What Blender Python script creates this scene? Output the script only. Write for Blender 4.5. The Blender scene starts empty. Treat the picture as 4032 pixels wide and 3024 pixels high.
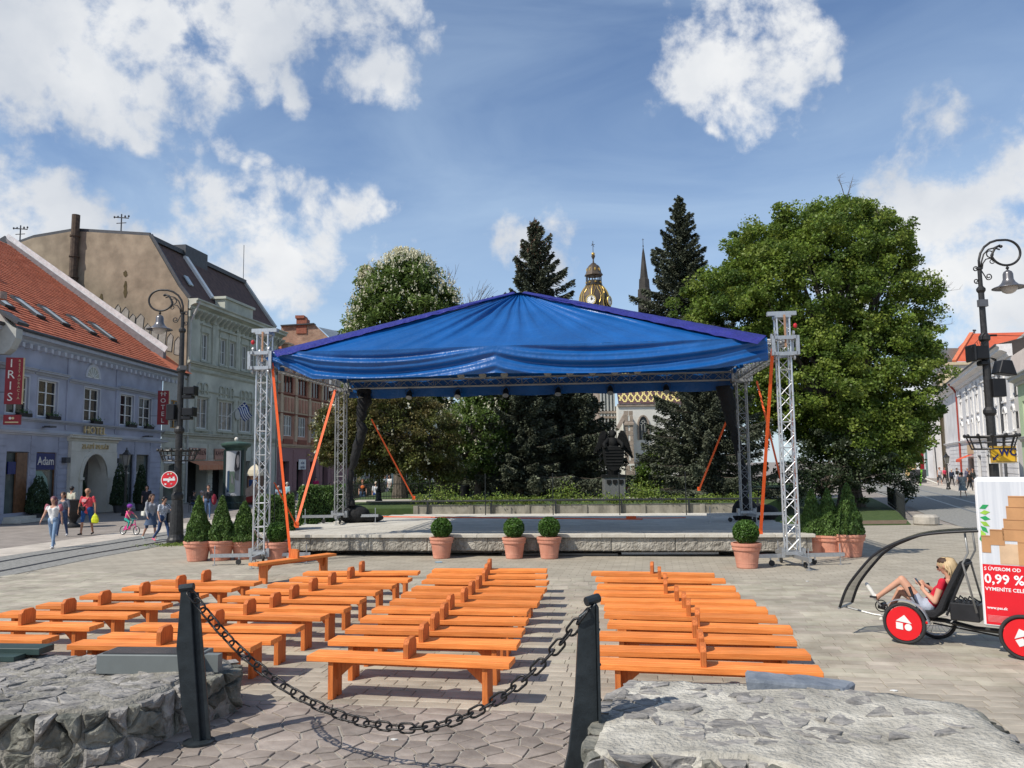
import bpy, math, random
import numpy as np
from math import sin, cos, pi, atan2, hypot, sqrt, tan, radians, exp
from mathutils import Vector, Matrix, noise as mnoise

SC = bpy.context.scene
COL = SC.collection
random.seed(7); RNG = np.random.default_rng(7)

# ---------------------------------------------------------------- camera
PITCH, ROLL, CAMH, FPX = radians(5.8), radians(-0.7), 2.5, 3136.0
FWD = Vector((0, cos(PITCH), sin(PITCH)))
_up = Vector((0, -sin(PITCH), cos(PITCH))); _rt = Vector((1, 0, 0))
RGT = _rt * cos(ROLL) + _up * sin(ROLL)
UPV = -_rt * sin(ROLL) + _up * cos(ROLL)
cam_d = bpy.data.cameras.new('camera'); cam = bpy.data.objects.new('camera', cam_d); COL.objects.link(cam)
cam_d.lens = 28.0; cam_d.sensor_width = 36.0; cam_d.clip_start = 0.05; cam_d.clip_end = 6000
cm = Matrix.Identity(4)
for i, v in enumerate((RGT, UPV, -FWD)):
 for j in range(3): cm[j][i] = v[j]
cm[2][3] = CAMH
cam.matrix_world = cm
SC.camera = cam

def ray(px, py):
 return FWD + RGT * ((px - 2016.) / FPX) - UPV * ((py - 1512.) / FPX)
def G(px, py, z=0.0):
 """point of the photograph that lies on the level z"""
 d = ray(px, py); t = (z - CAMH) / d.z
 return Vector((d.x * t, d.y * t, z))
def Y(px, py, y):
 """point of the photograph that lies y metres away"""
 d = ray(px, py); t = y / d.y
 return Vector((d.x * t, y, CAMH + d.z * t))

# ---------------------------------------------------------------- sun, sky, exposure
SUN_AZ, SUN_EL = radians(180 + 35), radians(48)      # direction towards the sun (angle from +x)
sd = Vector((cos(SUN_AZ) * cos(SUN_EL), sin(SUN_AZ) * cos(SUN_EL), sin(SUN_EL)))
sun_d = bpy.data.lights.new('sun', 'SUN'); sun_d.energy = 4.6; sun_d.angle = radians(0.53); sun_d.color = (1, .95, .86)
sun = bpy.data.objects.new('sun', sun_d); COL.objects.link(sun)
sun.rotation_euler = sd.to_track_quat('Z', 'Y').to_euler(); sun.location = (-30, -30, 60)

W = bpy.data.worlds.new('World'); SC.world = W; W.use_nodes = True
nt = W.node_tree; nt.nodes.clear()
def N(t, **k):
 n = nt.nodes.new(t)
 for a, b in k.items():
  if a.startswith('i_'):
   key = a[2:]; key = int(key) if key.isdigit() else key
   n.inputs[key].default_value = b
  else: setattr(n, a, b)
 return n
def L(a, b): nt.links.new(a, b)
def MATH(op, a, b=None, c=None, clamp=False):
 n = N('ShaderNodeMath', operation=op); n.use_clamp = clamp
 for i, v in enumerate((a, b, c)):
  if v is None: continue
  if isinstance(v, (int, float)): n.inputs[i].default_value = v
  else: L(v, n.inputs[i])
 return n.outputs[0]
def MIXC(f, a, b):
 n = N('ShaderNodeMix', data_type='RGBA')
 for s, v in ((0, f), (6, a), (7, b)):
  if isinstance(v, (int, float)): n.inputs[s].default_value = v
  elif isinstance(v, tuple): n.inputs[s].default_value = (*v, 1)
  else: L(v, n.inputs[s])
 return n.outputs[2]
sky = N('ShaderNodeTexSky', sky_type='NISHITA'); sky.sun_disc = False
sky.sun_elevation = SUN_EL; sky.sun_rotation = (pi / 2 - SUN_AZ) % (2 * pi)
sky.altitude = 200; sky.air_density = 1.1; sky.dust_density = 0.35; sky.ozone_density = 1.6
tc = N('ShaderNodeTexCoord'); dirv = tc.outputs['Generated']
# clouds of the day: where they stand in the sky (direction, angular size)
spots = [(60,110,.11),(230,60,.12),(420,40,.12),(60,300,.09),(220,330,.09),(300,220,.11),(430,320,.09),(560,220,.11),(620,360,.08),(760,280,.10),(850,130,.12),(700,100,.12),(560,470,.05),(100,400,.06),(880,330,.07),(980,220,.08),
 (1120,50,.10),(1260,110,.09),(1380,180,.085),(1480,270,.07),(1550,350,.05),(1200,160,.06),(50,760,.07),(180,820,.07),(330,870,.07),(450,910,.06),(90,920,.12),(280,950,.10),
 (690,830,.06),(680,930,.075),(800,800,.055),(800,900,.09),(880,1040,.08),(1010,1000,.07),(1060,850,.08),(1180,880,.08),(1220,980,.07),(1080,1000,.09),(1130,740,.04),(920,580,.03),(1000,640,.025),(1390,800,.05),(1470,830,.035),(1720,130,.04),(1150,390,.03),(1560,30,.05),
 (2830,40,.09),(2950,80,.10),(2760,300,.08),(2860,240,.09),(2960,330,.09),(3080,280,.09),(3140,370,.06),(2720,390,.06),(2900,420,.065),(2980,180,.08),(2800,530,.025),(3320,300,.02),
 (3620,930,.10),(3780,880,.11),(3900,820,.11),(3990,740,.10),(3700,1100,.16),(3950,1000,.2),(3950,1250,.2),(3800,1250,.14),(2060,950,.055),(2190,930,.06),(2130,990,.07),(1500,960,.045),(1530,1010,.04),(1590,1010,.035)]
acc = None
warp = N('ShaderNodeTexNoise', i_Scale=9.0, i_Detail=4.0, i_Roughness=.6); L(dirv, warp.inputs['Vector'])
wv = N('ShaderNodeVectorMath', operation='MULTIPLY_ADD'); L(warp.outputs['Color'], wv.inputs[0])
wv.inputs[1].default_value = (.07, .07, .07); wv.inputs[2].default_value = (-.035, -.035, -.035)
wd = N('ShaderNodeVectorMath', operation='ADD'); L(dirv, wd.inputs[0]); L(wv.outputs[0], wd.inputs[1])
for px, py, r in spots:
 d = ray(px, py).normalized()
 n = N('ShaderNodeVectorMath', operation='DISTANCE'); L(wd.outputs[0], n.inputs[0]); n.inputs[1].default_value = d
 v = MATH('MULTIPLY_ADD', n.outputs['Value'], -1.0 / r, 1.0, clamp=True)
 acc = v if acc is None else MATH('MAXIMUM', acc, v)
# beyond the picture the same kind of broken cloud goes on
sep = N('ShaderNodeSeparateXYZ'); L(dirv, sep.inputs[0])
big = N('ShaderNodeTexNoise', i_Scale=2.6, i_Detail=2.0); L(dirv, big.inputs['Vector'])
fwd_m = MATH('MULTIPLY_ADD', sep.outputs['Y'], -3.0, 1.6, clamp=True)
bg = MATH('MULTIPLY', MATH('MULTIPLY_ADD', big.outputs['Fac'], 4.0, -1.9, clamp=True), fwd_m)
acc = MATH('MAXIMUM', acc, MATH('MULTIPLY', bg, .7))
fb = N('ShaderNodeTexNoise', i_Scale=13.0, i_Detail=10.0, i_Roughness=.6, i_Distortion=.12); L(dirv, fb.inputs['Vector'])
den = MATH('ADD', MATH('MULTIPLY', MATH('POWER', acc, .6), 1.35), MATH('MULTIPLY_ADD', fb.outputs['Fac'], 3.8, -2.12))
cover = N('ShaderNodeMapRange', interpolation_type='SMOOTHSTEP'); cover.inputs[1].default_value = .32; cover.inputs[2].default_value = 1.08
L(den, cover.inputs[0])
edge = MATH('MULTIPLY', cover.outputs[0], MATH('MULTIPLY', acc, 8.0, clamp=True))
# thin veil of cirrus, thicker low down
ci = N('ShaderNodeTexNoise', i_Scale=2.2, i_Detail=7.0, i_Roughness=.55, i_Distortion=1.2)
mp = N('ShaderNodeMapping'); mp.inputs['Scale'].default_value = (.8, 1, 2.6); L(dirv, mp.inputs[0]); L(mp.outputs[0], ci.inputs['Vector'])
low = MATH('MULTIPLY_ADD', sep.outputs['Z'], -2.4, 1.15, clamp=True)
veil = MATH('ADD', MATH('MULTIPLY', MATH('MULTIPLY_ADD', ci.outputs['Fac'], 2.4, -.85, clamp=True), .42), MATH('MULTIPLY', low, .46), clamp=True)
sh = N('ShaderNodeTexNoise', i_Scale=5.5, i_Detail=6.0); L(wd.outputs[0], sh.inputs['Vector'])
shade = MATH('MULTIPLY_ADD', sh.outputs['Fac'], 3.2, -1.05, clamp=True)
body = MATH('MULTIPLY_ADD', den, .9, -.5, clamp=True)
ccol = MIXC(shade, (5.6, 6.1, 6.9), (9.2, 9.3, 9.4))
ccol = MIXC(MATH('MULTIPLY', body, .25), ccol, (7.6, 7.9, 8.3))
skyc = N('ShaderNodeMix', data_type='RGBA', blend_type='MULTIPLY'); skyc.inputs[0].default_value = 1
L(sky.outputs[0], skyc.inputs[6]); skyc.inputs[7].default_value = (1.0, 1.12, 1.30, 1)
c1 = MIXC(veil, skyc.outputs[2], (5.6, 7.2, 9.0))
c2 = MIXC(edge, c1, ccol)
bgn = N('ShaderNodeBackground'); bgn.inputs['Strength'].default_value = 0.1
L(c2, bgn.inputs['Color']); wo = N('ShaderNodeOutputWorld'); L(bgn.outputs[0], wo.inputs[0])
SC.view_settings.view_transform = 'Standard'; SC.view_settings.look = 'None'
SC.view_settings.exposure = 0.0; SC.view_settings.gamma = 1.0; SC.view_settings.use_curve_mapping = False

# ---------------------------------------------------------------- materials
MATS = {}
def mat(name, c, r=.75, m=0.0, var=.18, vs=4.0, bump=0.0, bs=30.0, isl=0.0, objv=0.0, c2=None, stretch=(1, 1, 1), spec=.4,
  trans=0.0, detail=6.0, coat=0.0, bd=.02, hue=0.0, c3=None, stain=0.0, ss=.6):
 if name in MATS: return MATS[name]
 M = bpy.data.materials.new(name); M.use_nodes = True; t = M.node_tree; t.nodes.clear()
 def n(ty, **k):
  q = t.nodes.new(ty)
  for a, b in k.items(): setattr(q, a, b)
  return q
 out = n('ShaderNodeOutputMaterial'); P = n('ShaderNodeBsdfPrincipled'); t.links.new(P.outputs[0], out.inputs[0])
 P.inputs['Roughness'].default_value = r; P.inputs['Metallic'].default_value = m
 P.inputs['Specular IOR Level'].default_value = spec
 if coat: P.inputs['Coat Weight'].default_value = coat; P.inputs['Coat Roughness'].default_value = .15
 co = n('ShaderNodeTexCoord'); mpn = n('ShaderNodeMapping'); mpn.inputs['Scale'].default_value = stretch
 t.links.new(co.outputs['Object'], mpn.inputs[0])
 nz = n('ShaderNodeTexNoise'); nz.inputs['Scale'].default_value = vs; nz.inputs['Detail'].default_value = detail; nz.inputs['Roughness'].default_value = .62
 t.links.new(mpn.outputs[0], nz.inputs['Vector'])
 rp = n('ShaderNodeValToRGB'); rp.color_ramp.elements[0].position = .32; rp.color_ramp.elements[1].position = .68
 lo = [x * (1 - var) for x in c]; hi = [min(1, x * (1 + var)) for x in c] if c2 is None else list(c2)
 if c2 is not None: lo = list(c)
 rp.color_ramp.elements[0].color = (*lo, 1); rp.color_ramp.elements[1].color = (*hi, 1)
 if c3 is not None:
  e = rp.color_ramp.elements.new(.5); e.color = (*c3, 1)
 t.links.new(nz.outputs['Fac'], rp.inputs[0])
 col = rp.outputs[0]
 if isl or objv:
  hsv = n('ShaderNodeHueSaturation'); t.links.new(col, hsv.inputs['Color'])
  val = None
  if isl:
   ge = n('ShaderNodeNewGeometry'); ma = n('ShaderNodeMath', operation='MULTIPLY_ADD')
   t.links.new(ge.outputs['Random Per Island'], ma.inputs[0]); ma.inputs[1].default_value = 2 * isl; ma.inputs[2].default_value = 1 - isl
   val = ma.outputs[0]
   if hue:
    mh = n('ShaderNodeMath', operation='MULTIPLY_ADD'); m2 = n('ShaderNodeMath', operation='FRACT'); m3 = n('ShaderNodeMath', operation='MULTIPLY')
    t.links.new(ge.outputs['Random Per Island'], m3.inputs[0]); m3.inputs[1].default_value = 7.31
    t.links.new(m3.outputs[0], m2.inputs[0]); t.links.new(m2.outputs[0], mh.inputs[0])
    mh.inputs[1].default_value = 2 * hue; mh.inputs[2].default_value = .5 - hue; t.links.new(mh.outputs[0], hsv.inputs['Hue'])
  if objv:
   oi = n('ShaderNodeObjectInfo'); mb = n('ShaderNodeMath', operation='MULTIPLY_ADD')
   t.links.new(oi.outputs['Random'], mb.inputs[0]); mb.inputs[1].default_value = 2 * objv; mb.inputs[2].default_value = 1 - objv
   if val is None: val = mb.outputs[0]
   else:
    mm = n('ShaderNodeMath', operation='MULTIPLY'); t.links.new(val, mm.inputs[0]); t.links.new(mb.outputs[0], mm.inputs[1]); val = mm.outputs[0]
  t.links.new(val, hsv.inputs['Value']); col = hsv.outputs[0]
 if stain:
  gp = n('ShaderNodeNewGeometry'); sn = n('ShaderNodeTexNoise'); sn.inputs['Scale'].default_value = ss; sn.inputs['Detail'].default_value = 7; t.links.new(gp.outputs['Position'], sn.inputs['Vector'])
  sm = n('ShaderNodeMapRange'); sm.inputs[1].default_value = .35; sm.inputs[2].default_value = .65; sm.inputs[3].default_value = 1 - stain; sm.inputs[4].default_value = 1 + stain * .5; t.links.new(sn.outputs['Fac'], sm.inputs[0])
  sx = n('ShaderNodeMix', data_type='RGBA', blend_type='MULTIPLY'); sx.inputs[0].default_value = 1; t.links.new(col, sx.inputs[6]); t.links.new(sm.outputs[0], sx.inputs[7]); col = sx.outputs[2]
 t.links.new(col, P.inputs['Base Color'])
 if bump:
  bz = n('ShaderNodeTexNoise'); bz.inputs['Scale'].default_value = bs; bz.inputs['Detail'].default_value = 5
  t.links.new(mpn.outputs[0], bz.inputs['Vector'])
  bp = n('ShaderNodeBump'); bp.inputs['Strength'].default_value = bump; bp.inputs['Distance'].default_value = bd
  t.links.new(bz.outputs['Fac'], bp.inputs['Height']); t.links.new(bp.outputs[0], P.inputs['Normal'])
 if trans:
  tr = n('ShaderNodeBsdfTranslucent'); t.links.new(col, tr.inputs[0]); mx = n('ShaderNodeMixShader'); mx.inputs[0].default_value = trans
  t.links.new(P.outputs[0], mx.inputs[1]); t.links.new(tr.outputs[0], mx.inputs[2]); t.links.new(mx.outputs[0], out.inputs[0])
 MATS[name] = M
 return M

def brickmat(name, c1, c2, mortar, bw, bh, rough=.85, off=.5, rot=0.0, msize=.03, bump=.4, axes='XY', bias=0.0, var=.2):
 """masonry or paving too far away to tell piece from piece"""
 if name in MATS: return MATS[name]
 M = mat(name, c1, r=rough); t = M.node_tree
 P = [x for x in t.nodes if x.type == 'BSDF_PRINCIPLED'][0]
 co = [x for x in t.nodes if x.type == 'TEX_COORD'][0]
 mp = t.nodes.new('ShaderNodeMapping'); t.links.new(co.outputs['Object'], mp.inputs[0])
 if axes == 'XZ': mp.inputs['Rotation'].default_value = (pi / 2, 0, 0)
 elif axes == 'YZ': mp.inputs['Rotation'].default_value = (pi / 2, 0, pi / 2)
 else: mp.inputs['Rotation'].default_value = (0, 0, rot)
 vec = mp.outputs[0]
 if axes != 'XY':
  sp = t.nodes.new('ShaderNodeSeparateXYZ'); cb = t.nodes.new('ShaderNodeCombineXYZ'); t.links.new(co.outputs['Object'], sp.inputs[0])
  t.links.new(sp.outputs['X' if axes == 'XZ' else 'Y'], cb.inputs[0]); t.links.new(sp.outputs['Z'], cb.inputs[1]); vec = cb.outputs[0]
 b = t.nodes.new('ShaderNodeTexBrick'); t.links.new(vec, b.inputs['Vector'])
 b.offset = off; b.inputs['Scale'].default_value = 1; b.inputs['Brick Width'].default_value = bw; b.inputs['Row Height'].default_value = bh
 b.inputs['Mortar Size'].default_value = msize * bh; b.inputs['Bias'].default_value = bias
 b.inputs['Color1'].default_value = (*c1, 1); b.inputs['Color2'].default_value = (*c2, 1); b.inputs['Mortar'].default_value = (*mortar, 1)
 nz = [x for x in t.nodes if x.type == 'TEX_NOISE'][0]
 mx = t.nodes.new('ShaderNodeMix'); mx.data_type = 'RGBA'; mx.blend_type = 'MULTIPLY'; mx.inputs[0].default_value = 1
 mr = t.nodes.new('ShaderNodeMapRange'); mr.inputs[1].default_value = .3; mr.inputs[2].default_value = .7; mr.inputs[3].default_value = 1 - var; mr.inputs[4].default_value = 1 + var
 nz.inputs['Scale'].default_value = 1.2
 t.links.new(nz.outputs['Fac'], mr.inputs[0]); t.links.new(b.outputs['Color'], mx.inputs[6]); t.links.new(mr.outputs[0], mx.inputs[7])
 t.links.new(mx.outputs[2], P.inputs['Base Color'])
 bp = t.nodes.new('ShaderNodeBump'); bp.inputs['Strength'].default_value = bump; bp.inputs['Distance'].default_value = .01; bp.invert = True
 t.links.new(b.outputs['Fac'], bp.inputs['Height']); t.links.new(bp.outputs[0], P.inputs['Normal'])
 return M

# ---------------------------------------------------------------- mesh building
class MB:
 def __init__(s): s.v = []; s.f = []; s.m = []
 def add(s, vs, fs, m=0):
  k = len(s.v); s.v.extend([tuple(q) for q in vs]); s.f.extend([tuple(i + k for i in q) for q in fs]); s.m.extend([m] * len(fs)); return s
 def box(s, c, d, rz=0.0, m=0):
  x, y, z = d[0] / 2, d[1] / 2, d[2] / 2; ca, sa = cos(rz), sin(rz)
  vs = []
  for zz in (-z, z):
   for (a, b) in ((-x, -y), (x, -y), (x, y), (-x, y)):
    vs.append((c[0] + a * ca - b * sa, c[1] + a * sa + b * ca, c[2] + zz))
  return s.add(vs, [(3, 2, 1, 0), (4, 5, 6, 7), (0, 1, 5, 4), (1, 2, 6, 5), (2, 3, 7, 6), (3, 0, 4, 7)], m)
 def b2(s, x0, x1, y0, y1, z0, z1, m=0):
  return s.box(((x0 + x1) / 2, (y0 + y1) / 2, (z0 + z1) / 2), (abs(x1 - x0), abs(y1 - y0), abs(z1 - z0)), 0, m)
 def beam(s, p, q, w, h, m=0, up=Vector((0, 0, 1))):
  p = Vector(p); q = Vector(q); d = (q - p).normalized()
  a = d.cross(up)
  if a.length < 1e-4: a = d.cross(Vector((0, 1, 0)))
  a.normalize(); b = a.cross(d)
  vs = []
  for o in (p, q):
   for i, j in ((-1, -1), (1, -1), (1, 1), (-1, 1)): vs.append(o + a * (w / 2 * i) + b * (h / 2 * j))
  return s.add(vs, [(0, 1, 2, 3), (7, 6, 5, 4), (4, 5, 1, 0), (5, 6, 2, 1), (6, 7, 3, 2), (7, 4, 0, 3)], m)
 def tube(s, pts, r, n=6, m=0, closed=False, caps=True):
  pts = [Vector(p) for p in pts]; k = len(pts); rr = r if isinstance(r, (list, tuple)) else [r] * k
  base = len(s.v); prev = None
  for i, p in enumerate(pts):
   if closed: d = pts[(i + 1) % k] - pts[i - 1]
   else: d = pts[min(i + 1, k - 1)] - pts[max(i - 1, 0)]
   if d.length < 1e-9: d = Vector((0, 0, 1))
   d.normalize()
   if prev is None:
    a = d.cross(Vector((0, 0, 1)))
    if a.length < .05: a = d.cross(Vector((0, 1, 0)))
   else: a = prev - d * prev.dot(d)
   a.normalize(); prev = a; b = d.cross(a)
   for j in range(n):
    t = 2 * pi * j / n; s.v.append(tuple(p + a * (cos(t) * rr[i]) + b * (sin(t) * rr[i])))
  for i in range(k if closed else k - 1):
   i2 = (i + 1) % k
   for j in range(n):
    j2 = (j + 1) % n; s.f.append((base + i * n + j, base + i * n + j2, base + i2 * n + j2, base + i2 * n + j)); s.m.append(m)
  if caps and not closed:
   s.f.append(tuple(base + j for j in range(n - 1, -1, -1))); s.m.append(m)
   s.f.append(tuple(base + (k - 1) * n + j for j in range(n))); s.m.append(m)
  return s
 def lathe(s, prof, c=(0, 0, 0), n=16, m=0, rot=0.0, cap=True, squash=1.0):
  base = len(s.v); k = len(prof)
  for (r, z) in prof:
   for j in range(n):
    t = 2 * pi * j / n + rot; s.v.append((c[0] + r * cos(t), c[1] + r * sin(t) * squash, c[2] + z))
  for i in range(k - 1):
   for j in range(n):
    j2 = (j + 1) % n; s.f.append((base + i * n + j, base + i * n + j2, base + (i + 1) * n + j2, base + (i + 1) * n + j)); s.m.append(m)
  if cap:
   s.f.append(tuple(base + j for j in range(n - 1, -1, -1))); s.m.append(m)
   s.f.append(tuple(base + (k - 1) * n + j for j in range(n))); s.m.append(m)
  return s
 def prism(s, poly, o, u, v, n, t, m=0):
  """polygon in the frame (o,u,v) given thickness t along n"""
  o, u, v, n = Vector(o), Vector(u), Vector(v), Vector(n); k = len(poly)
  vs = [o + u * a + v * b for a, b in poly] + [o + u * a + v * b + n * t for a, b in poly]
  fs = [tuple(range(k - 1, -1, -1)), tuple(range(k, 2 * k))] + [(i, (i + 1) % k, (i + 1) % k + k, i + k) for i in range(k)]
  return s.add(vs, fs, m)
 def ell(s, c, r, n=10, k=6, m=0):
  prof = []
  base = len(s.v); c = Vector(c)
  for i in range(k + 1):
   a = -pi / 2 + pi * i / k
   for j in range(n):
    t = 2 * pi * j / n; s.v.append((c.x + r[0] * cos(a) * cos(t), c.y + r[1] * cos(a) * sin(t), c.z + r[2] * sin(a)))
  for i in range(k):
   for j in range(n):
    j2 = (j + 1) % n; s.f.append((base + i * n + j, base + i * n + j2, base + (i + 1) * n + j2, base + (i + 1) * n + j)); s.m.append(m)
  return s
 def build(s, name, mats, parent=None, smooth=False, world=False, bevel=0.0):
  me = bpy.data.meshes.new(name); me.from_pydata(s.v, [], s.f)
  if not isinstance(mats, (list, tuple)): mats = [mats]
  for q in mats: me.materials.append(q)
  if len(mats) > 1: me.polygons.foreach_set('material_index', s.m)
  if smooth: me.polygons.foreach_set('use_smooth', [True] * len(me.polygons))
  me.update()
  o = bpy.data.objects.new(name, me); COL.objects.link(o)
  if parent is not None:
   o.parent = parent
   if world: o.matrix_parent_inverse = MW[parent.name].inverted()
  if bevel:
   bm = o.modifiers.new('b', 'BEVEL'); bm.width = bevel; bm.segments = 1; bm.limit_method = 'ANGLE'
  return o
MW = {}
def tag(o, label=None, cat=None, group=None, kind=None):
 if label: o['label'] = label
 if cat: o['category'] = cat
 if group: o['group'] = group
 if kind: o['kind'] = kind
 return o
def thing(name, label, cat, loc=(0, 0, 0), rz=0.0, group=None, kind=None):
 o = bpy.data.objects.new(name, None); COL.objects.link(o); o.location = loc; o.rotation_euler = (0, 0, rz); o.empty_display_size = .2
 MW[o.name] = Matrix.Translation(Vector(loc)) @ Matrix.Rotation(rz, 4, 'Z')
 return tag(o, label, cat, group, kind)
def kids(o): return [c for c in COL.objects if c.parent == o]
KID = {}
def copy_tree(src, loc=None, rz=None, label=None, group=None, tree=None):
 """copy a thing with its parts and sub-parts; meshes are shared"""
 tree = tree if tree is not None else TREE(src)
 def rec(node, par):
  o, ch = node; c = o.copy(); COL.objects.link(c); c.parent = par
  for q in ch: rec(q, c)
  return c
 r = rec(tree, None)
 if loc is not None: r.location = loc
 if rz is not None: r.rotation_euler = (0, 0, rz)
 if label: r['label'] = label
 if group: r['group'] = group
 return r
def TREE(o): return (o, [TREE(c) for c in o.children])
def instance(src, name, parent, loc=(0, 0, 0), rot=(0, 0, 0), scale=None):
 o = bpy.data.objects.new(name, src.data if hasattr(src, 'data') else src); COL.objects.link(o); o.parent = parent; o.location = loc; o.rotation_euler = rot
 if scale: o.scale = scale
 return o
_tc = {}
def text(s, name, m, parent, loc, rot, size=1.0, depth=.01, align='CENTER', xs=1.0, world=False, bold=0.0):
 cu = bpy.data.curves.new(name, 'FONT'); cu.body = s; cu.size = size; cu.extrude = depth; cu.align_x = align; cu.align_y = 'CENTER'; cu.resolution_u = 2; cu.offset = bold
 t = bpy.data.objects.new('t', cu); COL.objects.link(t)
 dg = bpy.context.evaluated_depsgraph_get(); me = bpy.data.meshes.new_from_object(t.evaluated_get(dg))
 bpy.data.objects.remove(t); bpy.data.curves.remove(cu)
 me.materials.clear(); me.materials.append(m)
 o = bpy.data.objects.new(name, me); COL.objects.link(o); o.parent = parent; o.location = loc; o.rotation_euler = rot; o.scale = (xs, 1, 1)
 return o
def quads(V, name, mats, parent=None, mi=None, kind=None):
 """V: (n,4,3) array -> n loose quads"""
 V = np.asarray(V, dtype=np.float32); n = len(V); me = bpy.data.meshes.new(name)
 me.vertices.add(4 * n); me.vertices.foreach_set('co', V.reshape(-1)); me.loops.add(4 * n); me.polygons.add(n)
 me.loops.foreach_set('vertex_index', np.arange(4 * n, dtype=np.int32)); me.polygons.foreach_set('loop_start', np.arange(0, 4 * n, 4, dtype=np.int32))
 me.polygons.foreach_set('loop_total', np.full(n, 4, dtype=np.int32))
 for q in (mats if isinstance(mats, (list, tuple)) else [mats]): me.materials.append(q)
 if mi is not None: me.polygons.foreach_set('material_index', np.asarray(mi, dtype=np.int32))
 me.update(calc_edges=True); o = bpy.data.objects.new(name, me); COL.objects.link(o)
 if parent is not None: o.parent = parent
 if kind: o['kind'] = kind
 return o
def leafquads(C, size, asp=.6, up=0.35, jit=.3, dirs=None):
 """leaf blades at the points C"""
 n = len(C); a = RNG.normal(size=(n, 3)) if dirs is None else dirs + RNG.normal(size=(n, 3)) * jit
 a /= np.linalg.norm(a, axis=1)[:, None] + 1e-9
 nr = RNG.normal(size=(n, 3)); nr[:, 2] = np.abs(nr[:, 2]) + up
 b = np.cross(nr, a); b /= np.linalg.norm(b, axis=1)[:, None] + 1e-9
 s = (np.asarray(size) * RNG.uniform(.7, 1.3, n))[:, None] * .5
 # rhomb shaped blade
 return np.stack([C - a * s, C + b * s * asp, C + a * s, C - b * s * asp], axis=1)
def xy(p, z=0.0): return Vector((p[0], p[1], z))
# ================================================================ ground
m_mortar = mat('mortar', (.33, .30, .255), r=.95, var=.2, vs=6, bump=.4, bs=60)
m_far_pave = brickmat('pavement_brown', (.25, .215, .185), (.30, .26, .225), (.17, .15, .13), .4, .2, bump=.2)
m_plaza = brickmat('plaza_far', (.34, .30, .235), (.405, .36, .285), (.27, .235, .185), .36, .2, msize=.05, bump=.35, rot=radians(10), var=.14)
m_slab = mat('slab', (.31, .272, .208), c2=(.43, .385, .305), r=.85, vs=2.6, bump=.3, bs=45, isl=.13, objv=.12, hue=.014, stain=.22, ss=.8, detail=9)
m_flag = mat('flagstone', (.215, .172, .143), c2=(.35, .295, .25), r=.8, vs=3.2, bump=.5, bs=16, objv=.2, detail=9, bd=.012, stain=.25, ss=1.5)
m_tan = brickmat('tan_strip', (.47, .415, .35), (.53, .47, .40), (.38, .33, .28), .6, .6, bump=.15)
m_cob = mat('cobble', (.17, .165, .15), c2=(.32, .31, .285), r=.85, vs=9, bump=.9, bs=11, bd=.03)
m_rail = mat('rail_steel', (.22, .18, .15), r=.35, m=.8)
m_lawn = mat('lawn', (.035, .065, .016), c2=(.075, .11, .028), r=.95, vs=3, bump=.6, bs=60)
m_soil = mat('soil', (.13, .085, .055), c2=(.2, .14, .09), r=.95, vs=5, bump=.5, bs=30)
m_path = mat('park_path', (.50, .46, .39), r=.9, var=.08, vs=2)

def sheet(name, pts, z, m, h=0.0, kind='structure', parent=None):
 b = MB(); k = len(pts)
 b.add([(p[0], p[1], z) for p in pts], [tuple(range(k))])
 if h:
  b.add([(p[0], p[1], z) for p in pts] + [(p[0], p[1], z - h) for p in pts], [(i, (i + k), (i + 1) % k + k, (i + 1) % k) for i in range(k)])
 o = b.build(name, m, parent);
 if kind: o['kind'] = kind
 return o
sheet('ground', [(-2500, -1500), (2500, -1500), (2500, 3500), (-2500, 3500)], -.02, m_far_pave)
PA = radians(-10.0); PU = Vector((cos(PA), sin(PA), 0)); PV = Vector((-sin(PA), cos(PA), 0)); PO = Vector((0, 8.42, 0))
def pw(a, b, z=0.0): return PO + PU * a + PV * b + Vector((0, 0, z))
bed = sheet('plaza_bed', [pw(-26, -13), pw(24, -13), pw(24, 14.5), pw(-20, 14.5)], -.012, m_mortar)
plaza = sheet('plaza', [(-12.1, 20.3), (-11.5, 27.1), (-10.3, 36.5), (-9.3, 44), (16, 44), (16.8, 30.8), (17.6, 26), (26, 14), (26, 3.8)], -.004, m_plaza)
sheet('plaza_left', [pw(-22, 2.4), pw(-13.4, 8.6), (-12.1, 20.3), (-12.2, 18.5), (-12.6, 14), (-14, 8)], -.005, m_plaza)

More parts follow.
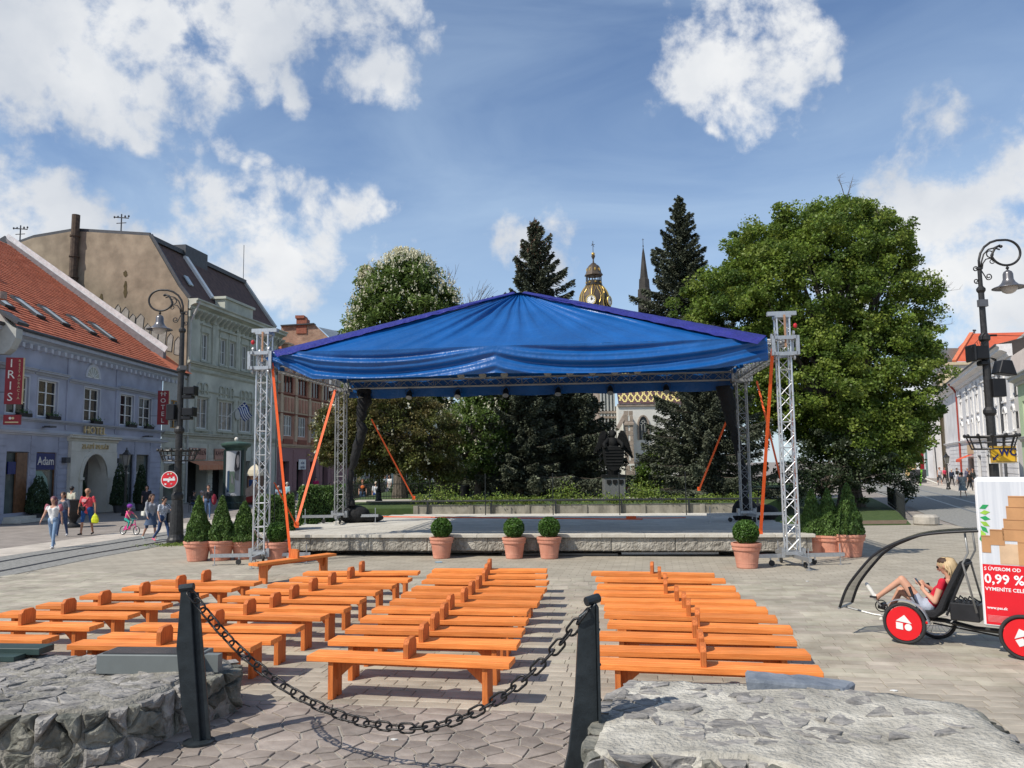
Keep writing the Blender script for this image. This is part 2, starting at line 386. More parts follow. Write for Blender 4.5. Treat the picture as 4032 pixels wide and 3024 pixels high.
# rectangular slabs in rows; those nearest to the camera are single pieces
slab_small = []; far_mb = MB(); near = []
for row in range(-36, 48):
 v0 = row * .2; a = -14 + RNG.uniform(0, .4); w = .2
 yc = (PO + PV * v0).y
 while a < 16:
  l = RNG.choice([.28, .34, .40, .46]); c = pw(a + l / 2, v0 + w / 2); a += l
  if c.y < 4.2 or abs(c.x) > c.y * .66 + .7: continue
  if v0 < 0 and not (c.x > 3.2 + (6.3 - c.y) * -.1): continue
  if c.x < -12.4: continue
  near.append((c.length, c, l, w))
near.sort(key=lambda t: t[0])
unit = {}
for i, (dd, c, l, w) in enumerate(near):
 dz = RNG.uniform(-.002, .0025)
 if i < 300:
  key = round(l, 2)
  if key not in unit:
   q = MB(); a, b = l / 2 - .004, w / 2 - .0035
   q.add([(-a, -b, -.02), (a, -b, -.02), (a, b, -.02), (-a, b, -.02), (-a, -b, -.005), (a, -b, -.005), (a, b, -.005), (-a, b, -.005),
                   (-a + .007, -b + .007, 0), (a - .007, -b + .007, 0), (a - .007, b - .007, 0), (-a + .007, b - .007, 0)],
                  [(0, 1, 5, 4), (1, 2, 6, 5), (2, 3, 7, 6), (3, 0, 4, 7), (4, 5, 9, 8), (5, 6, 10, 9), (6, 7, 11, 10), (7, 4, 8, 11), (8, 9, 10, 11)])
   o = q.build('paving_slab', m_slab, bed); unit[key] = o
  else:
   o = instance(unit[key], 'paving_slab', bed)
  o.location = (c.x, c.y, dz); o.rotation_euler = (RNG.uniform(-.004, .004), RNG.uniform(-.004, .004), PA)
 else:
  far_mb.box((c.x, c.y, -.01 + dz * .5), (l - .008, w - .007, .02), PA)
o = far_mb.build('paving_slabs', m_slab, bed); o['kind'] = 'stuff'

# crazy paving of irregular flagstones in front of the benches
def clip(poly, n, d):
 out = []
 for i in range(len(poly)):
  p, q = poly[i], poly[(i + 1) % len(poly)]; a = p[0] * n[0] + p[1] * n[1] - d; b = q[0] * n[0] + q[1] * n[1] - d
  if a <= 0: out.append(p)
  if (a < 0 < b) or (b < 0 < a):
   t = a / (a - b); out.append((p[0] + (q[0] - p[0]) * t, p[1] + (q[1] - p[1]) * t))
 return out
def voronoi(bounds, pts, gap, region=None, near_r=None):
 x0, x1, y0, y1 = bounds; res = []
 P = np.array(pts)
 for i, p in enumerate(P):
  poly = [(x0, y0), (x1, y0), (x1, y1), (x0, y1)]
  D = np.hypot(*(P - p).T); order = np.argsort(D)[1:16]
  for j in order:
   q = P[j]; n = q - p; ln = np.hypot(*n); n = n / ln; d = (p + q) @ n / 2 - gap / 2
   poly = clip(poly, n, d)
   if len(poly) < 3: break
  if region:
   for (nx, ny, dd) in region:
    if len(poly) >= 3: poly = clip(poly, (nx, ny), dd)
  if len(poly) >= 3:
   A = 0.5 * abs(sum(poly[k][0] * poly[(k + 1) % len(poly)][1] - poly[(k + 1) % len(poly)][0] * poly[k][1] for k in range(len(poly))))
   if A > .003: res.append((tuple(p), poly, A))
 return res
def jitgrid(x0, x1, y0, y1, dx, dy, j=.45):
 out = []
 ny = int((y1 - y0) / dy); nx = int((x1 - x0) / dx)
 for a in range(nx + 1):
  for b in range(ny + 1):
   if RNG.random() < .10: continue
   out.append((x0 + (a + (b % 2) * .5) * dx + RNG.uniform(-j, j) * dx, y0 + b * dy + RNG.uniform(-j, j) * dy))
 return out
def poisson(x0, x1, y0, y1, dmin, n):
 P = []; tries = 0
 while len(P) < n and tries < 9000:
  tries += 1; p = (RNG.uniform(x0, x1), RNG.uniform(y0, y1)); r = dmin * (1 if nz3(p[0], p[1], 2, .9) > .0 else 1.9)
  if all((p[0] - q[0]) ** 2 * .55 + (p[1] - q[1]) ** 2 > r * r for q in P): P.append(p)
 return P
def nz3(x, y, z, s=1.0): return mnoise.fractal(Vector((x * s, y * s, z * s)), .8, 2.1, 4)
crazy = voronoi((-5, 3.6, 4.6, 10), [tuple(p) for p in poisson(-4.6, 1.7, 4.7, 8.9, .11, 520)], .02, region=[(PV.x, PV.y, PO.dot(PV) - .01)])
crazy.sort(key=lambda t: hypot(t[0][0] + 1.2, t[0][1] - 6.8))
rest = MB(); cnt = 0
for (c, poly, A) in crazy:
 if c[0] > 1.6: continue
 q = MB() if cnt < 300 else rest
 ox, oy = (c if cnt < 300 else (0, 0)); dz = RNG.uniform(-.004, .004); tx, ty = RNG.uniform(-.008, .008, 2)
 pts = []
 for k in range(len(poly)):
  p, r = poly[k], poly[(k + 1) % len(poly)]
  for t in (0, .5):
   x = p[0] + (r[0] - p[0]) * t; y = p[1] + (r[1] - p[1]) * t
   jx, jy = RNG.uniform(-.006, .006, 2); pts.append((x + jx, y + jy))
 k = len(pts); zt = lambda x, y: dz + (x - c[0]) * tx + (y - c[1]) * ty
 lo = [(x - ox, y - oy, -.02) for x, y in pts]; mi = [(x - ox, y - oy, zt(x, y) - .004) for x, y in pts]
 hi = [(c[0] + (x - c[0]) * .955 - ox, c[1] + (y - c[1]) * .955 - oy, zt(x, y) + .001) for x, y in pts]
 q.add(lo + mi + hi, [(i, (i + 1) % k, (i + 1) % k + k, i + k) for i in range(k)] + [(i + k, (i + 1) % k + k, (i + 1) % k + 2 * k, i + 2 * k) for i in range(k)] + [tuple(range(2 * k, 3 * k))])
 if cnt < 300:
  o = q.build('flagstone', m_flag, bed); o.location = (ox, oy, 0)
 cnt += 1
if rest.v: rest.build('flagstones', m_flag, bed)['kind'] = 'stuff'

# the street on the left: cobbles with two rails, a pale strip, dark pavement
LC = [(-11.6, 12), (-12.2, 19.2), (-12.0, 23.6), (-11.5, 27.1), (-10.3, 36.5), (-9, 46), (-7, 70), (-4, 110)]
def off(path, d): return [(x - d, y + d * .08) for x, y in path]
cob = sheet('tram_street', LC + off(LC, 3.1)[::-1], -.003, m_cob)
sheet('pale_pavement_strip', off(LC, 3.12) + off(LC, 4.95)[::-1], -.004, m_tan)
for k, d in enumerate((.72, 2.15)):
 q = MB(); p = off(LC, d)
 q.tube([(x, y, .0) for x, y in p], .028, 4); tag(q.build('tram_rail', m_rail), 'old tram rail in the cobbled street on the left, %s the benches' % ('nearer to' if k == 0 else 'farther from'), 'rail', 'rails in the left street')
# the street on the right
RC = [(16.0, 27.5), (16.9, 30.8), (18.4, 35.5), (21.5, 44), (26, 56), (33, 76), (44, 110)]
def offr(path, d): return [(x + d, y - d * .45) for x, y in path]
sheet('tram_street_right', RC + offr(RC, 5.6)[::-1], -.002, m_cob)
sheet('pale_pavement_strip_right', offr(RC, 5.62) + offr(RC, 8.2)[::-1], -.0035, m_tan)
for k, d in enumerate((2.1, 3.5)):
 q = MB(); q.tube([(x, y, .002) for x, y in offr(RC, d)], .03, 4)
 tag(q.build('tram_rail', m_rail), 'tram rail in the right street, %s' % ('on the tree side' if k == 0 else 'on the side of the white palace'), 'rail', 'rails in the right street')
# the park behind the stage
sheet('park_lawn', [(-8.4, 33.0), (9.6, 31.0), (15.2, 44), (22, 60), (20, 130), (-6, 130), (-8.6, 60)], .8, m_lawn, h=.85)
sheet('park_path', [(-8, 38.8), (12.6, 37.6), (13.4, 40.2), (-8, 41.4)], .806, m_path)
sheet('grass_verge', [(8.3, 31.2), (15.4, 31.3), (18.0, 37.5), (21.2, 46), (24, 54), (12, 54), (9, 34)], .03, m_lawn, h=.05)
sheet('bare_soil_patch', [(12.6, 31.5), (15.3, 31.45), (16.3, 33.4), (12.8, 33.2)], .036, m_soil)
q = MB(); q.lathe([(.42, 0), (.46, .05), (.46, .3), (.38, .38), (0.02, .4)], n=14); o = q.build('kerb_stone', mat('pale_stone', (.42, .38, .32), r=.9, bump=.3)); o.location = (16.0, 31.3, 0)
tag(o, 'rounded pale kerb stone at the lawn corner by the right street', 'kerb stone')

# ================================================================ ruined stone walls in front
m_mort2 = mat('lime_mortar', (.34, .315, .265), c2=(.60, .56, .475), r=.95, vs=4, bump=1.0, bs=24, bd=.04, detail=10, stain=.25, ss=2.5)
m_mort3 = mat('dirty_mortar', (.13, .12, .10), c2=(.36, .335, .285), r=.95, vs=6, bump=1.0, bs=22, bd=.04, detail=10)
m_rock = mat('grey_schist', (.16, .148, .135), c2=(.40, .37, .33), c3=(.27, .252, .23), r=.85, vs=4, bump=1.0, bs=10, bd=.045, objv=.16, detail=10, stretch=(1, 2.4, 1.5))
m_rock2 = mat('green_schist', (.06, .064, .052), c2=(.25, .235, .19), c3=(.15, .145, .12), r=.85, vs=6, bump=1.0, bs=12, bd=.045, objv=.3, detail=10)
m_slate = mat('slate', (.13, .15, .18), c2=(.24, .26, .29), r=.6, vs=4, bump=.5, bs=20)
def nz3(x, y, z, s=1.0): return mnoise.fractal(Vector((x * s, y * s, z * s)), .8, 2.1, 4)
def rock(poly, c, o, u, v, n, t, rough=.012, sub=.07, dome=.25, m=0):
 """one stone: polygon (u,v) in the frame o,u,v with outward normal n"""
 o, u, v, n = Vector(o), Vector(u), Vector(v), Vector(n); pts = []
 for k in range(len(poly)):
  p, r = poly[k], poly[(k + 1) % len(poly)]; L_ = hypot(r[0] - p[0], r[1] - p[1]); s = max(1, int(L_ / sub))
  for i in range(s):
   f = i / s; pts.append((p[0] + (r[0] - p[0]) * f, p[1] + (r[1] - p[1]) * f))
 k = len(pts); q = MB(); sd_ = RNG.uniform(0, 50); tilt = RNG.uniform(-.09, .09, 2); rings = []
 for (sc, hh) in ((.97, -.07), (1.0, t * .35), (.955, t * .85), (.80, t * (1 + dome * .3)), (.45, t * (1 + dome * .7))):
  ring = []
  for (a, b) in pts:
   x = c[0] + (a - c[0]) * sc; y = c[1] + (b - c[1]) * sc
   h = hh + (tilt[0] * (x - c[0]) + tilt[1] * (y - c[1])) * (1 if hh > 0 else 0) + nz3(x, y, sd_, 7) * rough * (1.6 if hh > 0 else 0)
   jx = nz3(x, y, sd_ + 9, 9) * rough; jy = nz3(x, y, sd_ + 19, 9) * rough
   ring.append(o + u * (x + jx) + v * (y + jy) + n * h)
  rings.append(ring)
 vs = [p for r in rings for p in r] + [o + u * c[0] + v * c[1] + n * (t * (1 + dome) + nz3(c[0], c[1], sd_, 7) * rough)]
 fs = []
 for i in range(len(rings) - 1):
  fs += [(i * k + j, i * k + (j + 1) % k, (i + 1) * k + (j + 1) % k, (i + 1) * k + j) for j in range(k)]
 fs += [((len(rings) - 1) * k + j, (len(rings) - 1) * k + (j + 1) % k, len(rings) * k) for j in range(k)]
 q.add(vs, fs, m); return q
def rubble_wall(label, top, z0, cell, gap, mtop, fade=None, mcore=None, skip_sides=(), shrink=(.72, .98), thick=(.006, .03)):
 cx = sum(p[0] for p in top) / len(top); cy = sum(p[1] for p in top) / len(top)
 W_ = thing('rubble_wall', label, 'wall', (cx, cy, 0))
 # mortar core: a displaced slab following the outline
 core = MB(); ring = []
 for i in range(len(top)):
  p, r = top[i], top[(i + 1) % len(top)]; L_ = hypot(r[0] - p[0], r[1] - p[1]); s = max(1, int(L_ / .09))
  for k in range(s): ring.append((p[0] + (r[0] - p[0]) * k / s - cx, p[1] + (r[1] - p[1]) * k / s - cy))
 k = len(ring); levels = []
 zt = lambda x, y: z0 + nz3(x, y, 3, 1.3) * .035 + nz3(x, y, 8, 6) * .014
 for (sc, z) in ((1.03, -.02), (1.03, z0 * .3), (1.01, z0 * .65), (1.0, z0 * .9), (.985, None), (.94, None), (.86, None), (.76, None), (.66, None), (.55, None), (.44, None), (.33, None), (.22, None), (.1, None)):
  lv = []
  for (x, y) in ring:
   X, Y_ = x * sc, y * sc; jn = nz3(X, Y_, (z or z0) * 3, 3) * .05
   if z is not None: X += X / (hypot(X, Y_) + .01) * jn; Y_ += Y_ / (hypot(x, y) + .01) * jn
   lv.append((X, Y_, z if z is not None else zt(X, Y_)))
  levels.append(lv)
 vs = [p for l in levels for p in l] + [(0, 0, zt(0, 0))]
 fs = [(i * k + j, i * k + (j + 1) % k, (i + 1) * k + (j + 1) % k, (i + 1) * k + j) for i in range(len(levels) - 1) for j in range(k)]
 fs += [((len(levels) - 1) * k + j, (len(levels) - 1) * k + (j + 1) % k, len(levels) * k) for j in range(k)]
 core.add(vs, fs); core.build('mortar_core', mcore or m_mort2, W_, smooth=True)
 # stones bedded in the top
 xs = [p[0] - cx for p in top]; ys = [p[1] - cy for p in top]
 reg = []
 for i in range(len(top)):
  p, r = top[i], top[(i + 1) % len(top)]; ex, ey = r[0] - p[0], r[1] - p[1]; l = hypot(ex, ey); nx, ny = ey / l, -ex / l
  reg.append((nx, ny, (p[0] - cx) * nx + (p[1] - cy) * ny - .02))
 cells = voronoi((min(xs), max(xs), min(ys), max(ys)), jitgrid(min(xs), max(xs), min(ys), max(ys), cell[0], cell[1], .5), gap, region=reg)
 for (c, poly, A) in cells:
  c = (sum(p[0] for p in poly) / len(poly), sum(p[1] for p in poly) / len(poly))
  f = fade(c[0] + cx, c[1] + cy) if fade else 0
  if RNG.random() < f: continue
  s = RNG.uniform(*shrink) * (1 - .25 * f)
  poly = [(c[0] + (a - c[0]) * s, c[1] + (b - c[1]) * s) for a, b in poly]
  q = rock(poly, c, (0, 0, zt(*c) - .006), (1, 0, 0), (0, 1, 0), (0, 0, 1), RNG.uniform(*thick), rough=.014, dome=.1)
  q.build('stone', m_rock if RNG.random() < .9 else mtop, W_, smooth=False)
 # face stones
 for i in range(len(top)):
  if i in skip_sides: continue
  p, r = top[i], top[(i + 1) % len(top)]; l = hypot(r[0] - p[0], r[1] - p[1]); ex, ey = (r[0] - p[0]) / l, (r[1] - p[1]) / l
  n = Vector((ey, -ex, 0))
  cs = voronoi((0, l, 0, z0 - .01), jitgrid(0, l, .05, z0, .30, .17, .45), .022)
  for (c, poly, A) in cs:
   c = (sum(a[0] for a in poly) / len(poly), sum(a[1] for a in poly) / len(poly))
   poly = [(c[0] + (a - c[0]) * .95, c[1] + (b - c[1]) * .93) for a, b in poly]
   q = rock(poly, c, (p[0] - cx, p[1] - cy, 0), (ex, ey, 0), (0, 0, 1), n, RNG.uniform(.035, .10), rough=.022, dome=.2, sub=.06)
   q.build('stone', m_rock2 if RNG.random() < .6 else m_rock, W_)
 return W_
ZL, ZR = .45, .60
tl = [G(*p, ZL) for p in ((150, 2812), (330, 2800), (500, 2775), (680, 2700), (800, 2665), (925, 2620), (890, 2592), (640, 2578), (100, 2572))]
tl = [(p.x, p.y) for p in tl] + [(-8.6, 9.5), (-8.6, 7.3)]
wallL = rubble_wall('low ruined wall of grey schist at the left, with a grey floodlight box on it', tl, ZL, (.34, .17), .012, m_rock, mcore=m_mort3, skip_sides=(6, 7, 8, 9), shrink=(.94, 1.04), thick=(.0, .016))
tr = [G(*p, ZR) for p in ((2330, 2945), (2380, 2968), (2560, 2960), (2950, 2980))]
tr = [(p.x, p.y) for p in tr] + [(2.1, 4.75), (3.75, 4.4)] + [(p.x, p.y) for p in (G(4032, 2935, ZR), G(3800, 2775, ZR), G(3500, 2722, ZR), G(2900, 2684, ZR), G(2520, 2674, ZR), G(2420, 2720, ZR))]
wallR = rubble_wall('low ruined wall of schist and pale mortar at the right, with a slate slab on its edge', tr, ZR, (.28, .14), .012, m_rock,
     fade=lambda x, y: max(0, min(.45, (x - 1.8) * .3)) + (.45 if y > 6.8 else 0), skip_sides=(4, 7, 8, 9), shrink=(.84, 1.04), thick=(.0, .016))
# slate slab lying on the far edge
c0 = G(3150, 2700, ZR); q = rock([(-.42, -.12), (.36, -.17), (.52, .06), (.30, .13), (-.38, .12)], (0, 0), (c0.x - .05, c0.y, ZR + .02), (1, -.1, 0), (.1, 1, 0), (0, 0, 1), .045, rough=.008, dome=.02)
tag(q.build('slate_slab', m_slate), 'flat dark slate slab lying on the far edge of the right ruined wall', 'stone slab')
# floodlight box on the left wall
m_box = mat('grey_paint', (.155, .17, .165), r=.5, var=.08, bump=.05)
t = thing('floodlight_box', 'long grey metal floodlight box lying on the left ruined wall', 'floodlight', G(590, 2655, ZL), radians(-5))
q = MB(); q.b2(-.56, .50, -.02, .34, .0, .19); q.build('housing', m_box, t, bevel=.006)
q = MB(); q.b2(-.52, .46, .02, .30, .192, .2); q.build('lid', mat('dark_glass', (.06, .06, .065), r=.2), t)
q = MB(); q.b2(-.3, -.24, .34, .38, .0, .12); q.build('bracket', m_box, t)
q = MB(); q.b2(.2, .26, .34, .38, .0, .12); q.build('bracket', m_box, t)
q = MB(); q.b2(.50, .66, .1, .2, 0, .17); q.build('bracket', m_box, t)
t = thing('floodlight_box', 'dark green flat floodlight on the left wall at the edge of the photo', 'floodlight', G(60, 2590, ZL), radians(-6))
q = MB(); q.b2(-.5, .28, .0, .25, .03, .10); q.build('housing', mat('dark_green_paint', (.03, .055, .05), r=.5), t, bevel=.005)
q = MB(); q.b2(-.5, .12, -.18, .0, 0, .05); q.build('front_flap', mat('dark_green_paint', (.03, .055, .05)), t)

# ================================================================ bollards and chain
m_iron = mat('black_iron', (.028, .035, .04), r=.42, m=.4, var=.3, vs=8, bump=.15, bs=60)
m_chain = mat('chain_iron', (.035, .033, .032), r=.38, m=.7, var=.3, vs=20, bump=.2, bs=90)
bl = G(770, 2925); tl_ = Y(735, 2318, bl.y - .02); BL_TOP = tl_
t = thing('bollard', 'black wedge shaped iron bollard by the left ruined wall', 'bollard', bl)
H_ = tl_.z; dx = tl_.x - bl.x; q = MB()
q.prism([(dx - .045, H_), (dx - .07, .62 * H_), (-.125, .36), (.0, .02), (.06, .02), (dx + .14, .36), (dx + .09, .62 * H_), (dx + .045, H_)][::-1], (0, -.05, 0), (1, 0, 0), (0, 0, 1), (0, 1, 0), .07)
q.build('blade', m_iron, t, bevel=.006)
q = MB(); q.beam((dx + .05, 0, H_ * .97), (.085, 0, .03), .018, .11); q.build('flange', m_iron, t)
q = MB(); q.lathe([(.14, 0), (.14, .02), (.1, .03)], c=(.03, 0, 0), n=16); q.build('base_plate', m_iron, t)
q = MB(); q.tube([(dx - .06, -.03, H_ + .005), (dx + .07, -.03, H_ + .02)], .035, 10); q.build('cap_pin', m_iron, t)
br = Vector((.60, 6.25, 0)); br_t = Y(2338, 2372, 6.25)
t = thing('bollard', 'black wedge shaped iron bollard by the right ruined wall', 'bollard', (br_t.x - .02, 6.25, 0))
H_ = br_t.z; q = MB()
q.prism([(.03, H_), (-.10, H_ - .10), (-.14, .9 * H_ * .6), (-.20, .35), (-.29, .03), (.03, .03)][::-1], (0, -.04, 0), (1, 0, 0), (0, 0, 1), (0, 1, 0), .055)
q.build('blade', m_iron, t, bevel=.006)
q = MB(); q.b2(.03, .048, -.10, .08, .02, H_ - .02); q.build('flange', m_iron, t)
q = MB();
RV = []
for zz in np.arange(.2, H_, .26): q = MB(); q.ell((.055, .0, zz), (.012, .012, .012), 8, 4); q.build('rivet', m_iron, t)
q = MB(); q.lathe([(.16, 0), (.16, .02), (.1, .03)], n=16); q.build('base_plate', m_iron, t)
q = MB(); q.tube([(-.04, -.03, H_ + .01), (.06, .03, H_ + .03)], .036, 10); q.build('cap_pin', m_iron, t)
A = Vector((tl_.x + .05, tl_.y - .05, tl_.z - .02)); B = Vector((br_t.x - .06, br_t.y - .04, br_t.z - .03))
t = thing('chain', 'heavy black iron chain hanging between the two wedge bollards', 'chain', (A + B) / 2 - Vector((0, 0, 1)))
link = MB(); pts = []
for i in range(20):
 a = 2 * pi * i / 20; x = .041 * cos(a) + (.034 if cos(a) > 0 else -.034); pts.append((x, .038 * sin(a), 0))
link.tube(pts, .0095, 7, closed=True)
# parabola through the lowest point seen in the photograph
low = Y(1520, 2828, A.y * .62 + B.y * .38)
def cpt(f):
 p = A.lerp(B, f); zl = low.z; f0 = .56
 k1 = (A.z - zl) / f0 ** 2; k2 = (B.z - zl) / (1 - f0) ** 2
 p.z = zl + (k1 if f < f0 else k2) * (f - f0) ** 2 * (1 - .12 * (1 - abs(f - f0) / .56)); return p
fine = [cpt(i / 600) for i in range(601)]; acc_l = 0; last = fine[0]; lens = [0]
for p in fine[1:]: acc_l += (p - last).length; last = p; lens.append(acc_l)
nl = int(round(acc_l / .108)); first = None
for i in range(nl):
 s = (i + .5) / nl * acc_l; j = int(np.searchsorted(lens, s)); j = min(max(j, 1), 600); p = fine[j]; d = (fine[min(j + 3, 600)] - fine[max(j - 3, 0)]).normalized()
 if first is None: o = first = link.build('link', m_chain, t, smooth=True)
 else: o = instance(first, 'link', t)
 o.location = p - t.location
 o.rotation_euler = (d.to_track_quat('X', 'Z') @ Matrix.Rotation((pi / 2 if i % 2 else 0.15) + RNG.uniform(-.2, .2), 4, 'X').to_quaternion()).to_euler()

# ================================================================ orange benches
m_wood = mat('orange_wood', (.62, .165, .032), c2=(.88, .33, .09), c3=(.80, .235, .052), r=.62, vs=6, bump=.4, bs=26, stretch=(.3, 7, 7), objv=.16, isl=.06, stain=.10, ss=3, spec=.3, bd=.004, detail=9)
m_wood2 = mat('orange_wood_end', (.44, .10, .022), c2=(.72, .22, .055), r=.6, vs=9, bump=.3, bs=30, stretch=(6, 6, .5), objv=.1, spec=.3, detail=9)
def make_bench():
 t = thing('bench', 'orange bench', 'bench')
 for k, (y0, y1) in enumerate(((0, .152), (.157, .31))):
  q = MB(); q.b2(-1.13, 1.13, y0, y1, .40, .46); q.build('plank', m_wood, t, bevel=.004)
 for s in (-1, 1):
  q = MB(); x = s * .86
  q.prism([(.03, 0), (.12, 0), (.15, .04), (.18, 0), (.27, 0), (.27, .399), (.03, .399)][::-1], (x - .03, 0, 0), (0, 1, 0), (0, 0, 1), (1, 0, 0), .06); q.build('leg', m_wood2, t, bevel=.003)
  q = MB(); xi = x - s * .031
  q.prism([(xi, .398), (xi - s * .20, .398), (xi - s * .18, .35), (xi, .19)] if s > 0 else [(xi, .398), (xi, .19), (xi - s * .18, .35), (xi - s * .20, .398)], (0, .12, 0), (1, 0, 0), (0, 0, 1), (0, 1, 0), .05); q.build('brace', m_wood2, t)
 q = MB(); q.prism([(.02, 0), (.29, 0), (.29, .15), (.24, .20), (.07, .20), (.02, .15)][::-1], (-.03, 0, .4605), (0, 1, 0), (0, 0, 1), (1, 0, 0), .06); q.build('divider', m_wood2, t, bevel=.004)
 q = MB(); q.b2(-.82, .82, .13, .18, .352, .398); q.build('stringer', m_wood2, t)
 return t
C = [((1193,2580),(2022,2616)),((1277,2523),(2049,2541)),((1348,2478),(2065,2492)),((1408,2437),(2080,2448)),((1455,2399),(2083,2410)),((1525,2369),(2124,2378)),((1572,2340),(2136,2349)),((1616,2316),(2148,2324)),((1654,2287),(2159,2295)),((1676,2265),(2154,2269)),((1697,2246),(2154,2245))]
D = [((2335,2612),(3236,2650)),((2353,2564),(3189,2579)),((2361,2504),(3135,2526)),((2395,2457),(3119,2482)),((2381,2418),(3060,2439)),((2381,2390),(3021,2404)),((2368,2365),(2974,2374)),((2343,2334),(2910,2344)),((2354,2307),(2894,2317)),((2346,2279),(2856,2286)),((2328,2255),(2814,2265))]
B_ = [((277,2541),(970,2547)),((394,2509),(1054,2521)),((520,2469),(1154,2476)),((676,2417),(1257,2431)),((792,2389),(1347,2400)),((877,2357),(1414,2364)),((972,2327),(1472,2333)),((1063,2303),(1532,2307)),((1145,2279),(1600,2283)),((1201,2257),(1634,2253))]
A_ = [(None,(170,2521)),(None,(356,2469)),(None,(507,2424)),((166,2386),(635,2387)),((322,2350),(786,2347)),((496,2315),(908,2319)),((614,2291),(997,2296))]
ORD = ['nearest', 'second nearest', 'third from the front', 'fourth from the front', 'fifth from the front', 'sixth from the front', 'seventh from the front', 'eighth from the front', 'ninth from the front', 'tenth from the front', 'farthest']
bench0 = make_bench(); bt = TREE(bench0); used = False
for blk, lst in (('block just left of the aisle', C), ('block right of the aisle', D), ('block second from the left', B_), ('leftmost block', A_)):
 for i, (l, r) in enumerate(lst):
  b = G(*r, .46); a = G(*l, .46) if l else None
  ang = atan2(b.y - a.y, b.x - a.x) if a else radians(-6.5)
  ang = ang * .75 + radians(-9.5) * .25
  if a is not None and l and len(lst) > 7: mid = (a + b) / 2
  elif a is not None: mid = b - Vector((cos(ang), sin(ang), 0)) * 1.0
  else: mid = b - Vector((cos(ang), sin(ang), 0)) * 1.03
  n = 'farthest' if i == len(lst) - 1 else ORD[i]
  lab = 'orange wooden bench, %s in the %s' % (n, blk)
  if not used: o = bench0; used = True; o.location = (mid.x, mid.y, 0); o.rotation_euler = (0, 0, ang); o['label'] = lab; o['group'] = 'orange benches in rows before the stage'
  else: o = copy_tree(bench0, (mid.x, mid.y, 0), ang, lab, 'orange benches in rows before the stage', tree=bt)
  if len(lst) == 7: o.scale = (.9, 1, 1)
a = G(1022, 2219, .46); b = G(1319, 2180, .46); ang = atan2(b.y - a.y, b.x - a.x)
copy_tree(bench0, ((a.x + b.x) / 2, (a.y + b.y) / 2, 0), ang, 'orange bench standing askew alone in front of the left end of the stage', 'orange benches in rows before the stage', tree=bt)
# ================================================================ the stage
ZS = .60
m_conc = mat('rough_concrete', (.20, .18, .15), c2=(.47, .435, .37), r=.95, vs=2.2, bump=1.0, bs=16, bd=.05, detail=9, stretch=(1.6, 1, .5))
m_top = mat('stage_tile', (.48, .445, .38), c2=(.60, .565, .49), r=.85, vs=1.2, bump=.15, bs=40, objv=.07, isl=.07)
m_edge = mat('edge_stone', (.46, .42, .35), c2=(.62, .58, .50), r=.85, vs=3, bump=.3, bs=30, objv=.08)
m_dark = mat('recess_shade', (.035, .033, .03), r=.95)  # near-black colour paints the shade in the gap under the stage
m_metal = mat('galvanised', (.46, .47, .48), r=.42, m=.75, var=.12, vs=20)
m_alu = mat('aluminium', (.62, .63, .64), r=.36, m=.7, var=.1, vs=14, bump=.05, bs=80)
m_aludark = mat('dull_aluminium', (.33, .33, .32), r=.5, m=.6, var=.12, vs=14)
FLs = G(980, 2105, ZS); FRs = G(3199, 2102, ZS)
su = (FRs - FLs); sw = su.length; su.normalize(); sv = Vector((-su.y, su.x, 0))
SDEP = 9.2
st = thing('stage', 'low concrete open air stage with pale tiled top and rough front', 'stage', (FLs.x, FLs.y, 0), atan2(su.y, su.x))
# left side of the stage runs back to the right
def lxo(y): return max(0.0, y - 3.2) * .33
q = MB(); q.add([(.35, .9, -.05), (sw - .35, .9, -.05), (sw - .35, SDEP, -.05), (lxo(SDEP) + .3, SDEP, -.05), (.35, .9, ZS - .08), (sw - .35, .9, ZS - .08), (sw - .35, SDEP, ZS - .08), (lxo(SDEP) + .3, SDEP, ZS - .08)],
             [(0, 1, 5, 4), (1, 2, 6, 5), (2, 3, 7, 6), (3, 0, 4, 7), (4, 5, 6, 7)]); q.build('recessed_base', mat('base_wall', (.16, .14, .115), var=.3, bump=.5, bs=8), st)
# front panels of bush-hammered concrete, one by one
npan = 9
for i in range(npan):
 x0 = i * (sw - .3) / npan + .15 + .006; x1 = (i + 1) * (sw - .3) / npan + .15 - .006
 nx, nz_ = 46, 12; vs = []; q = MB()
 for a in range(nx + 1):
  for b in range(nz_ + 1):
   x = x0 + (x1 - x0) * a / nx; z = .15 + (ZS - .085 - .15) * b / nz_
   if b == 0: z += nz3(x, 0, 1, 9) * .018
   e = min(a, nx - a, b, nz_ - b)
   y = (.0 if e == 0 else -.018 + nz3(x, z, 4, 9) * .022 + nz3(x, z, 9, 26) * .010)
   vs.append((x, y, z))
 fs = [(a * (nz_ + 1) + b, (a + 1) * (nz_ + 1) + b, (a + 1) * (nz_ + 1) + b + 1, a * (nz_ + 1) + b + 1) for a in range(nx) for b in range(nz_)]
 q.add(vs, fs); q.b2(x0, x1, .001, .16, .15, ZS - .085); q.build('front_panel', m_conc, st)
q = MB(); q.b2(.02, .14, .0, 3.2, .15, ZS - .085); q.build('side_panel', m_conc, st)
q = MB(); q.b2(sw - .14, sw - .02, .0, SDEP, .15, ZS - .085); q.build('side_panel', m_conc, st)
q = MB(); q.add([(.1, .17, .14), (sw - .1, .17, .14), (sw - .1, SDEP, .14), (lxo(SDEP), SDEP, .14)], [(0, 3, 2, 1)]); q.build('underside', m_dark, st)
# edge stones
x = -.06;
while x < sw + .06 - .2:
 l = min(RNG.uniform(.85, 1.25), sw + .06 - x); q = MB(); q.b2(x + .004, x + l - .004, -.09, .32, ZS - .085, ZS + RNG.uniform(-.002, .002)); q.build('edge_stone', m_edge, st, bevel=.006); x += l
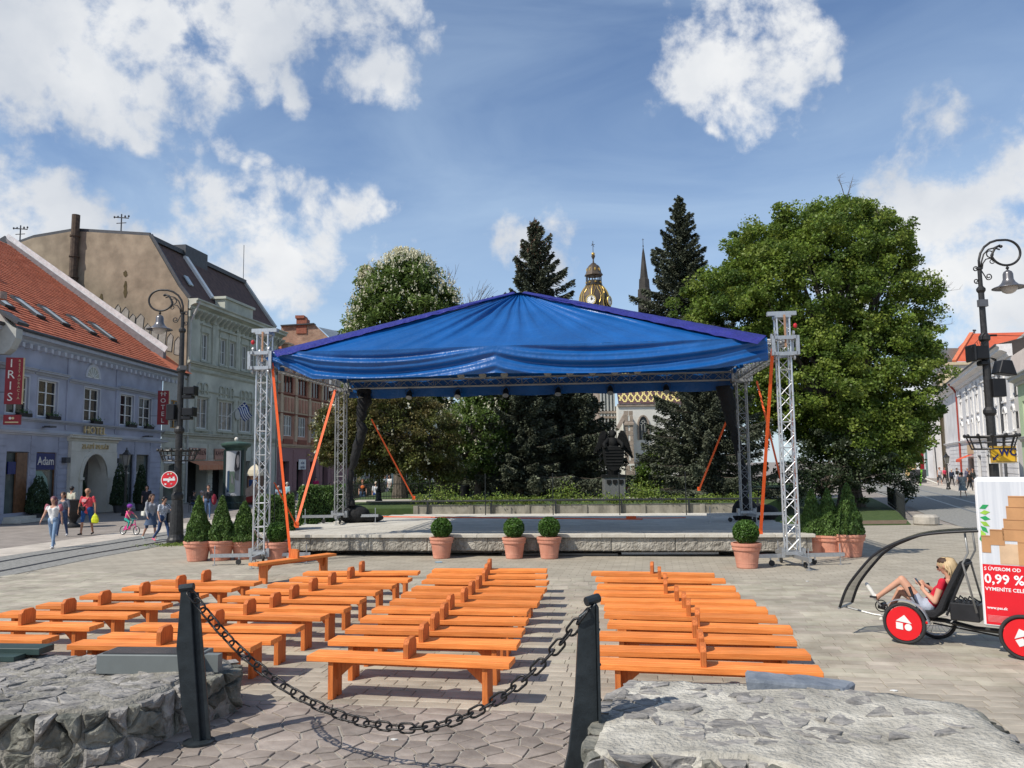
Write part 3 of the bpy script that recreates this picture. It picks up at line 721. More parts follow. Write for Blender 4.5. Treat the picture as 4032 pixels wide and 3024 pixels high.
# tiles of the top: the front ones single, the rest joined
tl = []; rest = MB(); y = .325; row = 0
while y < SDEP - .1:
 d = .40; x = lxo(y) + (row % 2) * .3 - .0
 while x < sw:
  l = min(.60, sw - x)
  if l > .1: tl.append((x, y, l, d))
  x += .605
 y += .405; row += 1
um = None
for i, (x, y, l, d) in enumerate(tl):
 dz = RNG.uniform(-.0025, .0015)
 if i < 160 and l > .59:
  if um is None: q = MB(); q.b2(0, .60, 0, .4, -.05, 0); o = um = q.build('stage_tile', m_top, st, bevel=0)
  else: o = instance(um, 'stage_tile', st)
  o.location = (x, y, ZS + dz)
 else: rest.b2(x, x + l, y, y + d, ZS - .05, ZS + dz)
rest.build('stage_tiles', m_top, st)['kind'] = 'stuff'
q = MB(); q.add([(0, .3, ZS - .03), (sw, .3, ZS - .03), (sw, SDEP, ZS - .03), (lxo(SDEP), SDEP, ZS - .03), (lxo(3.2), 3.2, ZS - .03)], [(0, 1, 2, 3, 4)]); q.build('tile_bed', m_mortar, st)
q = MB(); q.b2(.1, sw - .1, SDEP - .1, SDEP, 0, ZS - .04); q.build('rear_panel', m_conc, st)
SM = MW[st.name]
def SP(a, b, z=0.0): return SM @ Vector((a, b, z))
# things stored in the gap under the stage
m_old = mat('weathered_timber', (.22, .20, .17), c2=(.36, .33, .29), r=.9, vs=5, stretch=(.5, 5, 5), bump=.3)
for k, (x, y, z, l) in enumerate(((5.3, .45, .10, 3.4), (6.8, .62, .055, 4.0), (8.9, .30, .03, 3.2))):
 q = MB(); q.b2(-l / 2, l / 2, -.06, .06, -.025, .025); o = q.build('plank', m_old); o.location = SP(x, y, z); o.rotation_euler = (0, 0, atan2(su.y, su.x))
 tag(o, 'grey timber lying in the gap under the stage, %s of the three' % ('leftmost', 'middle', 'rightmost')[k], 'timber', 'timbers under the stage')
t = thing('ladder', 'grey metal ladder lying in the gap under the stage', 'ladder', SP(10.6, .35, .03), atan2(su.y, su.x))
for z_ in (0, .3):
 q = MB(); q.beam((0, 0, .02 + z_ * .35), (2.6, z_, .03 + z_ * .35), .03, .06); q.build('rail', m_metal, t)
for k in range(9):
 q = MB(); q.tube([(.2 + k * .28, 0, .03), (.2 + k * .28, .3, .14)], .014, 6); q.build('rung', m_metal, t)

# wall, railing and plants behind the stage
m_wall = mat('stained_wall', (.13, .12, .095), c2=(.36, .33, .27), r=.95, vs=2.4, bump=.5, bs=18, stretch=(1, 1, .45), detail=9)
wa, wb = SP(2.6, SDEP + .02, 0), SP(sw + .4, SDEP + .02, 0)
t = thing('retaining_wall', 'low stained concrete wall along the back of the stage', 'wall', wa, atan2(su.y, su.x))
wl = (wb - wa).length
for i in range(6):
 q = MB(); q.b2(i * wl / 6 + .008, (i + 1) * wl / 6 - .008, 0, .22, .3, .95 + RNG.uniform(-.006, .006)); q.build('wall_panel', m_wall, t, bevel=.012)
for i in range(7):
 q = MB(); q.b2(i * wl / 6 - .09, i * wl / 6 + .09, -.06, .0, .3, .93); q.build('pilaster', m_wall, t)
t = thing('railing', 'dark metal railing with one thick rail behind the stage', 'railing', wa, atan2(su.y, su.x))
m_rl = mat('dark_railing', (.03, .033, .033), r=.45, m=.3)
q = MB(); q.tube([(-2.0, -.09, 1.10), (wl + .1, -.09, 1.13)], .038, 8); q.build('top_rail', m_rl, t)
for i, x in enumerate(np.linspace(.5, wl - .2, 6)):
 q = MB(); q.b2(x - .035, x + .035, -.12, -.06, ZS, 1.10); q.build('post', m_rl, t)
for px, nm in ((1912, 'leftmost'), (2178, 'second from left'), (2440, 'second from right'), (2702, 'rightmost')):
 f = G(px, 2028, ZS); top = 2.15
 q = MB(); q.tube([(0, 0, 0), (0, 0, top - ZS)], .018, 6); q.ell((0, 0, top - ZS), (.03, .03, .03), 6, 4); o = q.build('thin_pole', m_rl); o.location = f + Vector((0, -.05, 0))
 tag(o, 'thin dark pole standing at the back of the stage, %s of the four' % nm, 'pole', 'thin poles at the back of the stage')
m_ivy = mat('ivy_leaf', (.10, .155, .022), c2=(.24, .31, .055), r=.6, isl=.35, trans=.3, hue=.02)
C_ = []
for k in range(150):
 x = RNG.uniform(0, wl); c = SM.inverted() @ wa; p = SP(c.x + x, SDEP + RNG.uniform(.12, .9), .98)
 h = RNG.uniform(.05, .2) * (1 + 1.2 * (mnoise.noise(Vector((x * .6, 0, 3))) > .12))
 n = 60; C_.append(np.array(p) + RNG.normal(size=(n, 3)) * (.16, .14, h * .6) + (0, 0, h))
C_ = np.concatenate(C_); quads(leafquads(C_, .085), 'ivy', m_ivy, kind='stuff'); tag(COL.objects['ivy'], 'low trailing ivy along the top of the wall behind the stage', 'ivy')
# orange webbing laid along the back of the stage
m_strap = mat('orange_webbing', (.82, .115, .02), r=.55, var=.1, vs=20)
a = SM.inverted() @ G(1490, 2036, ZS); b = SM.inverted() @ G(2530, 2046, ZS)
q = MB(); q.b2(0, (b - a).length, -.07, .07, 0, .03); o = q.build('webbing_strap', m_strap, bevel=.01); o.location = SM @ a; o.rotation_euler = (0, 0, atan2((SM @ b - SM @ a).y, (SM @ b - SM @ a).x)); tag(o, 'orange webbing strap lying along the back of the stage floor', 'strap')
q = MB(); q.b2(-.16, .16, -.1, .1, 0, .10); q.tube([(.16, 0, .04), (.9, .05, .02), (1.9, .1, .02)], .012, 5); o = q.build('ratchet', m_strap); o.location = G(2485, 2044, ZS); tag(o, 'orange ratchet lump at the right end of the strap on the stage', 'ratchet')

# ================================================================ roof rig: four truss towers, beams, tarpaulin
RF = Vector((-6.62, 21.15, 0)); RA = radians(-6.6); ru = Vector((cos(RA), sin(RA), 0)); rv = Vector((-sin(RA), cos(RA), 0)); RWD, RDP = 13.45, 6.3
rig = Matrix.Translation(RF) @ Matrix.Rotation(RA, 4, 'Z')
BZ0, BZ1 = 5.16, 5.46
def truss(q, p, r, s, step, rr=.024, rd=.010, m=0, up=Vector((0, 0, 1)), flat=None):
 """four-chord lattice from p to r"""
 p, r = Vector(p), Vector(r); d = (r - p); L_ = d.length; d.normalize(); a = d.cross(up)
 if a.length < .1: a = Vector((1, 0, 0))
 a.normalize(); b = d.cross(a); s2 = (s if isinstance(s, tuple) else (s, s)); cs = []
 for i, j in ((-1, -1), (1, -1), (1, 1), (-1, 1)):
  o = a * (i * s2[0] / 2) + b * (j * s2[1] / 2); cs.append(o); q.tube([p + o, r + o], rr, 7, m)
 n = max(1, round(L_ / step))
 for f in range(4):
  o1, o2 = cs[f], cs[(f + 1) % 4]
  for k in range(n):
   t0, t1 = L_ * k / n, L_ * (k + 1) / n; A_1, B_1 = (o1, o2) if (k + f) % 2 == 0 else (o2, o1)
   q.tube([p + d * t0 + A_1, p + d * t1 + B_1], rd, 4, m, caps=False)
   if k and k % 2 == 0: q.tube([p + d * t0 + o1, p + d * t0 + o2], rd, 4, m, caps=False)
def tower(loc, base_z, label, chain=True):
 t = thing('truss_tower', label, 'truss tower', (loc.x, loc.y, base_z), RA, 'lattice towers of the stage roof')
 top = 6.05 - base_z; mm = m_alu if base_z < .1 else m_aludark
 for k, (z0, z1) in enumerate(((.34, 2.2), (2.2, 4.1), (4.1, top))):
  q = MB(); truss(q, (0, 0, z0 + .01), (0, 0, min(z1, top)), .30, .31); q.build('mast_section', mm, t)
 q = MB(); z = BZ0 - base_z
 for (a, b) in ((-.30, .0), (.30, .0)): pass
 for zz in (z - .07, z + .33):
  for s in (-1, 1):
   q.b2(-.33, .33, s * .24 - .03, s * .24 + .03, zz, zz + .09); q.b2(s * .24 - .04, s * .24 + .04, -.33, .33, zz + .005, zz + .085)
 for i in (-1, 1):
  for j in (-1, 1): q.b2(i * .29 - .04, i * .29 + .04, j * .29 - .04, j * .29 + .04, z - .06, z + .41)
 q.build('sleeve_block', m_metal if base_z < .1 else m_aludark, t)
 for i in (-1, 1):
  for j in (-1, 1):
   for zz in (z + .48, z - .12):
    q = MB(); q.tube([(i * .22 - .02, j * .21, zz), (i * .22 + .02, j * .21, zz)], .065, 12); q.build('guide_wheel', m_metal, t)
 q = MB(); q.b2(-.19, .19, -.19, .19, top, top + .07); q.b2(-.35, .35, -.07, -.01, top + .07, top + .17); q.b2(-.35, .35, .01, .07, top + .07, top + .17); q.build('head_block', m_metal if base_z < .1 else m_aludark, t)
 if base_z < .1:
  q = MB(); q.ell((.30 if loc.x > 0 else -.30, -.08, top - .2), (.05, .05, .065), 10, 6); q.build('red_weight', mat('red_paint', (.55, .02, .03), r=.4), t)
  q = MB(); q.b2(.0, .05, -.215, -.205, top - .75, top + .06); q.build('head_strap', mat('tan_strap', (.35, .2, .12)), t)
  q = MB(); q.tube([(.24, .25, .4), (.25, .25, 3), (.26, .26, top - .1)], .012, 4); q.build('hoist_chain', m_rl, t)
 # base: central block, four outriggers with jacks, wheels
 q = MB(); q.b2(-.2, .2, -.2, .2, .27, .35); q.b2(-.28, -.2, -.14, .14, .2, .42); q.b2(.2, .28, -.14, .14, .2, .42); q.build('base_block', m_metal, t)
 for k, a in enumerate((10, 100, 190, 280)):
  a = radians(a); c, s = cos(a), sin(a); l = 1.28 if k % 2 == 0 else 1.0
  q = MB(); q.beam((c * .1, s * .1, .24), (c * l, s * l, .24), .07, .09); q.build('outrigger', m_metal, t)
  q = MB(); q.tube([(c * (l - .1), s * (l - .1), .01), (c * (l - .1), s * (l - .1), .5)], .014, 6); q.lathe([(.07, 0), (.07, .012)], c=(c * (l - .1), s * (l - .1), 0), n=8); q.build('screw_jack', m_metal, t)
  q = MB(); w = Vector((c * .55 - s * .07, s * .55 + c * .07, .075)); q.tube([w - Vector((-s, c, 0)) * .02, w + Vector((-s, c, 0)) * .02], .07, 12); q.build('wheel', mat('rubber', (.03, .03, .03), r=.8), t)
  q = MB(); q.beam((c * .55, s * .55, .12), (c * .55, s * .55, .22), .03, .05); q.build('caster_fork', m_metal, t)
 return t
tw = {}
for nm, (a, b), bz, lab in (('FL', (0, 0), 0, 'silver lattice tower at the front left corner of the stage roof'), ('FR', (RWD, 0), 0, 'silver lattice tower at the front right corner of the stage roof'),
       ('BL', (0, RDP), ZS, 'dull lattice tower standing on the stage at the back left'), ('BR', (RWD, RDP), ZS, 'dull lattice tower standing on the stage at the back right')):
 tw[nm] = tower(rig @ Vector((a, b, 0)), bz, lab)
rf = thing('stage_roof', 'blue tarpaulin stage roof with peaked top on lattice beams', 'stage roof', RF, RA)
e = .27; zc = (BZ0 + BZ1) / 2
for (p, r_, n_) in (((e, 0, zc), (RWD - e, 0, zc), 'front'), ((e, RDP, zc), (RWD - e, RDP, zc), 'b'), ((0, e, zc), (0, RDP - e, zc), 'l'), ((RWD, e, zc), (RWD, RDP - e, zc), 'r')):
 q = MB(); truss(q, p, r_, .26, .30, rr=.022, rd=.009); q.build('roof_beam', m_aludark if n_ != 'front' else m_alu, rf)
AX, AY, AZ = 6.55, RDP / 2, 7.62
for cx_, cy_ in ((0, 0), (RWD, 0), (0, RDP), (RWD, RDP)):
 q = MB(); q.tube([(cx_, cy_, BZ1 - .02), (AX, AY, AZ - .12)], .03, 6); q.build('hip_pole', m_aludark, rf)
m_tarp = mat('blue_tarpaulin', (.005, .078, .27), c2=(.008, .10, .33), r=.33, vs=1.4, bump=.45, bs=6, spec=.5, bd=.035, stain=.12)
m_hem = mat('violet_hem', (.026, .026, .20), r=.36, var=.2, spec=.5, bump=1.0, bs=7, bd=.06)
# front slope with radiating folds
def fold(s, t, seed):
 u = (s - .5)
 amp = .036 * (1 - t) ** .4 * (t + .12) * (1.0 + 2.6 * exp(-((u + .16) / .10) ** 2) + .5 * exp(-((u - .14) / .1) ** 2))
 f = sin(u * 95 + seed + 3 * mnoise.noise(Vector((s * 6, t * 2, seed)))) * (.5 + .5 * mnoise.noise(Vector((s * 9, 0, seed + 5)))) * 2
 f = math.copysign(abs(f) ** .6, f)
 sag = -.10 * sin(pi * t) * sin(pi * s)
 return amp * f + sag + .012 * mnoise.noise(Vector((s * 30, t * 6, seed)))
def slope(name, c0, c1, apx, nx, nt_, seed, n):
 q = MB(); vs = []; c0, c1, apx = Vector(c0), Vector(c1), Vector(apx); wd = (c1 - c0).normalized() * .17; n = Vector(n)
 for j in range(nt_ + 1):
  t = j / nt_
  for i in range(nx + 1):
   s = i / nx; p = c0.lerp(c1, s).lerp(apx + wd * (2 * s - 1), t)
   f = fold(s, t, seed) if 0 < i < nx and j < nt_ else 0
   vs.append(p + n * f)
 fs = [(j * (nx + 1) + i, j * (nx + 1) + i + 1, (j + 1) * (nx + 1) + i + 1, (j + 1) * (nx + 1) + i) for j in range(nt_) for i in range(nx)]
 q.add(vs, fs); return q.build(name, m_tarp, rf, smooth=True)
EZ = 5.50; o_ = .16; tt = EZ
P0, P1, P2, P3 = (.32, -o_, 5.53), (RWD - .42, -o_, 5.55), (RWD - .3, RDP + o_, tt), (.3, RDP + o_, tt)
slope('front_slope', P0, P1, (AX, AY, AZ), 260, 40, 1.0, (0, -.8, .6))
slope('rear_slope', P2, P3, (AX, AY, AZ), 60, 12, 5.0, (0, .8, .6))
slope('left_slope', P3, P0, (AX, AY, AZ), 40, 12, 9.0, (-.4, 0, .9))
slope('right_slope', P1, P2, (AX, AY, AZ), 40, 12, 13.0, (.4, 0, .9))
# hem strips folded over the two front hips
for (c, ap, s) in ((P0, (AX - .17, AY, AZ), 1), (P1, (AX + .17, AY, AZ), -1)):
 q = MB(); c = Vector(c); ap = Vector(ap); vs = []; n = 130
 dx_ = Vector((s, 0, 0)); pp_ = Vector((0, -.53, .85)).cross((ap - c).normalized()); pp_ = pp_ if pp_.x * s > 0 else -pp_; pp_.normalize()
 for i in range(n + 1):
  t = i / n; p = c.lerp(ap, t); w = .40 * (1 - t) + .17
  pl = Vector(P0).lerp(Vector((AX - .17, AY, AZ)), t); pr = Vector(P1).lerp(Vector((AX + .17, AY, AZ)), t); w = min(w, max(.04, (pr - pl).length * .48))
  wv_ = .012 * mnoise.noise(Vector((i * .23, s, 0)))
  w2 = w * (1.25 if s < 0 else 1.0)
  for k, (a, h) in enumerate(((0, .035), (.5, .03), (1.0, .022))): vs.append(p + pp_ * (w2 * a * .8) + Vector((0, -.53, .85)) * (h + .03 + wv_ * (.6 + 2 * a)))
  vs.append(p + Vector((0, .12, -.01)))
 fs = []
 for i in range(n):
  for a, b in ((0, 1), (1, 2), (3, 0)): f = (i * 4 + a, i * 4 + b, (i + 1) * 4 + b, (i + 1) * 4 + a); fs.append(f if s > 0 else f[::-1])
 q.add(vs, fs); q.build('hem_strip', m_hem, rf, smooth=True)
# front valance gathered in long swags
q = MB(); vs = []; nx, nh = 240, 34; x0, x1 = P0[0], P1[0]
for j in range(nh + 1):
 h = j / nh
 for i in range(nx + 1):
  s = i / nx; c = .47
  ss = s / c if s < c else (s - c) / (1 - c)
  sg = 4 * ss * (1 - ss) if s < c else (1 - (1 - ss) ** 2.0) * 1.25 * (1 - ss ** 6) if False else 4 * (ss ** .8) * (1 - ss ** .8)
  ph = h - .42 * sg
  am = .055 * (.25 + sg ** .6)
  f = am * (sin(ph * 2 * pi * 1.7 + .6) + .45 * sin(ph * 2 * pi * 3.9 + s * 5)) * min(1, h * 4) + .010 * mnoise.noise(Vector((s * 22, h * 4, 2)))
  bot = .70 - .10 * (1 - s) * 0 + .06 * sg - .10 * s * 0 - .13 * max(0, (s - .9) / .1)
  if s < .09: bot *= .35 + .65 * (s / .09)
  z = 5.545 - h * bot - .015 * sg
  vs.append((x0 + (x1 - x0) * s, -o_ - .09 - f - .05 * h, z))
fs = [(j * (nx + 1) + i, (j + 1) * (nx + 1) + i, (j + 1) * (nx + 1) + i + 1, j * (nx + 1) + i + 1) for j in range(nh) for i in range(nx)]
q.add(vs, fs); q.build('front_valance', m_tarp, rf, smooth=True)
for nm, a, b, hh in (('rear_valance', (.2, RDP + .2), (RWD - .2, RDP + .2), .62), ('side_valance', (-.02 + .3, 0.1), (.28, RDP), .12), ('side_valance', (RWD - .3, .1), (RWD - .28, RDP), .12)):
 q = MB(); vs = []; n = 90
 for i in range(n + 1):
  s = i / n; x = a[0] + (b[0] - a[0]) * s; y = a[1] + (b[1] - a[1]) * s
  for z in (EZ, EZ - hh * .5, EZ - hh - .05 * sin(s * pi * 5) ** 2): vs.append((x + .03 * sin(s * 60) * (nm[0] == 's'), y + .03 * sin(s * 70) * (nm[0] == 'r'), z))
 q.add(vs, [(i * 3 + k, i * 3 + k + 1, i * 3 + k + 4, i * 3 + k + 3) for i in range(n) for k in range(2)]); q.build(nm, m_tarp, rf, smooth=True)
q = MB(); q.prism([(0, 0), (.42, .16), (.40, -.34)], (.10, -.20, 5.40), (1, 0, 0), (0, 0, 1), (0, 1, 0), .35); q.build('corner_flap', m_tarp, rf)
# stage lights hanging from the beams
m_can = mat('lamp_can', (.02, .02, .022), r=.4, m=.4); m_lens = mat('lamp_lens', (.30, .30, .28), r=.15, m=.3)
def par(x, y, z, k, flip=0):
 t = thing('stage_light', 'stage light %s' % k, 'stage light', rig @ Vector((x, y, z)), RA, 'round stage lights under the roof')
 q = MB(); a = radians(55); d = Vector((0, -cos(a), -sin(a))); p = Vector((0, 0, -.2))
 q.tube([p - d * .16, p - d * .05, p + d * .14], [.05, .10, .115], 12); q.build('can', m_can, t)
 q = MB(); q.tube([p + d * .141, p + d * .15], .105, 12); q.build('lens', m_lens, t)
 q = MB(); q.tube([(-.13, 0, -.2), (-.13, 0, -.05), (0, 0, .02), (.13, 0, -.05), (.13, 0, -.2)], .01, 5); q.build('yoke', m_can, t)
nm = ['leftmost', 'second from left', 'third from left', 'fourth from left', 'fifth from left', 'sixth from left', 'rightmost']
for i, px in enumerate((1430, 1625, 1822, 2015, 2222, 2425, 2640)):
 x = (px - 1430) / (2870 - 1430) * (RWD - 1.2) + .75; par(x, RDP - .05, BZ0 - .02, 'hanging under the rear roof beam, ' + nm[i] + ' of the lower row')
nm8 = ['leftmost', 'second', 'third', 'fourth', 'fifth', 'sixth', 'seventh', 'rightmost']
for i in range(8):
 par(5.0 + i * .62 + (.6 if i > 2 else 0), 1.9, BZ1 - .12, nm8[i] + ' of the upper row close under the tarpaulin')
q = MB(); truss(q, (0.2, 2.0, BZ1 + .05), (RWD - .2, 2.0, BZ1 + .05), .2, .3, rr=.016, rd=.007); q.build('light_bar', m_aludark, rf)
# bundled black drapes on the back towers
m_drape = mat('black_drape', (.012, .012, .013), r=.8, bump=.8, bs=9, bd=.05)
for (pts, lab) in (([(1435, 1540, 27.5, .26), (1430, 1600, 27.3, .22), (1415, 1660, 27.2, .13), (1428, 1690, 27.2, .17), (1400, 1790, 27.3, .16), (1382, 1850, 27.4, .10), (1376, 1950, 27.5, .10), (1385, 2000, 27.5, .16)], 'bundled black drape hanging beside the back left tower'),
                   ([(2848, 1520, 26.0, .26), (2868, 1600, 26.0, .24), (2885, 1680, 26.0, .13), (2905, 1760, 26.1, .13), (2925, 1840, 26.2, .11), (2930, 1930, 26.2, .12), (2925, 2010, 26.2, .2)], 'bundled black drape hanging beside the back right tower')):
 P_ = [Y(a, b, c) for a, b, c, d in pts]; R = [d for a, b, c, d in pts]
 fp, fr = [], []
 for i in range(len(P_) - 1):
  for k in range(6):
   f = k / 6; p = P_[i].lerp(P_[i + 1], f); p += Vector((nz3(p.x, p.z, 1, 3), 0, 0)) * .05; fp.append(p); fr.append((R[i] + (R[i + 1] - R[i]) * f) * (1 + .25 * nz3(p.z, 0, 5, 6)))
 q = MB(); c = fp[-1]; q.tube([p - c for p in fp], fr, 10); o = q.build('stage_drape', m_drape, smooth=True); o.location = c; tag(o, lab, 'drape')
q = MB(); q.ell((0, 0, .25), (.55, .35, .33), 12, 8); q.ell((.5, .1, .12), (.5, .3, .16), 12, 8); o = q.build('black_sheet_heap', m_drape, smooth=True); o.location = Y(1395, 2020, 27.7) ; o.location.z = ZS + .02; tag(o, 'heap of black sheeting on the stage beside the back left tower', 'sheeting')
q = MB(); q.ell((0, 0, .25), (.45, .4, .45), 12, 8); q.ell((.7, .1, .2), (.45, .3, .28), 12, 8); o = q.build('black_sheet_heap', m_drape, smooth=True); o.location = Y(2935, 2020, 26.6); o.location.z = ZS + .02; tag(o, 'heap of black sheeting on the stage beside the back right tower', 'sheeting')
# orange guy straps
def strap(p, r, lab, w=.05):
 p, r = Vector(p), Vector(r); q = MB(); d = (r - p); q.beam((0, 0, 0), d, w, .006, up=Vector((0.1, 1, 0.1))); q.b2(-.05, .05, -.03, .03, -.02, .12)
 o = q.build('guy_strap', m_strap); o.location = p; tag(o, lab, 'strap', 'orange guy straps of the roof')
strap(Y(1145, 2205, 20.9), rig @ Vector((.30, -.2, BZ0 + .1)), 'orange strap from the front left tower head down to the stage foot', .07)
strap(Y(1165, 2070, 24.0), Y(1320, 1535, 27.0), 'orange strap crossing up to the back left tower head', .08)
strap(Y(1170, 2075, 22.7), Y(1080, 1900, 22.0), 'thin orange strap just right of the front left tower foot', .04)
strap(Y(1630, 1965, 31.6), Y(1462, 1650, 28.0), 'orange strap rising from the ivy towards the back left tower', .055)
strap(Y(2752, 1930, 30.5), Y(2864, 1650, 28.0), 'orange strap rising from the ivy towards the back right tower', .065)
strap(Y(2995, 2100, 21.0), rig @ Vector((RWD - .30, -.25, BZ0 + .1)), 'broad orange strap from the front right tower head to the stage edge', .08)
strap(Y(3085, 1930, 24.5), Y(2980, 1500, 25.8), 'orange strap slanting behind the front right tower', .06)
strap(Y(3138, 2060, 23.5), Y(3112, 1570, 21.5), 'orange strap dropping just right of the front right tower', .06)
# ================================================================ potted box balls and thujas
m_terra = mat('terracotta', (.50, .20, .13), c2=(.66, .31, .21), r=.8, vs=3.5, bump=.12, bs=40, objv=.06)
m_box = mat('box_leaf', (.035, .09, .014), c2=(.095, .19, .03), r=.55, isl=.4, trans=.15, vs=6)
m_thuja = mat('thuja_leaf', (.045, .095, .02), c2=(.12, .20, .04), r=.6, isl=.4, trans=.15, vs=3)
m_core = mat('dark_core', (.012, .02, .008), r=1)  # solid near-black filler, its colour painting the shade between the leaves
def shell_leaves(f, n, size, depth=.12, asp=.5, up=.2, dirs=None):
 """f(u,v)->point; leaves scattered in a shell"""
 P = []
 for _ in range(n): P.append(f(RNG.uniform(0, 1), RNG.uniform(0, 1), 1 - depth * RNG.random() ** 1.5))
 return np.array(P)
def ballfn(r, zc, lump=.06):
 def f(u, v, s):
  th = 2 * pi * u; ph = math.acos(1 - 1.85 * v); d = Vector((sin(ph) * cos(th), sin(ph) * sin(th), cos(ph)))
  k = r * s * (1 + lump * mnoise.noise(d * 3 + Vector((zc, 0, 0)))); return (d.x * k, d.y * k, zc + d.z * k * .96)
 return f
def conefn(r, h, z0, lump=.12, top=.03, pw_=.85, seed=0):
 def f(u, v, s):
  th = 2 * pi * u; v = 1 - sqrt(1 - v * .9995); rr = r * min(1, (v * 9 + .55)) * (1 - v) ** pw_ + top * (1 - v)
  rr *= s * (1 + lump * mnoise.noise(Vector((cos(th) * 2, sin(th) * 2, v * 7 + seed)))); return (rr * cos(th), rr * sin(th), z0 + h * v)
 return f
def pot(t, r, h):
 q = MB(); q.lathe([(r * .66, 0), (r * .69, .02), (r * .72, h * .20), (r * .735, h * .205), (r * .735, h * .225), (r * .725, h * .23), (r * .85, h * .70), (r * .93, h * .72), (r * .95, h * .80), (r * .93, h * .82), (r * .96, h * .86), (r * 1.0, h * .9), (r * 1.0, h * .99), (r * .96, h), (r * .88, h), (r * .86, h * .9), (.01, h * .9)], n=28)
 return q.build('pot', m_terra, t, smooth=False)
def grp(o, g): o['group'] = g
ball = thing('potted_box', 'x', 'potted shrub'); pot(ball, .33, .56)
b_ = ballfn(.285, .80); quads(leafquads(shell_leaves(b_, 5200, .04, .16), .042, .7), 'foliage', m_box, ball)
q = MB(); q.ell((0, 0, .80), (.245, .245, .23), 14, 8); q.build('dark_core', m_core, ball)
balls = [(1080, 2222, 1.0, 'box ball in a terracotta pot beside the foot of the front left tower'), (1732, 2201, 1.0, 'box ball in a terracotta pot, alone before the stage left of the pair'),
         (2025, 2198, 1.0, 'box ball in a terracotta pot, left one of the pair before the stage'), (2163, 2199, 1.02, 'box ball in a terracotta pot, right one of the pair before the stage'),
         (2953, 2240, 1.08, 'box ball in the big terracotta pot near the front right tower')]
bt = TREE(ball)
for i, (px, py, s, lab) in enumerate(balls):
 p = G(px, py)
 if i in (1, 2, 3): # keep the pots just in front of the slab
  c = SM.inverted() @ p; c.y = -.42; p2 = SM @ c; s = s * (p2.y / p.y); p = p2
 o = ball if i == 0 else copy_tree(ball, tree=bt)
 o.location = (p.x, p.y + (.22 if i in (0, 4) else 0), 0); o.scale = (s, s, s * (1.0 if i != 4 else .97)); o.rotation_euler = (0, 0, i * 1.3); tag(o, lab, 'potted shrub', 'box balls in terracotta pots')
ct = []
for k, (r, h, seed) in enumerate(((.335, 1.30, 0), (.42, 1.25, 4))):
 t = thing('potted_thuja', 'x', 'potted thuja'); pot(t, .38, .54)
 f = conefn(r, h, .50, lump=.28, seed=seed, pw_=.75)
 pts = shell_leaves(f, 9000, .06, .3); quads(leafquads(pts, .075, .45, dirs=np.tile((0, 0, 1.0), (len(pts), 1)), jit=.55), 'foliage', m_thuja, t)
 q = MB(); q.lathe([(r * .5, .5), (r * .72, .62), (r * .6, .9), (r * .3, .5 + h * .65), (.01, .5 + h * .9)], n=10); q.build('dark_core', m_core, t)
 ct.append(t)
thl = [(0, 760, 2213, 1.0, 'slim thuja in a terracotta pot, leftmost of all the pots'), (0, 853, 2210, .99, 'slim thuja in a terracotta pot, second from the left'), (1, 945, 2205, .97, 'bushy thuja in a terracotta pot just left of the front left tower'),
       (0, 3222, 2190, 1.0, 'bright thuja in a terracotta pot at the right stage corner'), (0, 3287, 2192, 1.0, 'shaded thuja in a terracotta pot, middle one of the three right of the stage'), (0, 3367, 2196, 1.08, 'dark thuja in a terracotta pot, rightmost of the three')]
tts = [TREE(c) for c in ct]; used = set()
for i, (k, px, py, s, lab) in enumerate(thl):
 p = G(px, py)
 if k not in used: o = ct[k]; used.add(k)
 else: o = copy_tree(ct[k], tree=tts[k])
 o.location = (p.x, p.y + .3, 0); o.scale = (s, s, s * (1.0 if k == 0 else .95)); o.rotation_euler = (0, 0, i * 1.7); tag(o, lab, 'potted thuja', 'thujas in terracotta pots')
# clipped hedge blocks at the left side of the stage
m_hedge = mat('hedge_leaf', (.04, .085, .018), c2=(.10, .175, .035), r=.6, isl=.4, trans=.15, vs=2)
def hedge(lab, a, b, w, h, z0=0, n=16000, taper=.1):
 a, b = Vector(a), Vector(b); l = (b - a).length; c = (a + b) / 2; t = thing('hedge', lab, 'hedge', (c.x, c.y, z0), atan2((b - a).y, (b - a).x), 'clipped thuja hedges beside the stage'); P = []
 for _ in range(n):
  x, y, z = RNG.uniform(-1, 1, 3); ax = RNG.integers(0, 3)
  if ax == 0: x = math.copysign(1, x)
  elif ax == 1: y = math.copysign(1, y)
  else: z = abs(z) ** .2
  z = abs(z); k = 1 - taper * z - RNG.random() * .12
  k *= 1 + .10 * nz3(x * 2, y * 2, z * 3 + l, 1.5); P.append((x * l / 2 * k, y * w / 2 * k, z * h * (1 + .05 * nz3(x, y, 1, 2.5))))
 P = np.array(P); quads(leafquads(P, .10, .5, dirs=np.tile((0, 0, 1.0), (n, 1)), jit=.7), 'foliage', m_hedge, t)
 q = MB(); q.b2(-l / 2 * .82, l / 2 * .82, -w / 2 * .8, w / 2 * .8, 0, h * .86); q.build('dark_core', m_core, t)
hedge('clipped hedge block standing behind the front left tower', (-7.9, 24.6), (-6.75, 24.9), 1.0, 1.62)
hedge('clipped hedge block left of the back left tower, beside the stage', (-8.4, 31.4), (-6.5, 31.6), 1.2, 1.75)

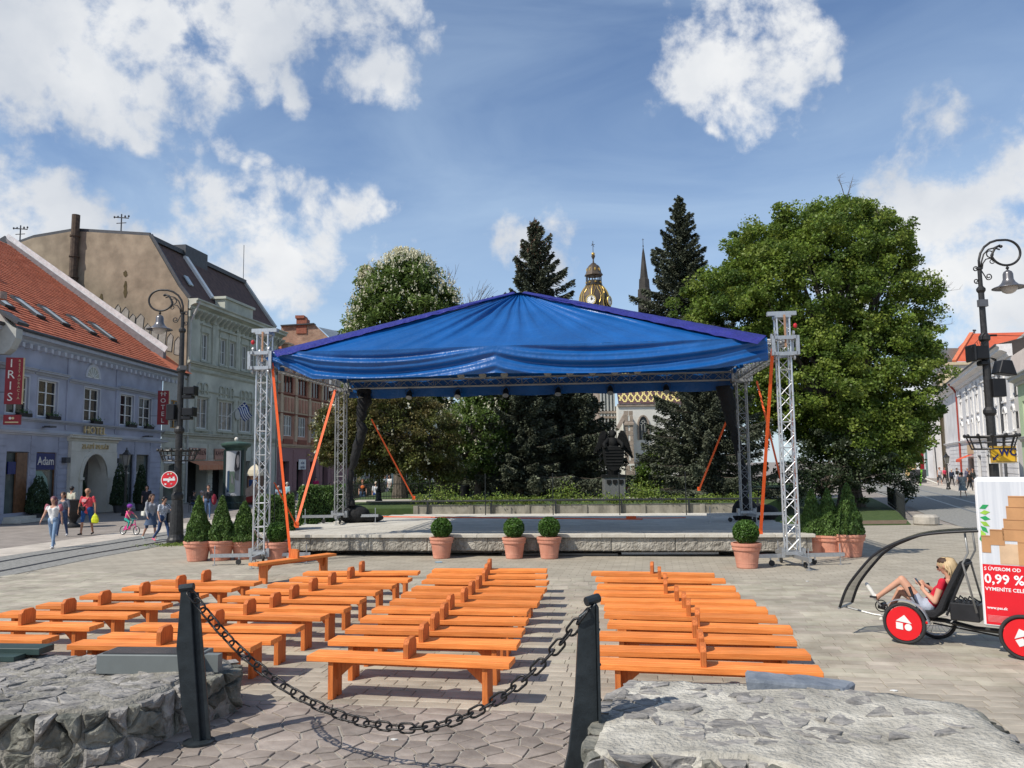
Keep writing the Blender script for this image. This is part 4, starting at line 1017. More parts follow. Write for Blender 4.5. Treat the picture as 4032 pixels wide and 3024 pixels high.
# ================================================================ trees
m_bark = mat('bark', (.075, .06, .045), c2=(.17, .14, .11), r=.95, vs=4, bump=1, bs=9, stretch=(3, 3, .6), bd=.06)
m_twig = mat('twig', (.10, .085, .075), c2=(.17, .15, .135), r=.9)
def leafmats(nm, cols, tr=.28, r=.5): return [mat('%s_%d' % (nm, i), tuple(x * .75 for x in c), c2=tuple(min(1, x * 1.25) for x in c), r=r, isl=.38, trans=tr, vs=1.2, hue=.012) for i, c in enumerate(cols)]
LM_big = leafmats('maple_leaf', [(.18, .25, .038), (.145, .21, .036), (.105, .165, .030), (.215, .275, .048)], tr=.42)
LM_ch = leafmats('chestnut_leaf', [(.12, .18, .04), (.155, .22, .052), (.085, .135, .03)], tr=.38)
LM_cop = leafmats('copper_leaf', [(.13, .11, .035), (.16, .135, .045), (.09, .095, .03), (.14, .155, .04)])
m_flower = mat('chestnut_flower', (.62, .58, .40), c2=(.80, .77, .60), r=.7, isl=.15, trans=.2)
def limbs(q, base, h0, tips, r0, seed, lean=(0, 0)):
 rs = random.Random(seed); base = Vector(base); top = base + Vector((lean[0], lean[1], h0))
 pts = [base + Vector((0, 0, -.2)), base.lerp(top, .15), base.lerp(top, .6) + Vector((rs.uniform(-.1, .1), rs.uniform(-.1, .1), 0)), top]
 q.tube(pts, [r0 * 1.5, r0 * 1.1, r0 * .85, r0 * .75], 10)
 for tip in tips:
  tip = Vector(tip); s = base.lerp(top, rs.uniform(.7, 1)); m1 = s.lerp(tip, .4) + Vector((rs.uniform(-.4, .4), rs.uniform(-.4, .4), rs.uniform(-.1, .7))); m2 = s.lerp(tip, .75) + Vector((rs.uniform(-.3, .3), rs.uniform(-.3, .3), rs.uniform(0, .3)))
  q.tube([s, m1, m2, tip], [r0 * .45, r0 * .28, r0 * .14, .015], 6)
def crown(lobes, nclump, nleaf, csize, lsize, seed, asp=.75, droop=0, hollow=.55, flat=.65, ragged=.25, keep=None):
 """leaf clumps scattered through the lobes: returns quads, material index, clump centres"""
 rg = np.random.default_rng(seed); vol = np.array([a[3] * a[4] * a[5] for a in lobes]) ** .67; vol /= vol.sum(); C = []
 L_ = np.array(lobes)
 while len(C) < nclump:
  i = rg.choice(len(lobes), p=vol); d = rg.normal(size=3); d /= np.linalg.norm(d); rad = hollow + (1 - hollow) * rg.random() ** .6
  rad *= 1 + ragged * mnoise.noise(Vector(d * 2.2 + i))
  p = L_[i, :3] + d * L_[i, 3:] * rad
  q = (((p - L_[:, :3]) / L_[:, 3:]) ** 2).sum(1); q[i] = 9
  if q.min() < hollow * .55: continue
  if keep is not None and not keep(p): continue
  C.append(p)
 C = np.array(C); P = []; mi = []; nm = 0
 for k, c in enumerate(C):
  n = int(nleaf * rg.uniform(.6, 1.3)); s = csize * rg.uniform(.6, 1.4)
  a = rg.normal(size=(n, 3)); a /= np.linalg.norm(a, axis=1)[:, None]; a *= (rg.random(n) ** .45)[:, None]
  a *= (s, s, s * flat); P.append(c + a); mi.append(np.full(n, int(rg.integers(0, 100))))
 return np.concatenate(P), np.concatenate(mi), C
def tree(label, base, h0, lobes, nclump, nleaf, csize, lsize, mats, seed, r0=.3, asp=.75, lean=(0, 0), flowers=0, name='broadleaf_tree', **kw):
 b = Vector(base); t = thing(name, label, 'tree', b)
 lob = [(x - b.x, y - b.y, z - b.z, rx, ry, rz) for x, y, z, rx, ry, rz in lobes]
 P, mi, C = crown(lob, nclump, nleaf, csize, lsize, seed, **kw)
 q = MB(); idx = np.random.default_rng(seed).choice(len(C), min(len(C), 60), replace=False); limbs(q, (0, 0, 0), h0, [C[i] * .96 for i in idx], r0, seed, lean); q.build('trunk', m_bark, t)
 quads(leafquads(P, lsize, asp, up=.5), 'crown', mats, t, mi=mi % len(mats))
 if flowers:
  rg = np.random.default_rng(seed + 1); L_ = np.array(lob); F = []; tries = 0
  while len(F) < flowers and tries < flowers * 40:
   tries += 1; i = rg.integers(0, len(lob)); d = rg.normal(size=3); d /= np.linalg.norm(d); d[2] = d[2] * .9 + .15; p = L_[i, :3] + d * L_[i, 3:] * rg.uniform(.93, 1.12)
   q_ = (((p - L_[:, :3]) / L_[:, 3:]) ** 2).sum(1); q_[i] = 9
   if q_.min() < .85: continue
   F.append(p)
  F = np.array(F); n = 10; hh = rg.uniform(0, 1, (len(F), n)); w = (1 - hh) * .075
  P2 = F[:, None, :] + np.stack([rg.normal(size=hh.shape) * w, rg.normal(size=hh.shape) * w, hh * .30], axis=2)
  quads(leafquads(P2.reshape(-1, 3), .085, .9), 'blossoms', m_flower, t, kind='stuff')
 return t
def PXL(px, py, y, rx, rz, ry=None): p = Y(px, py, y); k = y / FPX; return (p.x, p.y, p.z, rx * k, (ry or rx) * k, rz * k)
# big green tree on the right
bx = Y(3335, 1985, 44)
lob = [PXL(3180, 1150, 44, 300, 330, 260), PXL(2900, 1270, 43, 230, 240), PXL(3430, 1200, 44, 230, 280), PXL(3330, 960, 45, 230, 150), PXL(3080, 1000, 45, 200, 150), PXL(3440, 1480, 43, 250, 300), PXL(3150, 1500, 42.5, 300, 260),
       PXL(2810, 1320, 44, 135, 170), PXL(2990, 1130, 43, 190, 160), PXL(3540, 1620, 43, 130, 150), PXL(3380, 1720, 42, 220, 170), PXL(2960, 1500, 43, 200, 200), PXL(3300, 860, 45, 130, 70), PXL(3430, 880, 45, 75, 80), PXL(3530, 1010, 45, 80, 110), PXL(3620, 1400, 44, 75, 60), PXL(3570, 1760, 43, 85, 70)]
tree('huge bright green broadleaf tree right of the stage, at the right street', (bx.x, 43.5, .1), 4.5, lob, 2300, 150, .55, .145, LM_big, 11, r0=.55, hollow=.6, asp=.85, ragged=.45)
lob = [PXL(3240, 1830, 40, 130, 130), PXL(3420, 1850, 40, 110, 120), PXL(3120, 1900, 39, 80, 90), PXL(3540, 1890, 41, 70, 80)]
tree('low dark shrubs with small greyish leaves under the big green tree', (Y(3240, 1980, 40).x, 40, .2), 1.0, lob, 150, 110, .45, .12, leafmats('grey_leaf', [(.05, .075, .03), (.035, .055, .022), (.075, .095, .05)]), 12, r0=.08, name='shrub')
# flowering chestnuts and the copper coloured tree
lob = [PXL(1590, 1200, 43, 170, 190), PXL(1500, 1290, 43, 130, 180), PXL(1700, 1260, 43, 120, 170), PXL(1600, 1080, 43, 110, 75), PXL(1460, 1370, 43, 100, 160), PXL(1760, 1330, 43, 80, 90), PXL(1445, 1100, 43, 30, 36), PXL(1570, 1500, 43, 230, 160), PXL(1590, 1030, 43, 60, 35)]
tree('chestnut tree covered in cream blossom, above the left half of the roof', (Y(1575, 1962, 43.2).x, 43.2, .8), 4.6, lob, 1150, 75, .5, .2, LM_ch, 21, r0=.33, flowers=1700, asp=.5, hollow=.38, ragged=.35)
lob = [PXL(1400, 1720, 36, 150, 110), PXL(1560, 1680, 36, 170, 140), PXL(1700, 1700, 36, 110, 120), PXL(1330, 1680, 35.5, 90, 90), PXL(1470, 1600, 36, 160, 90), PXL(1300, 1760, 35.5, 70, 80), PXL(1640, 1810, 36, 120, 70), PXL(1480, 1820, 36.5, 120, 60), PXL(1760, 1850, 37, 70, 60)]
tree('copper brown leaved chestnut tree under the left half of the roof', (Y(1735, 1960, 37).x, 37, .8), 2.2, lob, 720, 90, .38, .13, LM_cop, 22, r0=.22, flowers=60, asp=.55, hollow=.55)
lob = [PXL(1870, 1700, 40, 130, 150), PXL(1800, 1790, 39.5, 110, 90), PXL(1900, 1560, 40.5, 110, 90), PXL(1920, 1810, 40, 60, 70)]
tree('fresh green chestnut with white candles between copper tree and spruce', (Y(1880, 1960, 40).x, 40, .8), 2.0, lob, 380, 80, .38, .15, LM_ch, 23, r0=.16, flowers=160, asp=.55, hollow=.5)
for px, py, y, rx, rz, lab in ((1650, 1925, 50, 95, 40, 'low dark bushes behind the park fence left of the dark trunk'), (1800, 1915, 49, 80, 50, 'low dark bushes right of the litter bin in the park'), (1440, 1925, 62, 80, 32, 'low dark bushes far behind the back left tower')):
 tree(lab, (Y(px, py, y).x, y, .6), .5, [PXL(px, py, y, rx, rz), PXL(px - rx * .6, py + 12, y, rx * .5, rz * .7)], 60, 130, .4, .13, leafmats('bush_leaf', [(.04, .065, .02), (.03, .05, .015)]), int(px), r0=.05, name='shrub')
# evergreen and small fillers
lob = [PXL(2275, 1690, 46, 45, 130), PXL(2300, 1820, 46, 55, 90)]
tree('yellow green yew left of the angel monument', (Y(2275, 1950, 46).x, 46, .8), 1.0, lob, 90, 120, .3, .12, leafmats('yew_a', [(.09, .13, .02), (.05, .08, .015)]), 31, r0=.1, name='yew')
lob = [PXL(2615, 1790, 42, 50, 100), PXL(2560, 1880, 42, 55, 70), PXL(2575, 1790, 42, 30, 60)]
tree('bright green bushy yew right of the chapel wall', (Y(2570, 1950, 42).x, 42, .8), 1.0, lob, 120, 130, .32, .11, leafmats('yew_b', [(.075, .13, .018), (.11, .16, .025), (.04, .07, .012)]), 32, r0=.1, name='yew')
# spruces
m_spr = leafmats('spruce_needle', [(.085, .098, .06), (.11, .122, .078), (.06, .07, .043)], tr=.12, r=.7)
m_sprb = leafmats('blue_spruce_needle', [(.08, .105, .09), (.10, .13, .115), (.06, .08, .065)], tr=.06, r=.7)
m_cone = mat('spruce_cones', (.12, .06, .035), r=.9)
def spruce(label, base, H, R, seed, mats, gap0=.12, lsz=.16, dens=1.0, cones=0, prof=1.0, steps=None):
 rg = np.random.default_rng(seed); b = Vector(base); t = thing('spruce', label, 'tree', b)
 q = MB(); q.tube([(0, 0, -.2), (0, 0, H * .5), (0, 0, H)], [.02 * H + .03, .012 * H, .015], 8)
 P = []; D = []; z = H * gap0; MI = []
 while z < H - .15:
  f = 1 - (z - H * gap0) / (H * (1 - gap0)); Lb = R * (f ** prof) * rg.uniform(.85, 1.1) + .12; nb = int(6 + 3 * f)
  a0 = rg.uniform(0, 6.28)
  for k in range(nb):
   a = a0 + 2 * pi * k / nb + rg.uniform(-.25, .25); l = Lb * rg.uniform(.55, 1.25); ca, sa = cos(a), sin(a); up = .45 - .75 * f
   bend = []
   for s in np.linspace(0, 1, 5):
    bend.append((ca * l * s, sa * l * s, z + l * (up * s * .55 - .25 * s * f + .30 * s * s)))
   if l > .8: q.tube(bend, [.03 * (l / 2) + .012, .025, .018, .012, .006], 4, caps=False)
   n = int(l / lsz * 26 * dens); s = rg.random(n) ** .7; wid = l * .20 * (1.05 - s) + .06; off = rg.normal(size=n) * wid * .6
   x = ca * l * s - sa * off; y = sa * l * s + ca * off; zz = z + l * (up * s * .55 - .25 * s * f + .30 * s * s) - np.abs(rg.normal(size=n)) * (.16 + .05 * l) * (1 - .4 * s) - np.abs(off) * .25
   P.append(np.stack([x, y, zz], 1)); sg = np.sign(off); D.append(np.stack([ca * .8 - sa * sg * .6, sa * .8 + ca * sg * .6, np.full(n, -.25)], 1)); MI.append(np.full(n, int(rg.integers(0, 99))))
  z += (.34 + .20 * f) * (H / 14) ** .5
 P = np.concatenate(P); D = np.concatenate(D); MI = np.concatenate(MI)
 P = np.concatenate([P, np.stack([rg.normal(size=60) * .06, rg.normal(size=60) * .06, H - rg.random(60) * .9], 1)]); D = np.concatenate([D, np.tile((0, 0, 1.), (60, 1))]); MI = np.concatenate([MI, np.zeros(60, int)])
 q.build('trunk', m_bark, t)
 quads(leafquads(P, lsz * 1.25, .42, dirs=D, jit=.35), 'crown', mats, t, mi=MI % len(mats))
 if cones:
  c = P[(P[:, 2] > H * .80)]; c = c[rg.choice(len(c), min(cones, len(c)), replace=False)] + rg.normal(size=(min(cones, len(c)), 3)) * .05
  quads(leafquads(c, .17, .5, dirs=np.tile((0, 0, 1.), (len(c), 1)), jit=.2), 'cones', m_cone, t, kind='stuff')
 return t
p = Y(2122, 1950, 44); top = Y(2115, 866, 44); spruce('tall dark spruce behind the roof peak, with brown cones near its tip', (p.x, 44, .8), top.z - .8, 4.6, 41, m_spr, cones=420, dens=1.4, lsz=.16, prof=.85)
top = Y(2690, 772, 50); spruce('tallest dark spruce, right of the thin spire', (Y(2712, 1900, 50).x, 50, .8), top.z - .8, 3.9, 42, m_spr, dens=1.5, lsz=.16, prof=.85, gap0=.42)
p = Y(2790, 1946, 37.5); spruce('broad dark spruce under the right half of the roof', (p.x, 37.5, .8), 8.2, 3.0, 43, m_spr, dens=1.7, lsz=.12, prof=.55)
p = Y(2000, 1946, 40.5); spruce('broad grey green spruce behind the middle of the stage', (p.x + .6, 40.5, .8), 8.6, 2.6, 44, m_spr, dens=1.7, lsz=.13, prof=.5)
p = Y(2290, 1946, 52); spruce('bluish young spruce left of the chapel', (p.x, 52, .8), 9.0, 1.9, 45, m_sprb, dens=1.5, lsz=.14, prof=.6)
p = Y(2185, 1946, 45); spruce('dark spruce standing just right of the middle of the stage', (p.x + .6, 42.3, .8), 8.8, 1.9, 46, m_spr, dens=1.7, lsz=.13, prof=.5)
# leafless trees far behind
def bare(label, px, y, h, seed, wid=.45, z0=0, budding=0):
 rs = random.Random(seed); b = Y(px, 1830, y); q = MB(); tips = []
 def br(p, d, l, r, lev):
  e = p + d * l; m_ = p.lerp(e, .5) + Vector((rs.uniform(-.06, .06), rs.uniform(-.06, .06), rs.uniform(-.03, .06))) * l
  q.tube([p, m_, e], [r, r * .8, r * .6], 5 if lev < 2 else 3, caps=False)
  if lev >= 6: tips.append(e); return
  for k in range(3 if lev in (1, 2, 3) else 2):
   nd = (d + Vector((rs.uniform(-1, 1), rs.uniform(-1, 1), rs.uniform(-.3, .75))) * wid * 1.2).normalized(); br(e, nd, l * rs.uniform(.6, .85), r * .62, lev + 1)
 br(Vector((0, 0, 0)), Vector((0, 0, 1)), h * .30, h * .016, 0)
 t = thing('bare_tree', label, 'tree', (b.x, y, z0)); q.build('trunk', m_twig, t)
 if budding: P = np.array([tuple(x) for x in tips]); P = np.repeat(P, budding, 0) + RNG.normal(size=(len(P) * budding, 3)) * .4; quads(leafquads(P, .3, .7), 'buds', leafmats('bud', [(.20, .24, .10)])[0], t, kind='stuff')
bare('leafless tree behind the blossoming chestnut', 1745, 80, 22.5, 5)
bare('smaller leafless tree left of the roof peak', 1860, 95, 18.5, 6)
bare('leafless tree close left of the tall spruce', 1970, 92, 19.5, 9)
bare('far tree in pale green bud behind the roof peak', 1905, 98, 17, 8, budding=3)
# a few thin bare twigs sticking out of the big tree
q = MB(); rs = random.Random(3)
for (px, py, n, ln) in ((3560, 1180, 9, 3.4), (3600, 1290, 7, 2.6), (3330, 790, 6, 1.8), (3480, 900, 6, 1.7), (3590, 1310, 5, 2.4)):
 s = Y(px, py, 44)
 for k in range(n):
  e = s + Vector((rs.uniform(.3, 1) * ln * (1 if px > 3500 else rs.choice((-.4, .6))), rs.uniform(-.5, .5), rs.uniform(.0, .7) * ln * (.5 if px > 3500 else 1.3))); m_ = s.lerp(e, .5) + Vector((0, 0, rs.uniform(-.2, .3))); q.tube([s, m_, e], [.03, .016, .006], 3, caps=False)
  for j in range(5):
   a = m_.lerp(e, rs.random()); q.tube([a, a + Vector((rs.uniform(-.2, .6), rs.uniform(-.2, .2), rs.uniform(-.1, .4)))], [.009, .004], 3, caps=False)
bt_ = [o for o in COL.objects if o.get('label', '').startswith('huge bright')][0]; o = q.build('bare_twigs', m_twig, bt_, world=True); o['kind'] = 'stuff'
# ================================================================ buildings
m_glass = mat('window_glass', (.014, .015, .016), r=.12, var=.4, vs=1.5, spec=.35)
m_glassl = mat('curtained_glass', (.10, .105, .10), c2=(.22, .22, .21), r=.15, vs=3, spec=.6)
m_white = mat('white_paint', (.74, .74, .72), r=.6, var=.06)
m_blue = mat('blue_plaster', (.375, .39, .475), r=.9, var=.05, vs=.8, bump=.15, bs=40, stain=.2, ss=.7)
m_bluel = mat('pale_blue_trim', (.49, .50, .545), r=.85, var=.06, vs=1)
m_bluec = mat('grey_blue_cornice', (.40, .42, .47), r=.85, var=.08)
m_tile = mat('clay_tile', (.46, .115, .055), c2=(.60, .185, .095), r=.8, vs=2, isl=.16)
m_tiled = mat('clay_tile_joint', (.10, .03, .02), r=.95)
m_dgrey = mat('dark_sheet_metal', (.07, .072, .078), r=.55, m=.3)
m_lgrey = mat('grey_plaster', (.45, .45, .42), r=.9, var=.1)
m_cream = mat('cream_stone', (.56, .53, .45), c2=(.66, .63, .55), r=.85, vs=2, bump=.15)
m_red = mat('sign_red', (.26, .012, .02), r=.45, var=.1)
m_gold = mat('gold_leaf', (.75, .50, .14), r=.32, m=.8, var=.15)
m_letter = mat('letter_gold', (.62, .48, .26), r=.5, m=.2)
m_letw = mat('letter_pale', (.75, .70, .62), r=.6)
HOLE = []
def facade(name_, M_, t, L_, H0, H1, holes, depth=.22, y=0.0, m=0, thick=.35, nm='wall'):
 """front wall with real openings; holes: (x0,x1,z0,z1)"""
 q = MB(); xs = sorted({0, L_, *[h[0] for h in holes], *[h[1] for h in holes]}); zs = sorted({H0, H1, *[h[2] for h in holes], *[h[3] for h in holes]})
 for a, b in zip(xs, xs[1:]):
  for c, d in zip(zs, zs[1:]):
   mx, mz = (a + b) / 2, (c + d) / 2
   if any(h[0] < mx < h[1] and h[2] < mz < h[3] for h in holes): continue
   q.add([(a, y, c), (b, y, c), (b, y, d), (a, y, d)], [(0, 1, 2, 3)])
 for (a, b, c, d) in holes:
  q.add([(a, y, c), (b, y, c), (b, y, d), (a, y, d), (a, y + depth, c), (b, y + depth, c), (b, y + depth, d), (a, y + depth, d)], [(0, 4, 5, 1), (1, 5, 6, 2), (2, 6, 7, 3), (3, 7, 4, 0)])
 return q.build(nm, M_, t)
_pan = {}
def win(t, x0, x1, z0, z1, cols=2, rows=3, yin=.12, fm=None, gm=None, fw=.07, bar=.045, surround=None, sill=None, mats_s=None, head=0):
 w, h = x1 - x0, z1 - z0; fm = fm or m_white; gm = gm or m_glass; key = (round(w, 2), round(h, 2), cols, rows, fm.name)
 if key not in _pan:
  q = MB()
  for a, b, c, d in ((0, fw, 0, h), (w - fw, w, 0, h), (fw, w - fw, 0, fw), (fw, w - fw, h - fw, h)): q.b2(a, b, -.03, .05, c, d)
  for i in range(1, cols): x = w * i / cols; q.b2(x - bar, x + bar, -.025, .045, fw, h - fw)
  for j in range(1, rows): z = h * j / rows; q.b2(fw, w - fw, -.015, .035, z - bar * .5, z + bar * .5)
  f = q.build('window', fm, t); me = MB(); pw_, ph = w / cols, h / rows; me.b2(0, pw_ - .02, .0, .01, 0, ph - .02); pn = None
  _pan[key] = (f.data, me, pw_, ph); f0 = f
 else:
  f = bpy.data.objects.new('window', _pan[key][0]); COL.objects.link(f); f.parent = t
 f.location = (x0, yin, z0); d, me, pw_, ph = _pan[key]
 pk = key + (gm.name,)
 for i in range(cols):
  for j in range(rows):
   if pk not in _pan: o = me.build('pane', gm, f); _pan[pk] = o
   else: o = instance(_pan[pk], 'pane', f)
   o.location = (i * pw_ + .01, .02, j * ph + .01)
 return f
def band(t, nm, M_, x0, x1, z, prof):
 """moulding along x; prof: list of (outward, dz)"""
 q = MB(); k = len(prof); vs = [(x, -o, z + dz) for x in (x0, x1) for o, dz in prof]
 fs = [(i, i + 1, i + 1 + k, i + k) for i in range(k - 1)] + [tuple(range(k - 1, -1, -1)), tuple(range(k, 2 * k))]
 q.add(vs, [f[::-1] for f in fs]); return q.build(nm, M_, t)
CORN = [(-.05, 0), (.06, 0), (.10, .08), (.10, .16), (.22, .24), (.30, .26), (.30, .38), (.36, .44), (.36, .5), (-.05, .5)]
def sc(p, a, b): return [(x * a, z * b) for x, z in p]

# ---- the blue hotel
HA = Vector((-24.4, 36.0, 0)); t = hot = thing('hotel_building', 'blue two storey hotel with orange tiled roof on the left', 'hotel', HA, pi / 2)
LH = 19.3
wx = [(2.23, 3.97), (4.8, 6.54), (9.22, 10.92), (13.40, 15.18), (15.88, 17.66)]
shops = [(2.5, 4.3, .45, 3.45), (4.93, 6.74, .45, 3.45), (13.55, 15.43, .4, 3.47), (15.82, 17.6, .4, 3.47)]
arch = (8.95, 11.65, 0, 3.0)
facade('', m_blue, t, LH, 4.62, 9.3, [(a, b, 5.28, 7.2) for a, b in wx])
facade('', m_blue, t, LH, 0, 4.35, shops + [(8.3, 12.2, 0, 3.5)], nm='ground_floor_wall')
q = MB(); q.b2(0, LH, 0, .3, 4.35, 4.62); q.build('frieze', m_bluel, t)
q = MB(); q.add([(LH, 0, 0), (LH, 12, 0), (LH, 12, 9.3), (LH, 0, 9.3)], [(0, 1, 2, 3)]); q.add([(0, 0, 0), (0, 12, 0), (0, 12, 9.3), (0, 0, 9.3)], [(3, 2, 1, 0)]); q.build('side_wall', m_blue, t)
for a, b in wx:
 win(t, a, b, 5.28, 7.2, 2, 3, gm=m_glass)
 q = MB(); q.b2(a - .10, b + .10, -.03, .02, 7.2, 7.3); q.b2(a - .1, a - .002, -.03, .02, 5.2, 7.2); q.b2(b + .002, b + .1, -.03, .02, 5.2, 7.2); q.build('window_surround', m_bluel, t)
 q = MB(); q.b2((a + b) / 2 - .1, b + .1, -.22, -.02, 5.18, 5.36); q.build('flower_box', mat('flower_box_black', (.02, .018, .016)), t)
 c = np.array(((a + b) / 2 + .45, -.14, 5.42)) + RNG.normal(size=(90, 3)) * (.35, .06, .07); quads(leafquads(c, .09), 'window_plants', m_box, t, kind='stuff')
for a, b in ((.5, 4.3), (4.45, 7.35), (12.95, 18.9)): band(t, 'hood_cornice', m_bluec, a, b, 7.42, sc(CORN, .8, .5))
band(t, 'hood_cornice', m_bluec, 7.6, 12.85, 7.32, sc(CORN, .6, .4))
band(t, 'sill_cornice', m_bluec, 0, LH + .1, 4.98, sc(CORN, .7, .36))
band(t, 'lower_cornice', m_bluel, 0, 7.6, 4.28, sc(CORN, .6, .4)); band(t, 'lower_cornice', m_bluel, 13.5, LH + .8, 4.28, sc(CORN, .6, .4))
band(t, 'eaves_cornice', m_bluec, -.2, 22.4, 8.85, sc(CORN, 1.5, 1.1))
for i, x in enumerate(np.arange(.4, 22.3, .62)): q = MB(); q.b2(x, x + .22, -.28, 0, 8.62, 8.84); q.build('dentil', m_bluel, t)
for x in (7.5, 12.9): q = MB(); q.b2(x - .12, x + .0, -.07, 0, 4.7, 8.84); q.build('pilaster', m_blue, t)
for z in np.arange(.45, 4.2, .36):                          # rusticated joints as raised courses
 for a, b in ((0, 2.4), (4.4, 4.83), (6.84, 7.75), (12.75, 13.45), (15.5, 15.75), (17.7, LH)):
  q = MB(); q.b2(a, b, -.035, 0, z + .022, z + .338); q.build('rustic_course', m_blue, t)
# fan light
q = MB(); c = (10.05, 7.82); R_ = .66
for k in range(16):
 a0, a1 = pi * k / 16, pi * (k + 1) / 16
 q.add([(c[0] + r * cos(a), y, c[1] + r * sin(a)) for y in (-.06, .0) for r, a in ((R_, a0), (R_, a1), (R_ + .17, a1), (R_ + .17, a0))], [(0, 1, 2, 3), (4, 7, 6, 5), (3, 2, 6, 7), (0, 4, 5, 1)])
q.build('fanlight_arch', m_bluel, t)
q = MB(); q.prism([(c[0] + R_ * cos(pi * k / 16), c[1] + R_ * sin(pi * k / 16)) for k in range(17)], (0, -.012, 0), (1, 0, 0), (0, 0, 1), (0, 1, 0), .008); q.build('fanlight_pane', mat('dusty_glass', (.33, .35, .32), r=.3), t)
q = MB()
for a in (30, 60, 90, 120, 150): q.beam((c[0], -.02, c[1]), (c[0] + R_ * cos(radians(a)), -.02, c[1] + R_ * sin(radians(a))), .03, .03)
q.b2(c[0] - R_, c[0] + R_, -.035, -.008, c[1] - .0, c[1] + .05)
for k in range(16): a0, a1 = pi * k / 16, pi * (k + 1) / 16; q.beam((c[0] + R_ * cos(a0), -.02, c[1] + R_ * sin(a0)), (c[0] + R_ * cos(a1), -.02, c[1] + R_ * sin(a1)), .05, .05)
q.build('fanlight_frame', m_white, t)
# stone portal
P_ = thing('x', None, None); bpy.data.objects.remove(P_)
q = MB(); q.b2(7.75, 8.95, -.22, .1, 0, 3.55); q.b2(11.65, 12.85, -.22, .1, 0, 3.55)
ac = (10.3, 2.05); ra = 1.35; n = 18
for k in range(n):                                         # spandrel over the arch
 a0, a1 = pi - pi * k / n, pi - pi * (k + 1) / n; x0_, z0_, x1_, z1_ = ac[0] + ra * cos(a0), ac[1] + ra * sin(a0), ac[0] + ra * cos(a1), ac[1] + ra * sin(a1)
 q.add([(x0_, -.22, z0_), (x1_, -.22, z1_), (x1_, -.22, 3.55), (x0_, -.22, 3.55), (x0_, .1, z0_), (x1_, .1, z1_)], [(0, 1, 2, 3), (0, 4, 5, 1)])
q.build('portal', m_cream, t)
q = MB(); pr = [(ra + .02, -.28), (ra + .3, -.28), (ra + .3, -.2)]
for k in range(n):
 a0, a1 = pi * k / n, pi * (k + 1) / n
 q.add([(ac[0] + r * cos(a), y, ac[1] + r * sin(a)) for (r, y) in pr for a in (a0, a1)], [(0, 2, 3, 1), (2, 4, 5, 3)])
for x in (ac[0] - ra - .3, ac[0] + ra + .02): q.b2(x, x + .28, -.28, -.21, 0, 1.95); q.b2(x - .06, x + .34, -.34, -.2, 1.95, 2.1)
q.build('arch_moulding', m_cream, t)
q = MB(); q.b2(8.95, 11.65, .9, .95, 0, 3.5); q.build('doorway_back', mat('entrance_wall', (.16, .15, .135), var=.3), t)
for x in (8.9, 11.65): q = MB(); q.b2(x, x + .05, .1, .9, 0, 3.5); q.build('doorway_side', m_cream, t)
band(t, 'portal_cornice', m_cream, 7.6, 13.2, 4.1, sc(CORN, 1.0, .75)); q = MB(); q.b2(7.8, 12.8, -.20, .0, 3.56, 4.09); q.build('portal_frieze', m_cream, t)
RF_ = (pi / 2, 0, 0)
text('HOTEL', 'hotel_letters', m_letter, t, (10.3, -.14, 4.76), RF_, .62, .05, xs=1.25)
text('ZLATÝ DUKÁT', 'portal_letters', m_letter, t, (10.3, -.24, 3.82), RF_, .36, .03, xs=1.25)
# shop fronts
m_shopg = mat('shop_glass', (.05, .06, .06), c2=(.13, .16, .15), r=.1, vs=.7, spec=.6)
m_door = mat('brown_door', (.16, .08, .04), r=.5, var=.3)
for i, (a, b, c, d) in enumerate(shops):
 q = MB(); q.b2(a, b, .16, .18, c, d); q.build('shop_window', m_shopg, t)
 q = MB(); q.b2(a, a + .06, .08, .15, c, d); q.b2(b - .06, b, .08, .15, c, d); q.b2(a + .06, b - .06, .08, .15, d - .06, d); q.build('shop_frame', m_dgrey if i != 1 else m_door, t)
m_navy = mat('navy_sign', (.012, .02, .12), r=.5)
q = MB(); q.b2(5.0, 6.6, .02, .07, 2.55, 3.4); s_ = q.build('shop_sign', m_navy, t); text('Adam', 'sign_letters', m_letw, s_, (5.8, .01, 2.98), RF_, .62, .01, xs=1.0)
q = MB(); q.b2(2.7, 3.3, .02, .07, 2.35, 2.95); q.build('shop_sign', m_navy, t)
q = MB(); q.b2(3.35, 4.22, .02, .1, .45, 3.4); q.build('shop_door', m_door, t)
q = MB(); q.prism([(5.05, .6), (6.2, .6), (6.35, 1.4), (6.1, 2.1), (5.6, 2.5), (5.05, 2.5)], (0, .10, 0), (1, 0, 0), (0, 0, 1), (0, 1, 0), .02); q.build('window_display', mat('pale_green_cloth', (.25, .36, .30), r=.8), t)
for x in (14.45, 16.7): text('Cafe & Coffee', 'window_letters', m_letw, t, (x, .14, 2.3), RF_, .26, .004)
q = MB(); q.b2(2.4, 4.9, -.9, 0, 0, .15); q.b2(2.5, 4.7, -.55, 0, .15, .30); q.build('entrance_steps', m_cream, t)
for x, z in ((5.35, 4.72), (16.6, 4.62)): q = MB(); q.b2(x - .3, x + .3, -.55, -.25, z, z + .09); q.b2(x - .05, x + .05, -.25, 0, z, z + .06); q.build('facade_lamp', m_dgrey, t)
for x in (7.35, 13.1): q = MB(); q.b2(x - .2, x + .2, -.3, -.04, 2.9, 3.2); q.build('bell_box', m_dgrey, t)
